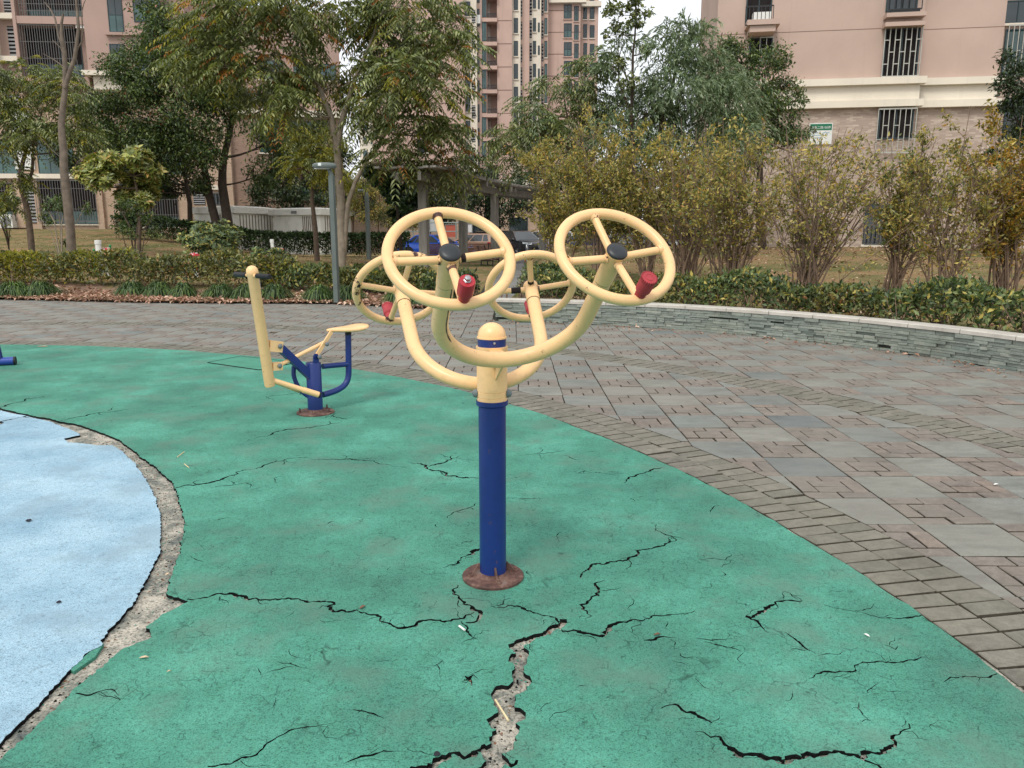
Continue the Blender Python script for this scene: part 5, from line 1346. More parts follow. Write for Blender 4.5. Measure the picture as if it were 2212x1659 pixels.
# ---- bare tree
bt = tree('bare_tree', 'nearly leafless tree with pale forked branches at far left', 26.0, (152, 547),
     [([(152, 547), (147, 420), (138, 320), (133, 270), (140, 190), (138, 110), (134, 70), (138, 30)], .16, .035), ([(140, 190), (163, 125), (172, 60), (163, 0), (166, -40)], .075, .02),
      ([(138, 110), (120, 40), (97, 5)], .04, .012), ([(139, 120), (112, 86)], .025, .01), ([(139, 145), (96, 117)], .025, .01), ([(164, 120), (180, 90), (176, 30), (190, -10)], .03, .01), ([(139, 180), (160, 190), (185, 175)], .02, .008),
      ([(140, 230), (170, 222), (225, 160)], .015, .006), ([(146, 385), (170, 350), (215, 325)], .012, .005), ([(145, 350), (110, 320), (80, 290)], .012, .005)], [], [], M_barkG, 0.5, 5)
tree('pinnate_tree', 'small feathery-leaved tree at the left edge before the barred windows', 31.0, (66, 534),
     [([(66, 534), (58, 460), (48, 400), (50, 350), (60, 300)], .13, .06), ([(50, 405), (70, 370), (74, 300), (90, 240)], .07, .03), ([(49, 380), (30, 320), (20, 250)], .05, .02)],
     [(30,170,46),(90,178,42),(142,200,32),(18,240,38),(80,250,46),(140,268,38),(30,318,32),(100,300,32),(172,290,24),(-20,200,50),(192,300,22),(40,390,26),(10,440,26)],
     [('pist', lambda r: 95 * r * r, frond_gen(0.6, 6, 0.34, 0.3)), ('lime', lambda r: 22 * r * r, frond_gen(0.55, 6, 0.34, 0.3))], M_bark, 0.8, 6)
tree('magnolia_tree', 'young magnolia with big yellow-green leaves beneath the dark trees at left', 30.0, (300, 547),
     [([(300, 547), (303, 480), (300, 430), (290, 380)], .08, .04)], [(190,375,18),(220,360,20),(250,352,22),(282,338,20),(312,344,20),(322,374,20),(290,390,26),(246,394,26),(210,394,18),(334,368,14),(312,418,20),(270,420,20),(318,440,14)],
     [('magn', lambda r: 300 * r * r + 14, whorl_gen(0.26, 8))], M_bark, 0.6, 7)
tree('sparse_shrub', 'thin bare-stemmed shrub with few leaves left of the magnolia', 27.0, (130, 540),
     [([(130, 540), (120, 480), (95, 430)], .03, .01), ([(131, 540), (135, 480), (150, 430)], .03, .01), ([(129, 540), (110, 500), (88, 470)], .02, .008), ([(132, 540), (150, 500), (185, 440)], .02, .008), ([(131, 540), (128, 470), (118, 420)], .02, .008)],
     [(112,440,20),(140,440,18),(95,470,14),(130,520,16),(180,450,12)], [('camph', lambda r: 900 * r * r, simple_gen(0.13, 0.06))], M_barkP, 0.6, 8, cat='shrub', twigs=False)
tree('sparse_shrub', 'open twiggy shrub under the magnolia with small green leaves', 27.5, (285, 545),
     [([(285, 545), (280, 490), (255, 440)], .035, .01), ([(290, 545), (300, 480), (290, 430)], .035, .01), ([(300, 545), (318, 490), (340, 450)], .02, .008), ([(284, 545), (262, 500), (240, 470)], .02, .008)],
     [(262,450,22),(290,445,22),(250,480,18),(310,470,18),(330,500,16),(285,500,18)], [('camph', lambda r: 800 * r * r, simple_gen(0.13, 0.06))], M_bark, 0.6, 9, cat='shrub', twigs=False)
tree('small_tree', 'thin-trunked small tree with lime leaves between the kiosk and the lamp post', 37.0, (686, 556),
     [([(686, 556), (681, 490), (674, 430), (678, 380), (668, 310)], .13, .05), ([(678, 400), (700, 360), (712, 340)], .06, .03)], [(650,308,28),(690,342,32),(650,358,26),(720,368,28),(640,296,24),(700,300,26),(735,395,22)],
     [('lime', lambda r: 80 * r * r, frond_gen(0.6, 6, 0.33, 0.3)), ('pist', lambda r: 30 * r * r, frond_gen(0.6, 6, 0.33, 0.3))], M_bark, 0.7, 10)
tree('bamboo_clump', 'thin yellowish leafy thicket behind the farther lamp post', 49.0, (815, 505),
     [([(x, 505), (x + 4, 440), (x + d, 385)], .05, .02) for x, d in ((760, -10), (790, 0), (815, 8), (835, 5), (860, 12))], [(762,410,30),(800,400,32),(840,410,32),(870,440,30),(760,450,30),(800,455,34),(845,465,32),(875,480,24)],
     [('yell', lambda r: 330 * r * r, simple_gen(0.2, 0.05)), ('camph', lambda r: 260 * r * r, simple_gen(0.2, 0.05))], M_twig, 0.7, 11, cat='shrub')
tree('evergreen_tree', 'dark evergreen screen behind the pergola and the parked cars', 58.0, (1000, 510),
     [([(960, 510), (958, 440), (950, 400)], .3, .15), ([(1050, 510), (1054, 440), (1050, 390)], .3, .15)], [(905,405,40),(960,382,44),(1020,368,46),(1072,400,46),(1112,432,42),(940,440,40),(1040,450,42),(1000,415,44),(1090,470,36),(1130,400,36),(870,430,34),(985,455,36),(905,460,34)],
     [('dark', lambda r: 230 * r * r, simple_gen(0.28, 0.11))], M_barkD, 0.7, 12)
tree('magnolia_tree', 'dark glossy-leaved magnolia left of the pergola\'s first post', 34.0, (868, 545),
     [([(868, 545), (862, 470), (850, 420)], .1, .05)], [(852,420,24),(882,440,24),(832,398,24),(902,408,20),(850,370,22),(890,372,20),(812,378,20),(860,470,20)],
     [('magd', lambda r: 240 * r * r + 8, whorl_gen(0.27, 8))], M_barkD, 0.6, 13)
# ---- trees over the right-hand bed
tree('pinnate_tree', 'feathery-leaved tree leaning left above the yellow shrubs right of the tower', 27.0, (1296, 575),
     [([(1296, 575), (1286, 430), (1262, 325), (1225, 255)], .12, .05), ([(1275, 370), (1290, 260), (1280, 180)], .07, .03)],
     [(1110,290,36),(1160,270,42),(1220,250,42),(1272,230,42),(1150,222,30),(1212,190,34),(1262,162,30),(1292,130,26),(1190,300,38),(1102,318,26),(1250,300,38),(1310,268,36),(1120,345,26)],
     [('pist', lambda r: 80 * r * r, frond_gen(0.65, 6, 0.32, 0.27)), ('willow', lambda r: 30 * r * r, frond_gen(0.6, 6, 0.32, 0.25))], M_bark, 0.8, 14)
tree('slender_tree', 'slim straight sapling with a tuft of round leaves against the white sky', 25.0, (1374, 585),
     [([(1374, 585), (1368, 400), (1366, 250), (1368, 120), (1374, 30)], .085, .02)], [(1320,26,18),(1345,16,19),(1380,10,19),(1378,44,16),(1326,50,13),(1346,60,14),(1400,24,12),(1362,-12,18),(1312,72,10),(1390,110,14),(1340,130,14),(1360,180,18)],
     [('pist', lambda r: 800 * r * r, simple_gen(0.14, 0.08))], M_barkD, 0.6, 15)
tree('willow_tree', 'airy grey-green willow with narrow leaves rising over the yellow shrubs', 26.0, (1400, 582),
     [([(1400, 582), (1402, 420), (1420, 310), (1446, 220), (1462, 140), (1470, 60)], .14, .02), ([(1410, 370), (1370, 280), (1335, 180), (1335, 80)], .06, .015), ([(1425, 300), (1500, 230), (1550, 130), (1560, 70)], .07, .015), ([(1408, 400), (1500, 330), (1580, 260)], .06, .02)],
     [(1400,232,52),(1460,205,58),(1520,175,50),(1560,232,54),(1480,282,62),(1420,322,54),(1560,310,54),(1622,262,44),(1340,285,46),(1332,205,40),(1322,150,26),(1440,130,40),(1502,105,36),(1552,150,36),(1602,190,40),(1342,100,26),(1490,66,22),(1442,78,18),(1352,350,40),(1502,370,44)],
     [('willow', lambda r: 92 * r * r, willow_gen(0.9, 15, 0.19)), ('willow', lambda r: 320 * r * r, simple_gen(0.2, 0.04, 0.9))], M_bark, 0.9, 16)
tree('camphor_tree', 'rounded dark green camphor against the left corner of the right pink block', 30.0, (1645, 570),
     [([(1645, 570), (1642, 400), (1642, 250)], .17, .08)], [(1600,112,36),(1650,140,46),(1692,190,42),(1640,222,48),(1702,250,38),(1600,182,46),(1662,285,44),(1722,212,24),(1562,118,30),(1690,125,26),(1700,310,34),(1630,330,40),(1580,280,40)],
     [('camph', lambda r: 900 * r * r, simple_gen(0.14, 0.06))], M_barkD, 0.8, 17)
tree('camphor_tree', 'dark camphor cut off by the right edge of the view', 24.0, (2240, 605),
     [([(2240, 605), (2236, 400), (2230, 200)], .17, .07)], [(2190,132,32),(2202,200,36),(2182,232,26),(2202,300,42),(2176,332,26),(2212,382,38),(2250,250,60),(2260,150,50),(2192,165,28),(2260,380,50),(2190,420,30)],
     [('dark', lambda r: 1200 * r * r, simple_gen(0.13, 0.055))], M_barkD, 0.8, 18)

tree('evergreen_tree', 'far green trees closing the view behind the shrubs and parked cars', 74.0, (1300, 508),
     [([(1230, 508), (1232, 440), (1230, 400)], .3, .15), ([(1330, 508), (1334, 440), (1330, 390)], .3, .15), ([(1450, 508), (1446, 440), (1450, 400)], .3, .15), ([(1540, 508), (1541, 440), (1540, 400)], .3, .15)],
     [(x + 12 * ((k * 7) % 3 - 1), y, 34) for k, x in enumerate(range(1160, 1620, 38)) for y in (392, 435, 478)], [('dark', lambda r: 150 * r * r, simple_gen(0.4, 0.16))], M_barkD, 0.6, 19)
# ---- many-stemmed yellowing shrubs
def shrub(label, Y, bx, top, xl, xr, mats, seed, stems=22, nl=6500, name='yellowing_shrub', L=0.085, dens=1.45):
    rng = np.random.default_rng(seed); b = A(bx, 600, Y); b[2] = gz(b[0], Y) - 0.01
    t = thing(name, label, 'shrub', b, 0, 'yellowing shrubs above the curved wall')
    nl = int(nl * dens); m = MB(); H = A(bx, top, Y)[2] - b[2]; wl, wr = (bx - xl) * pxm(Y) * 1.15, (xr - bx) * pxm(Y) * 1.15; tips = []
    for k in range(stems):
        u = rng.uniform(-1, 1); dx = (wl if u < 0 else wr) * u; dy = rng.uniform(-0.7, 0.7) * (wl + wr) / 2
        h = H * rng.choice([rng.uniform(0.55, 0.95), rng.uniform(0.8, 1.0), rng.uniform(0.95, 1.14)]) * (1 - 0.25 * abs(u) ** 2)
        s = b + np.array([rng.normal(0, 0.09), rng.normal(0, 0.09), 0]); e = b + np.array([dx, dy, h])
        c1 = s + np.array([dx * 0.25, dy * 0.25, h * 0.42]) + rng.normal(0, 0.05, 3)
        pth_ = bez([s, c1, e], 9); r0 = rng.uniform(0.010, 0.024)
        pth_ = [p + rng.normal(0, 0.012, 3) * (i > 0) for i, p in enumerate(pth_)]
        m.tube(pth_, list(np.linspace(r0, 0.004, 9)), 5); tips.append(pth_)
        for q in range(9):
            i = rng.integers(3, 8); p = pth_[i]; L_ = rng.uniform(0.2, 0.55) * (H / 2.6) * (1.5 if rng.random() < .12 else 1); d = unit(np.array([rng.normal(0, .6) + dx * .3, rng.normal(0, .6), rng.uniform(0.3, 1.1)]))
            e2 = p + d * L_; m.tube([p, (p + e2) / 2 + rng.normal(0, .02, 3), e2], [r0 * .35, r0 * .25, 0.0018], 4); tips.append([p, (p + e2) / 2, e2])
    m.build('stems', M_twig, t, smooth=60)
    w = np.array([0.3 if len(p) == 9 else rng.choice([0.08, 0.6, 1.0, 1.7]) for p in tips]); w /= w.sum()
    pick = rng.choice(len(tips), nl, p=w); P = np.empty((nl, 3))
    for i, k in enumerate(pick):
        path = tips[k]; f = rng.beta(2.2, 1.1) * (len(path) - 1); j = min(int(f), len(path) - 2); P[i] = path[j] + (path[j + 1] - path[j]) * (f - j)
    P += rng.normal(0, 0.035, P.shape) * (H / 2.6)
    D = nrm(rv(nl, rng) + np.array([0, 0, 0.25])); l = L * rng.uniform(0.7, 1.3, nl)
    hh = (P[:, 2] - b[2]) / H; keep = rng.random(nl) < np.clip((hh - 0.12) * 2.1, 0.02, 1); P, D, l = P[keep], D[keep], l[keep]
    cut = int(len(P) * mats[2])
    leaf_mesh('foliage', P[:cut], D[:cut], rv(cut, rng), l[:cut], l[:cut] * .42, LM[mats[0]], t, b)
    leaf_mesh('foliage', P[cut:], D[cut:], rv(len(P) - cut, rng), l[cut:], l[cut:] * .42, LM[mats[1]], t, b)
    return t
YG = ('yell', 'pist', 0.82)
shrub('yellow shrub at the left end of the wall bed, just right of the pergola', 19.0, 1205, 285, 1110, 1290, YG, 101, 18, 6000)
shrub('tall twiggy yellow shrub behind the near right hand wheel, left of the slim sapling', 18.0, 1290, 262, 1170, 1400, YG, 102, 24, 8000)
shrub('tall yellow shrub directly below the willow\'s trunk', 17.6, 1395, 275, 1290, 1500, YG, 103, 24, 8000)
shrub('brown twiggy shrub with sparse yellow leaves, third from the tower side', 16.4, 1480, 300, 1390, 1590, YG, 104, 42, 4600, dens=0.9)
shrub('yellow-brown shrub below the rounded camphor, right of the near right hand wheel', 14.6, 1575, 285, 1480, 1690, YG, 105, 40, 6000, dens=1.0)
shrub('big vase-shaped shrub with many bare stems above the middle of the wall', 12.6, 1740, 272, 1630, 1890, YG, 106, 50, 5000, L=0.072, dens=1.0)
shrub('darker yellow shrub in front of the ground-floor window of the right block', 14.3, 1935, 300, 1860, 2020, ('yell', 'pist', 0.7), 107, 30, 5600, dens=1.0)
shrub('thin upright yellow shrub between the window shrub and the golden one', 12.3, 2045, 275, 1960, 2130, YG, 108, 24, 3600, L=0.075, dens=0.9)
shrub('golden-orange shrub at the right edge of the view', 12.9, 2165, 262, 2070, 2290, ('gold', 'yell', 0.7), 109, 28, 8000, L=0.078, dens=1.2)

# ---- hedges
def hedge(name, label, path, w, h, nl, L, mats, seed, zf=gz, cat='hedge', top_var=0.12, fill=True):
    rng = np.random.default_rng(seed); P0 = np.asarray(path, float); P = resample(P0, 60)
    mid = P[30]; b = np.array([mid[0], mid[1], zf(mid[0], mid[1])]); t = thing(name, label, cat, b)
    m = MB()
    for k in range(int(26 * len(P0) ** .5)):
        q = P[rng.integers(0, 60)] + rng.normal(0, w * .25, 2); z = zf(q[0], q[1])
        for j in range(3):
            m.tube([(q[0], q[1], z), (q[0] + rng.normal(0, .12), q[1] + rng.normal(0, .12), z + h * rng.uniform(.6, 1.0))], [0.009, 0.003], 4)
    tag(m.build('stems', M_twig, t), kind='stuff')
    # dense inner growth
    i = rng.integers(0, 59, nl); f = rng.random((nl, 1)); q = P[i] * (1 - f) + P[i + 1] * f
    tg = nrm(np.c_[P[i + 1] - P[i], np.zeros(nl)])[:, :2]; nr = np.c_[-tg[:, 1], tg[:, 0]]
    hv = h * (1 + top_var * np.sin(i * 0.9 + seed) + top_var * np.sin(i * 0.37 + 2 * seed)); ph = rng.random(nl) * 2 * PI
    s = rng.uniform(-1, 1, nl); zz = rng.random(nl) ** 0.6
    sh = rng.random(nl) < 0.55
    zz = np.where(sh, np.where(np.abs(s) > 0.6, zz, 1 - 0.12 * rng.random(nl)), zz)
    q = q + nr * (s * w / 2 * (1 - 0.25 * zz ** 3))[:, None] + rng.normal(0, 0.02, (nl, 2))
    Z = np.array([zf(a, c) for a, c in q]) + hv * (0.08 + 0.92 * zz) + rng.normal(0, 0.025, nl)
    Pt = np.c_[q, Z]; D = nrm(rv(nl, rng) * 0.8 + np.array([0, -0.15, 0.45])); l = L * rng.uniform(0.65, 1.3, nl)
    cut = int(nl * mats[2]); o = rng.permutation(nl); Pt, D, l = Pt[o], D[o], l[o]
    pn = np.sin(Pt[:, 0] * 2.3 + seed) + np.sin(Pt[:, 1] * 3.1) + np.sin(Pt[:, 0] * 0.9) + rng.normal(0, 0.8, nl); o = np.argsort(pn); Pt, D, l = Pt[o], D[o], l[o]
    for a, c, mt in ((0, cut, mats[0]), (cut, nl, mats[1])):
        if c - a > 3: leaf_mesh('foliage', Pt[a:c], D[a:c], nrm(rv(c - a, rng) + np.array([0, -.2, .6])), l[a:c], l[a:c] * .46, LM[mt], t, b)
    return t
hedge('clipped_hedge', 'dark green clipped hedge in front of the transformer kiosks', [A(255, 550, 41.5)[:2], A(520, 550, 42)[:2], A(884, 550, 42)[:2]], 1.1, 1.22, 15000, 0.16, ('hedge', 'dark', 0.85), 201, top_var=0.015)
hedge('low_hedge', 'knee-high yellow-green hedge along the left edge of the paving', [(-17.5, 21.8), (-11.5, 20.7), (-8.0, 20.0), (-5.6, 19.6)], 1.4, 0.74, 17000, 0.115, ('low', 'lime', 0.8), 202)
hedge('low_hedge', 'leafy low hedge between the lamp post and the riding trainer\'s saddle', [(-5.7, 19.5), (-3.9, 19.0), (-2.3, 18.3), (-1.5, 17.9)], 1.1, 0.5, 8500, 0.115, ('low', 'lowg', 0.7), 203)
hedge('low_hedge', 'dark leafy hedge end behind the large near hand wheel', [(-1.9, 16.9), (-1.4, 17.2), (-1.2, 18.5)], 0.9, 0.46, 3500, 0.1, ('lowg', 'dark', 0.7), 204)
_ha = np.linspace(rad(76), rad(-6), 24)
hedge('wall_hedge', 'glossy green low hedge planted behind the granite cap of the curved wall', [(WC[0] + (WR + 0.72) * math.cos(a), WC[1] + (WR + 0.72) * math.sin(a)) for a in _ha], 0.85, 0.46, 19000, 0.088, ('lowg', 'low', 0.72), 205, top_var=0.17)
hedge('wall_hedge', 'bushy hedge corner where the path meets the wall bed', [(0.55, 14.3), (0.75, 15.4), (1.1, 16.6)], 1.0, 0.5, 4200, 0.085, ('lowg', 'dark', 0.8), 206)
def bush(label, Y, x, y, rx, rz, n, L, mats, seed, name='round_bush'):
    rng = np.random.default_rng(seed); c = A(x, y, Y); g = gz(c[0], Y); b = np.array([c[0], Y, g]); t = thing(name, label, 'bush', b)
    m = MB(); R_ = rx * pxm(Y); Z_ = rz * pxm(Y)
    for k in range(16):
        e = c + rv(1, rng)[0] * np.array([R_, R_, Z_]) * .8; m.tube(bez([b, b * .4 + c * .6 * np.array([1, 1, .8]) + e * 0.0, e], 5), [0.02, .015, .012, .008, .004], 4)
    tag(m.build('stems', M_barkD, t), kind='stuff')
    d = rv(n, rng); d[:, 2] = np.abs(d[:, 2]) * np.where(rng.random(n) < .75, 1, -0.6); P = c + d * np.array([R_, R_, Z_]) * rng.uniform(0.55, 1.05, (n, 1)) * (1 + 0.18 * np.sin(d[:, :1] * 7 + d[:, 2:] * 5))
    Pw, Dw, Nw, Lw, Ww = g_whorl(P, c[None], L, 6, rng)
    leaf_mesh('foliage', Pw, Dw, Nw, Lw, Ww, LM[mats], t, b); return t
bush('rounded bush with glossy pointed leaves on the left lawn, before the dark hedge', 25.5, 458, 528, 58, 44, 620, 0.16, 'lowg', 301)
bush('smaller leafy bush at the back of the low hedge, right of the round one', 20.5, 578, 580, 48, 40, 520, 0.14, 'lowg', 302)
bush('little green bush at the far left edge before the barred windows', 33.0, 8, 445, 30, 26, 200, 0.16, 'camph', 303)

# ---- grass tufts along the paving
def tuft(x, y, r, k, seed):
    rng = np.random.default_rng(seed); c = G(x, y, 0.03); R_ = r * pxm(c[1]); n = 420
    nxt = ('first', 'second', 'third', 'fourth', 'fifth', 'sixth', 'seventh', 'eighth', 'ninth', 'tenth', 'eleventh', 'twelfth', 'thirteenth', 'fourteenth')[k]
    a = rng.random(n) * 2 * PI; rr = R_ * 0.22 * np.sqrt(rng.random(n)); P = np.c_[c[0] + rr * np.cos(a), c[1] + rr * np.sin(a), np.full(n, c[2])]
    out = R_ * rng.uniform(0.15, 1.1, n) ** 0.8; H = rng.uniform(0.8, 1.15, n) * 0.42 * (1 - 0.5 * out / R_); b_ = a + rng.normal(0, .5, n); d = np.c_[np.cos(b_), np.sin(b_), np.zeros(n)]
    pts = [P + d * (out * t)[:, None] + np.array([0, 0, 1]) * (H * (1 - ((t - 0.46) / 0.46) ** 2))[:, None] for t in (0, .3, .66, 1.0)]
    pts[3][:, 2] = np.maximum(pts[3][:, 2], c[2] + 0.02)
    s = np.c_[-d[:, 1], d[:, 0], np.zeros(n)]; w = (0.011, 0.012, 0.009, 0.002); V = np.empty((n, 8, 3))
    for i in range(4): V[:, 2 * i] = pts[i] - s * w[i]; V[:, 2 * i + 1] = pts[i] + s * w[i]
    F = []; base = np.arange(n)[:, None] * 8
    for i in range(3): F.append(base + np.array([2*i, 2*i + 1, 2*i + 3, 2*i + 2]))
    F = np.stack(F, 1).reshape(-1, 4); me = bpy.data.meshes.new('grass_tuft'); me.from_pydata((V.reshape(-1, 3) - c).tolist(), [], F.tolist()); me.materials.append(LM['grass']); me.update()
    tag(link_mesh('grass_tuft', me, None, tuple(c)), 'arching dark green grass tuft along the far paving edge, %s from the left' % nxt, 'grass tuft', 'grass tufts along the paving edge')
for k, (x, y, r) in enumerate(((-30, 640, 62), (30, 641, 60), (88, 640, 50), (288, 640, 42), (345, 641, 44), (398, 643, 34), (478, 645, 46), (532, 647, 44), (592, 647, 46), (690, 650, 44), (752, 650, 46), (862, 655, 40), (910, 660, 36), (960, 664, 34))): tuft(x, y, r, k, 400 + k)

# ---- fallen leaves
def litter(name, P, L, seed, label=None):
    rng = np.random.default_rng(seed); n = len(P); D = nrm(np.c_[rng.normal(0, 1, (n, 2)), rng.normal(0, .25, n)]); Nn = nrm(np.c_[rng.normal(0, .45, (n, 2)), np.ones(n)])
    l = L * rng.uniform(0.6, 1.4, n); o = leaf_mesh(name, P, D, Nn, l, l * .5, LM['litter'], None, (0, 0, 0), 0.3, 0.2, 'stuff')
    tag(o, label, 'leaves'); return o
rng = np.random.default_rng(9); n = 9500
i = rng.integers(0, 5, n); f = rng.random((n, 1)); Q = LB[1:7][i] * (1 - f) + LB[1:7][i + 1 if True else i] * f if False else None
_lb = resample(LB[1:8], 400); k = rng.integers(0, 400, n); Q = _lb[k] + np.c_[rng.normal(0, .06, n), np.abs(rng.normal(0, 1.0, n)) - 0.10]
litter('fallen_leaves', np.c_[Q, np.array([gz(a, min(b, 60)) for a, b in Q]) + 0.015 + 0.02 * rng.random(n)], 0.10, 1, 'band of dry pinkish brown leaves along the far edge of the paving')
n = 5200; Q = np.c_[rng.uniform(0.8, 17, n), rng.uniform(10, 34, n)]; rr = np.hypot(Q[:, 0] - WC[0], Q[:, 1] - WC[1]); Q = Q[(rr > WR + 1.0)]
litter('fallen_leaves', np.c_[Q, zR(Q[:, 0], Q[:, 1]) + 0.02], 0.085, 2, 'dry leaves scattered over the brown lawn behind the curved wall')
n = 3600; Q = np.c_[rng.uniform(-26, -3, n), rng.uniform(20, 44, n)]; Q = Q[np.abs(Q[:, 0]) < 0.8 * Q[:, 1]]
litter('fallen_leaves', np.c_[Q, zL(Q[:, 0], Q[:, 1]) + 0.02], 0.09, 3, 'dry leaves scattered over the lawn behind the left low hedge')
a = rng.uniform(rad(0), rad(80), 220); r = WR - 0.05 - np.abs(rng.normal(0, .22, 220)); Q = np.c_[WC[0] + r * np.cos(a), WC[1] + r * np.sin(a)]
litter('fallen_leaves', np.c_[Q, np.full(220, 0.012)], 0.05, 4, 'few dry leaf scraps along the foot of the curved wall')
# ------------------------------------------------------------------ pergola
def m_wood(name, c1, c2):
    m, nt, b = new_mat(name); p = pos(nt)
    mp = N(nt, 'ShaderNodeMapping'); mp.inputs['Scale'].default_value = (9, 9, 0.9); nt.links.new(p, mp.inputs[0])
    n = noise(nt, mp.outputs[0], 1.5, 6, 0.7, 0.5)
    c = ramp(nt, n.outputs[0], [(0.3, c1), (0.7, c2)]).outputs[0]
    nt.links.new(c, b.inputs['Base Color']); b.inputs['Roughness'].default_value = 0.85; bump(nt, b, n.outputs[0], 0.3, 0.02); return m
M_wood = m_wood('weathered_grey_timber', rgb(104, 100, 94), rgb(150, 146, 138))
M_bench = m_wood('brown_bench_timber', rgb(84, 58, 46), rgb(126, 90, 72))
pp = [(917, 30.0), (1001, 35.2), (1069, 39.8), (1172, 44.5)]
PP = []
for x, Y in pp: q = A(x, 560, Y); PP.append(np.array([q[0], Y, 0.02]))
pg = thing('pergola', 'weathered grey timber pergola with square posts and plank roof beside the path', 'pergola', PP[1])
PH = 3.52
def tang(i):
    return unit(PP[min(i + 1, 3)] - PP[max(i - 1, 0)])
for i, p in enumerate(PP):
    t = tang(i); nn = np.array([-t[1], t[0], 0])
    m = MB(); w = 0.16
    m.prism([(p + t * a * w + nn * b * w)[:2] for a, b in ((-1, -1), (1, -1), (1, 1), (-1, 1))], p[2], PH)
    po = m.build('post', M_wood, pg)
    MB().bar(p - nn * 1.15 + ZUP * (PH + 0.10), p + nn * 1.15 + ZUP * (PH + 0.10), 0.2, 0.24).build('cross_arm', M_wood, pg)
def pat(k, off, z):
    k0 = int(np.clip(math.floor(k), 0, 2)); f = k - k0
    t = unit(tang(k0) * (1 - f) + tang(k0 + 1) * f); nn = np.array([-t[1], t[0], 0]); return PP[k0] * (1 - f) + PP[k0 + 1] * f + nn * off + ZUP * (z - PP[0][2])
for off in (-0.42, 0.42):
    for i in range(3): MB().bar(pat(i - (0.04 if i else 0.3), off, PH - 0.02), pat(i + 1, off, PH - 0.02), 0.12, 0.3).build('beam', M_wood, pg)
for j, off in enumerate(np.linspace(-1.05, 1.05, 8)):
    for i in range(3):
        jit = ((j * 37) % 7 - 3) * 0.03
        k0 = i - (0.32 if i == 0 else 0) + jit; k1 = i + 1 + jit
        a, b = pat(max(k0, -0.36), off, PH + 0.27), pat(min(k1, 2.98), off, PH + 0.27)
        MB().bar(a, b, 0.2, 0.07).build('roof_plank', M_wood, pg)
for i in range(26):
    k = -0.1 + i * 0.118
    a, b = pat(k, -1.3, PH + 0.335), pat(k, 1.3, PH + 0.335); MB().bar(a, b, 0.09, 0.05).build('roof_batten', M_wood, pg)

# ------------------------------------------------------------------ benches
def bench(loc, rz, label):
    t = thing('bench', label, 'bench', loc, rz, 'slatted park benches near the pergola')
    for k in range(5): MB().box(-.75, .75, -.22 + k * .1, -.22 + k * .1 + .08, .43, .465).build('seat_slat', M_bench, t, local=True)
    for k in range(5):
        y = .27 + k * .028; z = .52 + k * .095; MB().add([(-.75, y, z), (.75, y, z), (.75, y + .025, z + .08), (-.75, y + .025, z + .08), (-.75, y + .03, z), (.75, y + .03, z), (.75, y + .055, z + .08), (-.75, y + .055, z + .08)],
             [(0,1,2,3),(7,6,5,4),(0,4,5,1),(3,2,6,7),(0,3,7,4),(1,5,6,2)]).build('back_slat', M_bench, t, local=True)
    for x in (-.62, .62):
        MB().tube([(x, -.2, 0), (x, -.21, .42), (x, -.24, .62), (x, -.1, .66), (x, .26, .66)], .022, 8).build('arm_leg', M_rail, t, local=True)
        MB().tube([(x, .3, 0), (x, .24, .4), (x, .4, 1.0)], .022, 8).build('back_leg', M_rail, t, local=True)
        MB().box(x - .02, x + .02, -.2, .27, .39, .43).build('seat_bracket', M_rail, t, local=True)
    return t
q = A(954, 560, 36.5); bench((q[0], 36.5, 0.02), rad(12), 'brown slatted bench between the first two pergola posts')
q = A(1031, 560, 39.0); bench((q[0], 39.0, 0.02), rad(10), 'brown slatted bench between the second and third pergola posts')
q = A(1060, 580, 31.5); bench((q[0], 31.5, 0.02), rad(80), 'slatted bench seen end-on beside the path, right of the pergola')

# ------------------------------------------------------------------ cars
M_tyre = simple('tyre_rubber', rgb(34, 34, 36), 0.8, 0.3, 0.15, 10)
M_alloy = simple('alloy_wheel', rgb(176, 178, 182), 0.35, 0.5, 0.1, 10, metal=0.6)
M_cglass = m_glass('car_glass', (0.03, 0.036, 0.04, 1), 0.05)
M_lampr = simple('red_tail_lamp', rgb(176, 30, 36), 0.25, 0.6, 0.1, 20)
M_lampw = simple('clear_headlamp', rgb(208, 216, 222), 0.2, 0.7, 0.1, 20)
M_plate = simple('number_plate_blue', rgb(40, 74, 150), 0.5, 0.4, 0.05, 20)
def car_paint(name, col):
    m, nt, b = new_mat(name); b.inputs['Base Color'].default_value = col; b.inputs['Roughness'].default_value = 0.28; b.inputs['Metallic'].default_value = 0.25
    b.inputs['Coat Weight'].default_value = 0.7; b.inputs['Coat Roughness'].default_value = 0.06
    n = noise(nt, pos(nt), 3, 3); c = mixc(nt, 1.0, col, ramp(nt, n.outputs[0], [(0.3, G1(0.9)), (0.7, G1(1.08))]).outputs[0], 'MULTIPLY'); nt.links.new(c, b.inputs['Base Color']); return m
CAR = {'sedan': dict(L=4.6, W=1.8, belt=.93, top=[(-2.3,.55),(-2.26,.86),(-2.1,.99),(-1.7,1.02),(-1.0,.98),(0.9,.95),(1.5,.88),(2.0,.76),(2.24,.62),(2.3,.45)], cab=(-1.75,-.95,.15,1.05), H=1.44, wb=(-1.36,1.40)),
       'hatch': dict(L=4.2, W=1.76, belt=.98, top=[(-2.1,.55),(-2.06,.9),(-1.95,1.02),(-1.0,1.02),(0.9,.98),(1.4,.92),(1.85,.8),(2.05,.64),(2.1,.45)], cab=(-1.98,-1.6,.15,1.15), H=1.52, wb=(-1.28,1.30)),
       'suv': dict(L=4.6, W=1.86, belt=1.08, top=[(-2.3,.6),(-2.27,1.0),(-2.15,1.12),(-1.0,1.12),(0.95,1.08),(1.5,1.04),(2.05,.95),(2.24,.78),(2.3,.5)], cab=(-2.15,-1.85,.2,1.1), H=1.68, wb=(-1.34,1.36))}
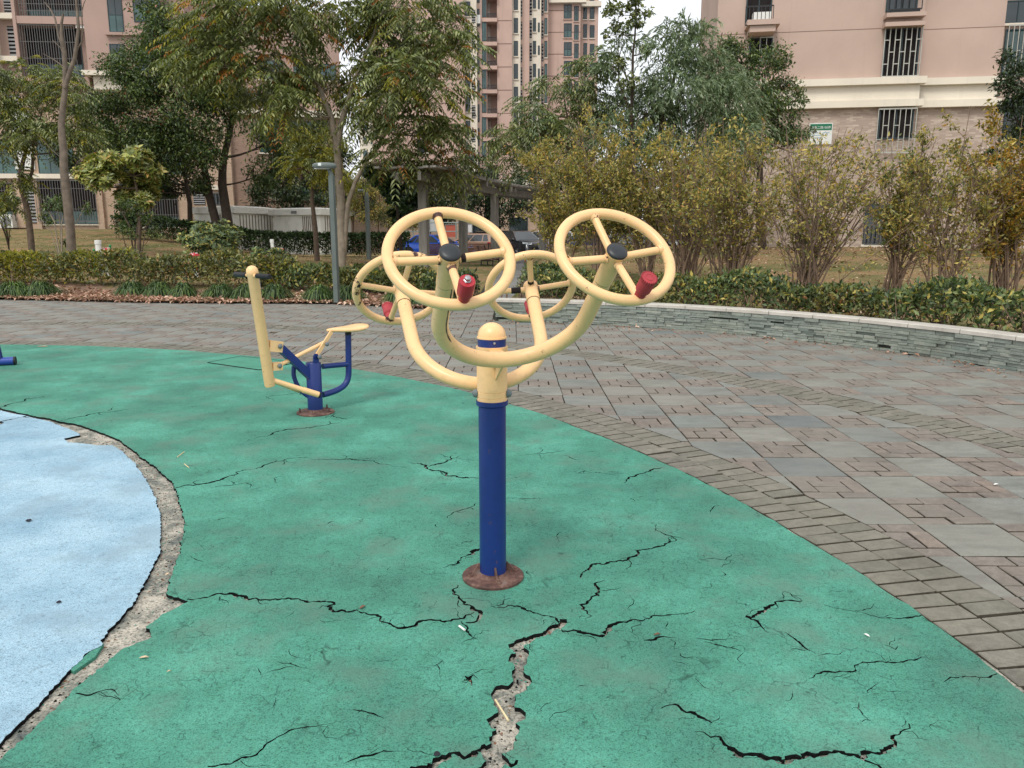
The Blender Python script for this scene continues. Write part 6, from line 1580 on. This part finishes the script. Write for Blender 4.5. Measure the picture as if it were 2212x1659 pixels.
def car(kind, paint, x, Y, rz, label, z=0.005):
    d = CAR[kind]; p = A(x, 530, Y); t = thing('parked_car', label, 'car', (p[0], Y, z), rz, 'cars parked beyond the pergola')
    W = d['W'] / 2; X = np.linspace(-d['L'] / 2, d['L'] / 2, 33); tx, tz = zip(*d['top']); m = MB(); ns = 10; v = []
    for xx in X:
        zt_ = float(np.interp(xx, tx, tz)); e = abs(xx) / (d['L'] / 2); hw = W * (1 - 0.16 * max(0, (e - 0.62) / 0.38) ** 2); zb = 0.2 + 0.08 * max(0, (e - .8) / .2)
        sec = [(hw * .80, zb), (hw * .97, zb + .08), (hw, .45), (hw * .985, min(.68, zt_ - .06)), (hw * .9, zt_ - .015), (hw * .6, zt_ + .02)]
        sec = sec + [(-y, zz) for y, zz in sec[::-1]]; v.append([(xx, y, zz) for y, zz in sec])
    n = len(v[0]); m.v = [q for r in v for q in r]
    for i in range(len(X) - 1):
        for k in range(n): m.f.append((i*n + k, i*n + (k+1) % n, (i+1)*n + (k+1) % n, (i+1)*n + k))
    m.f += [tuple(range(n)), tuple(range((len(X) - 1) * n, len(X) * n))[::-1]]
    body = m.build('body', paint, t, smooth=45, local=True)
    a0, a1, a2, a3 = d['cab']; zb, zh = d['belt'] - .02, d['H']; wb_, wt = W * .93, W * .70
    def q3(x0, y0, z0): return np.array([x0, y0, z0])
    lo = [q3(a0, -wb_, zb), q3(a3, -wb_, zb), q3(a3, wb_, zb), q3(a0, wb_, zb)]; xm0, xm1 = a1 * .9 + a0 * .1, a2
    mi = [q3(xm0, -wt, zh - .05), q3(xm1, -wt, zh - .05), q3(xm1, wt, zh - .05), q3(xm0, wt, zh - .05)]
    hi = [q3(xm0 + .2, -wt * .8, zh), q3(xm1 - .25, -wt * .8, zh), q3(xm1 - .25, wt * .8, zh), q3(xm0 + .2, wt * .8, zh)]
    m = MB(); m.add(lo + mi + hi, [(i, (i+1) % 4, 4 + (i+1) % 4, 4 + i) for i in range(4)] + [(4 + i, 4 + (i+1) % 4, 8 + (i+1) % 4, 8 + i) for i in range(4)] + [(8, 9, 10, 11)])
    cab = m.build('cabin', paint, t, local=True, smooth=35)
    def panel(name, A_, B_, C_, D_, u0, u1, v0, v1, out, mat, par):
        nn = unit(np.cross(B_ - A_, D_ - A_)); f = lambda u, w_: (A_ * (1 - u) + B_ * u) * (1 - w_) + (D_ * (1 - u) + C_ * u) * w_ + nn * out
        g = lambda u, w_: f(u, w_) - nn * out * 2
        pts = [(u0, v0), (u1, v0), (u1, v1), (u0, v1)]
        MB().add([f(*q) for q in pts] + [g(*q) for q in pts], [(0,1,2,3),(7,6,5,4)] + [(i, 4 + i, 4 + (i+1) % 4, (i+1) % 4) for i in range(4)]).build(name, mat, par, local=True)
    for (i0, i1) in ((0, 1), (2, 3)):
        for u0, u1 in (((.08, .22), (.25, .56), (.59, .92)) if i0 == 0 else ((.08, .41), (.44, .75), (.78, .92))): panel('window', lo[i0], lo[i1], mi[i1], mi[i0], u0, u1, .12, .9, .008, M_cglass, cab)
    panel('windscreen', lo[1], lo[2], mi[2], mi[1], .06, .94, .08, .94, .008, M_cglass, cab); panel('rear_window', lo[3], lo[0], mi[0], mi[3], .08, .92, .1, .9, .008, M_cglass, cab)
    for xw in d['wb']:
        for s in (-1, 1):
            R_ = .325 if kind != 'suv' else .36; yo = s * (W + .004)
            MB().lathe((xw, s * (W - .16), R_ + .03), (0, s, 0), [(R_ + .06, 0), (R_ + .06, .166)], 22).build('wheel_arch', M_tyre, body, local=True)
            wl_ = MB().lathe((xw, s * (W - .2), R_), (0, s, 0), [(R_ - .03, 0), (R_, .03), (R_, .2), (R_ - .02, .215), (R_ * .68, .21)], 24).build('wheel', M_tyre, t, local=True, smooth=40)
            mm = MB().lathe((xw, s * (W - .2), R_), (0, s, 0), [(R_ * .68, .19), (R_ * .68, .212), (R_ * .62, .205), (R_ * .6, .17)], 24, cap=False)
            for k in range(5):
                a = 2 * PI * k / 5; mm.bar((xw, yo + s * .008, R_), (xw + R_ * .64 * math.cos(a), yo + s * .004, R_ + R_ * .64 * math.sin(a)), .03, .07, up=(0, 1, 0))
            mm.lathe((xw, s * (W - .2), R_), (0, s, 0), [(.06, .18), (.06, .214)], 12); mm.build('rim', M_alloy, wl_, local=True)
    xe = d['L'] / 2; zl = d['belt'] - .22
    for s in (-1, 1):
        MB().add([(xe - .42, s * W * .93, zl + .02), (xe - .1, s * W * .72, zl - .04), (xe - .06, s * W * .74, zl + .08), (xe - .44, s * W * .95, zl + .13), (xe - .05, s * W * .45, zl - .02), (xe - .1, s * W * .45, zl + .1)], [(0,1,2,3), (1,4,5,2)]).build('headlight', M_lampw, t, local=True)
        MB().box(-xe - .012, -xe + .2, s * W * .62 - .16, s * W * .62 + .16, zl + .06, zl + .22).box(-xe + .02, -xe + .42, s * W * .965 - .025, s * W * .965 + .03, zl + .07, zl + .21).build('tail_light', M_lampr, t, local=True)
        MB().lathe((a3 - .25, s * (W + .1), d['belt'] + .03), (0, s, 0), [(.05, -.12), (.09, -.06), (.09, .03), (.04, .06)], 10).build('mirror', paint, t, local=True, smooth=50)
        for xh in (-.55, .45): MB().box(xh - .09, xh + .09, s * (W * .99) - .012, s * (W * .99) + .014, d['belt'] - .18, d['belt'] - .15).build('door_handle', M_alloy, body, local=True)
    MB().box(xe - .02, xe + .012, -.22, .22, .42, .54).build('number_plate', M_plate, t, local=True); MB().box(-xe - .014, -xe + .02, -.22, .22, .62, .74).build('number_plate', M_plate, t, local=True)
    MB().box(xe - .06, xe + .006, -W * .5, W * .5, .56, .70).build('grille', M_rail, t, local=True)
    return t
car('sedan', car_paint('blue_car_paint', rgb(18, 74, 178)), 942, 46.4, rad(-26), 'bright blue sedan parked behind the pergola\'s first post')
car('hatch', car_paint('beige_car_paint', rgb(176, 142, 120)), 1022, 50.0, rad(148), 'beige hatchback with red tail lights behind the second pergola post')
car('sedan', car_paint('white_car_paint', rgb(222, 224, 226)), 1086, 54.0, rad(-55), 'white sedan nosing out between the beige hatchback and black car')
car('suv', car_paint('black_car_paint', rgb(30, 32, 36)), 1124, 49.5, rad(-62), 'black off-roader facing the path right of the pergola')
car('suv', car_paint('white_suv_paint', rgb(228, 230, 230)), 1172, 51.0, rad(214), 'white off-roader seen through the shrubs left of the near right wheel')
car('sedan', car_paint('navy_car_paint', rgb(30, 44, 84)), 1248, 46.0, rad(188), 'dark blue sedan half hidden by shrub stems inside the right wheel')
car('hatch', car_paint('black_hatch_paint', rgb(34, 34, 38)), 1330, 46.5, rad(170), 'black hatchback behind shrub stems, right of the dark blue sedan')
car('hatch', car_paint('pale_hatch_paint', rgb(206, 210, 212)), 1395, 48.0, rad(172), 'pale hatchback behind the sapling trunk at the end of the row')
car('suv', car_paint('dark_suv_paint', rgb(38, 42, 46)), 1042, 58.0, rad(150), 'dark off-roader whose roof shows above the beige hatchback')
car('sedan', car_paint('silver_car_paint', rgb(150, 156, 160)), 1530, 43.0, rad(176), 'silver sedan behind the brown twiggy shrub', 0.3)

# ------------------------------------------------------------------ transformer kiosks
M_kiosk = simple('pale_kiosk_paint', rgb(236, 234, 224), 0.6, 0.35, 0.06, 1.2, dirt=rgb(160, 156, 140), dirt_amt=0.3)
M_rib = simple('brown_rib_gap', rgb(112, 92, 80), 0.8, 0.2, 0.2, 4)
def kiosk(xc, Y, ytop, label, fl=3.2, sl=3.4):
    p = A(xc, 500, Y); z0 = gz(p[0], Y) - 0.3; b = np.array([p[0], Y, z0]); t = thing('transformer_kiosk', label, 'transformer kiosk', b, 0, 'pale transformer kiosks behind the clipped hedge')
    a = rad(24); f = np.array([-math.cos(a), math.sin(a), 0]); s = np.array([math.sin(a), math.cos(a), 0]); zt_ = A(xc, ytop, Y)[2]; zr = zt_ - 0.5
    def quad(u0, u1, axis): return [b + axis * u0, b + axis * u1]
    m = MB(); m.prism([(b)[:2], (b + s * sl)[:2], (b + s * sl + f * fl)[:2], (b + f * fl)[:2]], z0, zr); m.build('body', M_kiosk, t)
    o = 0.18; m = MB()
    c4 = [b - f * o - s * o, b + s * (sl + o) - f * o, b + s * (sl + o) + f * (fl + o), b + f * (fl + o) - s * o]
    cm = sum(c4) / 4; lo = [np.array([*q[:2], zr]) for q in c4]; md = [np.array([*q[:2], zr + .34]) for q in c4]; hi = [np.array([*(q * .6 + cm * .4)[:2], zr + .44]) for q in c4]
    m.add(lo + md + hi, [(3,2,1,0)] + [(i, (i+1) % 4, 4 + (i+1) % 4, 4 + i) for i in range(4)] + [(4 + i, 4 + (i+1) % 4, 8 + (i+1) % 4, 8 + i) for i in range(4)] + [(8,9,10,11)]); m.build('roof', M_kiosk, t)
    fn = np.array([-s[0], -s[1], 0]); sn = -f
    for k in range(2):
        u0 = fl - 0.06 - k * (fl * .30); u1 = u0 - fl * .29
        d = MB().bar(b + f * ((u0 + u1) / 2) + fn * .012 + ZUP * .25, b + f * ((u0 + u1) / 2) + fn * .012 + ZUP * (zr - z0 - .12), abs(u0 - u1) - .03, .03, up=fn).build('door', M_kiosk, t)
        zc = z0 + (zr - z0) * .62; um = (u0 + u1) / 2
        MB().bar(np.array([*(b + f * (um + .16) + fn * .035)[:2], zc]), np.array([*(b + f * (um - .16) + fn * .035)[:2], zc]), .03, .17).build('name_plate', M_louv, d)
    for axis, nn, us in ((f, fn, np.linspace(fl * .36, .35, 8)), (s, sn, np.linspace(.45, sl - .4, 11))):
        for u in us:
            MB().bar(b + axis * u + nn * .006 + ZUP * .2, b + axis * u + nn * .006 + ZUP * (zr - z0 - .08), .055, .014, up=nn).build('rib_gap', M_rib, t)
    pl = b - s * o + f * (fl * .5) + fn * .01; pl[2] = zr + .16
    MB().bar(pl + f * .2, pl - f * .2, .02, .16).build('roof_plate', M_louv, t); return t
kiosk(508, 45.5, 441, 'pale ribbed transformer kiosk behind the leaning camphor trunks', 3.1, 3.4)
kiosk(693, 46.0, 445, 'pale ribbed transformer kiosk left of the near lamp post', 3.5, 3.0)

# ------------------------------------------------------------------ odds and ends on the lawn and by the parking
def pipe(x, y0, y1, Y, r, lean, label):
    p = A(x, y1, Y); b = np.array([p[0], Y, gz(p[0], Y)]); top = A(x + lean, y0, Y)
    t = thing('vent_pipe', label, 'pipe', b); d = unit(top - b); L_ = np.linalg.norm(top - b)
    MB().lathe(b, d, [(r, -.05), (r, L_)], 16).build('pipe', M_white, t, smooth=40); MB().lathe(b, d, [(r * 1.22, L_ * .55), (r * 1.22, L_ * .62)], 16).build('collar', M_white, t)
    MB().lathe(b, d, [(r * 1.15, L_ - .12), (r * 1.15, L_), (r * .8, L_ + .005)], 16).build('cap', M_white, t); return t
pipe(214, 519, 549, 24.0, 0.085, -3, 'thick white vent pipe on the lawn beside a red toadstool ornament')
pipe(592, 517, 548, 27.0, 0.06, -5, 'thin leaning white pipe on the lawn before the dark hedge')
M_mush = simple('red_toadstool_paint', rgb(176, 40, 48), 0.45, 0.4, 0.1, 10)
M_gorn = simple('green_ornament_paint', rgb(46, 130, 78), 0.45, 0.4, 0.1, 10)
def toadstool(x, y, Y, R_, label):
    p = A(x, y, Y); b = np.array([p[0], Y, gz(p[0], Y)]); h = max(0.18, p[2] - b[2]); t = thing('toadstool_ornament', label, 'garden ornament', b, 0, 'red toadstool ornaments on the lawn')
    MB().lathe(b, ZUP, [(R_ * .45, 0), (R_ * .35, h * .6), (R_ * .4, h)], 14).build('stalk', M_white, t, smooth=50)
    cp = MB().lathe(b + ZUP * h, ZUP, [(R_ * .4, -.02), (R_, 0), (R_ * 1.02, R_ * .12), (R_ * .85, R_ * .38), (R_ * .5, R_ * .58), (R_ * .1, R_ * .66)], 20).build('cap', M_mush, t, smooth=50)
    for k in range(7):
        a = k * 0.9 + .3; rr = R_ * (.85 if k % 2 else .5); zz = R_ * (.38 if k % 2 else .58)
        MB().lathe(b + ZUP * (h + zz) + np.array([math.cos(a), math.sin(a), 0]) * rr, unit(np.array([math.cos(a), math.sin(a), .8])), [(R_ * .13, -.01), (R_ * .1, .012), (R_ * .02, .016)], 8).build('spot', M_white, cp)
toadstool(230, 543, 24.2, 0.17, 'red toadstool ornament with white spots, just right of the thick white pipe')
toadstool(420, 554, 23.0, 0.16, 'red toadstool ornament at the foot of the rounded bush')
toadstool(606, 541, 27.2, 0.13, 'red toadstool ornament behind the low hedge by the thin leaning pipe')
for x, y, lab in ((203, 543, 'small green garden ornament left of the thick white pipe'), (238, 534, 'small green garden ornament behind the red toadstool by the pipe')):
    p = A(x, y, 24.6); b = np.array([p[0], 24.6, gz(p[0], 24.6)]); h = max(.12, p[2] - b[2]); t = thing('green_ornament', lab, 'garden ornament', b)
    MB().lathe(b, ZUP, [(.06, 0), (.08, h * .4), (.06, h * .8), (.03, h), (.045, h + .05), (.01, h + .09)], 12).build('ornament_body', M_gorn, t, smooth=50)
p = A(5, 520, 27.0); b = np.array([p[0], 27.0, gz(p[0], 27.0)])
t = thing('bollard', 'short dark bollard on the lawn at the left edge', 'bollard', b); MB().lathe(b, ZUP, [(.1, 0), (.1, .4), (.12, .41), (.12, .5), (.06, .54)], 14).build('bollard_post', M_rail, t, smooth=40)
# hoop rail at the end of the path
M_hoop = simple('pink_hoop_paint', rgb(206, 120, 110), 0.5, 0.4, 0.1, 10); M_hoopy = simple('yellow_hoop_paint', rgb(220, 190, 60), 0.5, 0.4, 0.1, 10)
p = A(1121, 553, 41.0); b = np.array([p[0], 41.0, 0.02]); t = thing('hoop_rail', 'low pink and yellow hoop rail at the end of the path', 'barrier', b)
MB().tube([b + np.array([-.32, 0, 0]), b + np.array([-.32, 0, .3]), b + np.array([-.25, 0, .4]), b + np.array([.25, 0, .4]), b + np.array([.32, 0, .3]), b + np.array([.32, 0, 0])], .035, 8).build('hoop', M_hoop, t, smooth=50)
for s in (-.32, .32): MB().tube([b + np.array([s, 0, .08]), b + np.array([s, 0, .22])], .04, 8).build('yellow_band', M_hoopy, t)
# boundary railing, panels beyond the parked cars
M_grail = simple('grey_green_rail', rgb(140, 156, 150), 0.5, 0.4, 0.1, 3)
t = thing('railing', 'thin grey-green metal railing behind the blue car', 'railing', A(930, 510, 54.0) * np.array([1, 1, 0]))
za, zb = A(930, 481, 54)[2], A(930, 500, 54)[2]
for z_ in (za, zb): MB().tube([(A(860, 480, 54)[0], 54, z_), (A(1010, 480, 54)[0], 54, z_)], .04, 6).build('rail', M_grail, t)
for x in (868, 892, 920, 953, 985, 1008): MB().tube([(A(x, 480, 54)[0], 54, 0), (A(x, 480, 54)[0], 54, za)], .045, 6).build('rail_post', M_grail, t)
def board(name, label, cat, x0, y0, x1, y1, Y, col, th=0.25):
    a, c = A(x0, y1, Y), A(x1, y0, Y); xm = (a[0] + c[0]) / 2; b = np.array([xm, Y, 0.0]); t = thing(name, label, cat, b); mt = simple(name + '_paint', col, 0.6, 0.3, 0.1, 2)
    MB().box(a[0], c[0], Y, Y + th, max(0.35, a[2]), c[2]).build('panel', mt, t); fr = MB(); w = .06
    fr.box(a[0] - w, a[0], Y - .03, Y + th, 0, c[2] + w).box(c[0], c[0] + w, Y - .03, Y + th, 0, c[2] + w).box(a[0], c[0], Y - .03, Y + th, c[2], c[2] + w); fr.build('frame', M_louv, t); return t
board('notice_board', 'salmon-orange board standing behind the blue car', 'board', 963, 486, 984, 512, 55.0, rgb(196, 104, 84))
board('equipment_box', 'tall light grey box behind the first pergola post', 'box', 929, 467, 943, 500, 56.0, rgb(198, 200, 198), 0.7)
board('white_board', 'narrow white board behind the second pergola post', 'board', 1011, 484, 1019, 502, 55.5, rgb(226, 226, 224))
# ground-floor block beyond the cars
Fb = Fac('low_building', 'beige brick ground floor with dark windows beyond the parked cars', 690, 440, 66.0, rad(0))
a, b2, z0, z1 = Fb.R(690, 395, 1180, 520); Fb.box('brick_wall', M_brickT, a, b2, 0, 8, 0, z1); Fb.prect('cornice_band', M_creamW, (688, 388, 1182, 400), 0.3)
for r in ((710, 420, 750, 470), (780, 412, 812, 455), (836, 412, 862, 455), (1015, 470, 1050, 505), (1100, 470, 1140, 505)): Fb.window(r, 0, 3)
# scooters
def scooter(x, Y, rz, label, col):
    p = A(x, 530, Y); t = thing('motor_scooter', label, 'scooter', (p[0], Y, gz(p[0], Y)), rz, 'scooters parked by the lawn'); mt = simple('scooter_paint', col, 0.4, 0.5, 0.1, 5)
    for xw in (-.6, .62): w_ = MB().lathe((xw, -.06, .25), (0, 1, 0), [(.16, 0), (.25, .01), (.25, .11), (.16, .12)], 18).build('wheel', M_tyre, t, local=True); MB().lathe((xw, -.065, .25), (0, 1, 0), [(.15, 0), (.15, .13)], 14).build('rim', M_alloy, w_, local=True)
    m = MB(); prof = [(-.85, .45), (-.8, .7), (-.2, .72), (0.0, .5), (0.0, .3), (.32, .3), (.5, .85), (.42, .98), (.36, .9), (.2, .38), (-.1, .25), (-.5, .3)]
    m.v = [(x_, -.15, z_) for x_, z_ in prof] + [(x_, .15, z_) for x_, z_ in prof]; n = len(prof); m.f = [(i, (i+1) % n, n + (i+1) % n, n + i) for i in range(n)] + [tuple(range(n)), tuple(range(n, 2*n))[::-1]]
    m.build('body', mt, t, local=True); MB().box(-.82, -.12, -.14, .14, .725, .81).build('seat', M_tyre, t, local=True)
    MB().tube([(.4, -.34, 1.08), (.44, 0, 1.02), (.4, .34, 1.08)], .018, 8).tube([(.62, 0, .25), (.42, 0, 1.02)], .03, 8).build('handlebar', M_steel, t, local=True); MB().lathe((.5, 0, .9), (1, 0, -.1), [(.08, -.04), (.08, .03), (.04, .05)], 12).build('headlight', M_lampw, t, local=True)
    return t
scooter(1472, 37.0, rad(200), 'dark scooter behind the brown twiggy shrub, left one', rgb(50, 52, 58)); scooter(1545, 36.5, rad(165), 'silver-grey scooter behind the shrub below the camphor', rgb(120, 126, 132))

# ------------------------------------------------------------------ small litter on the play surface
def stick(p, q, r, mat, label, name='straw', cat='straw'):
    p, q = np.asarray(p), np.asarray(q); c = (p + q) / 2; o = MB().tube([p, q], r, 8).build(name, mat, None, loc=c); tag(o, label, cat)
M_straw = simple('dry_straw', rgb(222, 204, 160), 0.7, 0.3, 0.15, 30); M_butt = simple('white_paper', rgb(232, 230, 224), 0.7, 0.3, 0.05, 30)
stick(G(1070, 1512, 0.0), G(1098, 1556, 0.004), 0.0035, M_straw, 'pale straw lying in the widest crack')
stick(G(992, 1352, 0.011), G(1004, 1361, 0.011), 0.004, M_butt, 'short white paper stub by the crack below the machine', 'paper_stub', 'paper')
stick(G(383, 987, 0.009), G(398, 976, 0.009), 0.0025, M_straw, 'thin dry straw on the green rubber near the riding trainer')
stick(G(398, 1002, 0.009), G(408, 1010, 0.009), 0.0025, M_straw, 'second thin straw on the green rubber, nearer the trench')
M_dk = simple('dark_pebble', rgb(44, 44, 52), 0.8, 0.3, 0.2, 40)
def pebble(x, y, r, label, mat=M_dk, sc=(1, 1, .6), name='pebble'):
    c = G(x, y, 0.008); rr = np.random.default_rng(int(x)); m = MB().lathe(c, ZUP, [(r * .5, 0), (r, r * .3), (r * .8, r * .7), (r * .2, r * .9)], 7); m.v = [tuple(c + (np.array(v) - c) * np.array(sc) * rr.uniform(.8, 1.2)) for v in m.v]
    tag(m.build(name, mat, None, loc=c), label, name)
pebble(62, 1125, 0.014, 'dark pebble on the upper part of the blue rubber'); pebble(127, 1301, 0.010, 'small dark pebble lower on the blue rubber'); pebble(944, 1629, 0.009, 'dark crumb on the green rubber at the bottom edge')
M_lf = simple('dry_leaf_scrap', rgb(206, 180, 150), 0.8, 0.2, 0.2, 40); M_lf2 = simple('brown_leaf_scrap', rgb(120, 88, 72), 0.8, 0.2, 0.2, 40)
def scrap(x, y, r, a, mat, label):
    c = G(x, y, 0.011); d = np.array([math.cos(a), math.sin(a), 0]); s = np.array([-d[1], d[0], 0]); m = MB()
    up = [c + d * r, c + d * r * .3 + s * r * .4 + ZUP * .004, c - d * r * .6 + s * r * .3 + ZUP * .002, c - d * r, c - d * r * .5 - s * r * .32 + ZUP * .003, c + d * r * .4 - s * r * .36 + ZUP * .004]
    m.add(up + [p - ZUP * .0012 for p in up], [(0,1,2,3,4,5), (11,10,9,8,7,6)] + [(i, (i+1) % 6, 6 + (i+1) % 6, 6 + i) for i in range(6)]); tag(m.build('leaf_scrap', mat, None, loc=c), label, 'leaf')
scrap(311, 1420, 0.016, 0.2, M_lf, 'pale dry leaf on the green rubber right of the trench'); scrap(365, 1450, 0.007, 0.6, M_lf, 'tiny pale leaf crumb below the pale dry leaf'); scrap(783, 1311, 0.017, 1.0, M_lf2, 'brown leaf on the crack left of the machine base')
scrap(1186, 1367, 0.012, 2.0, M_lf2, 'brown leaf scrap at the head of the widest crack'); scrap(92, 748, 0.07, 0.1, M_lf, 'pinkish dry leaf at the rim of the green rubber near the blue frame'); scrap(1420, 1370, 0.014, .3, M_lf2, 'flat brown leaf right of the branching crack')
scrap(362, 1240, 0.014, 1.2, M_lf, 'yellow leaf scrap in the trench beside the blue rubber'); scrap(1872, 1372, 0.012, 2.2, M_butt, 'white paper scrap on the grey brick border'); scrap(2152, 1046, 0.02, 0.4, M_butt, 'white scrap on a slate slab at the right')
scrap(1556, 870, 0.014, .5, M_lf, 'pale scrap on the paving right of the machine sleeve'); scrap(1640, 720, 0.04, .9, M_lf2, 'dry leaf near the foot of the wall')
# inspection plate let into the rubber
pc = [G(449, 785), G(520, 771), G(640, 785), G(560, 801)]; c = sum(pc) / 4
m = MB().prism([p[:2] for p in pc][::-1], 0.0062, 0.0105); ip = m.build('access_plate', simple('dusty_green_plate', rgb(74, 138, 116), 0.8, 0.3, 0.15, 6), None, loc=c); tag(ip, 'flush dusty green access plate in the rubber behind the riding trainer', 'plate')
for k in range(4):
    a, b2 = pc[k], pc[(k + 1) % 4]
    MB().tube([a + ZUP * .008, b2 + ZUP * .008], .006, 5).build('plate_joint', M_core, ip)
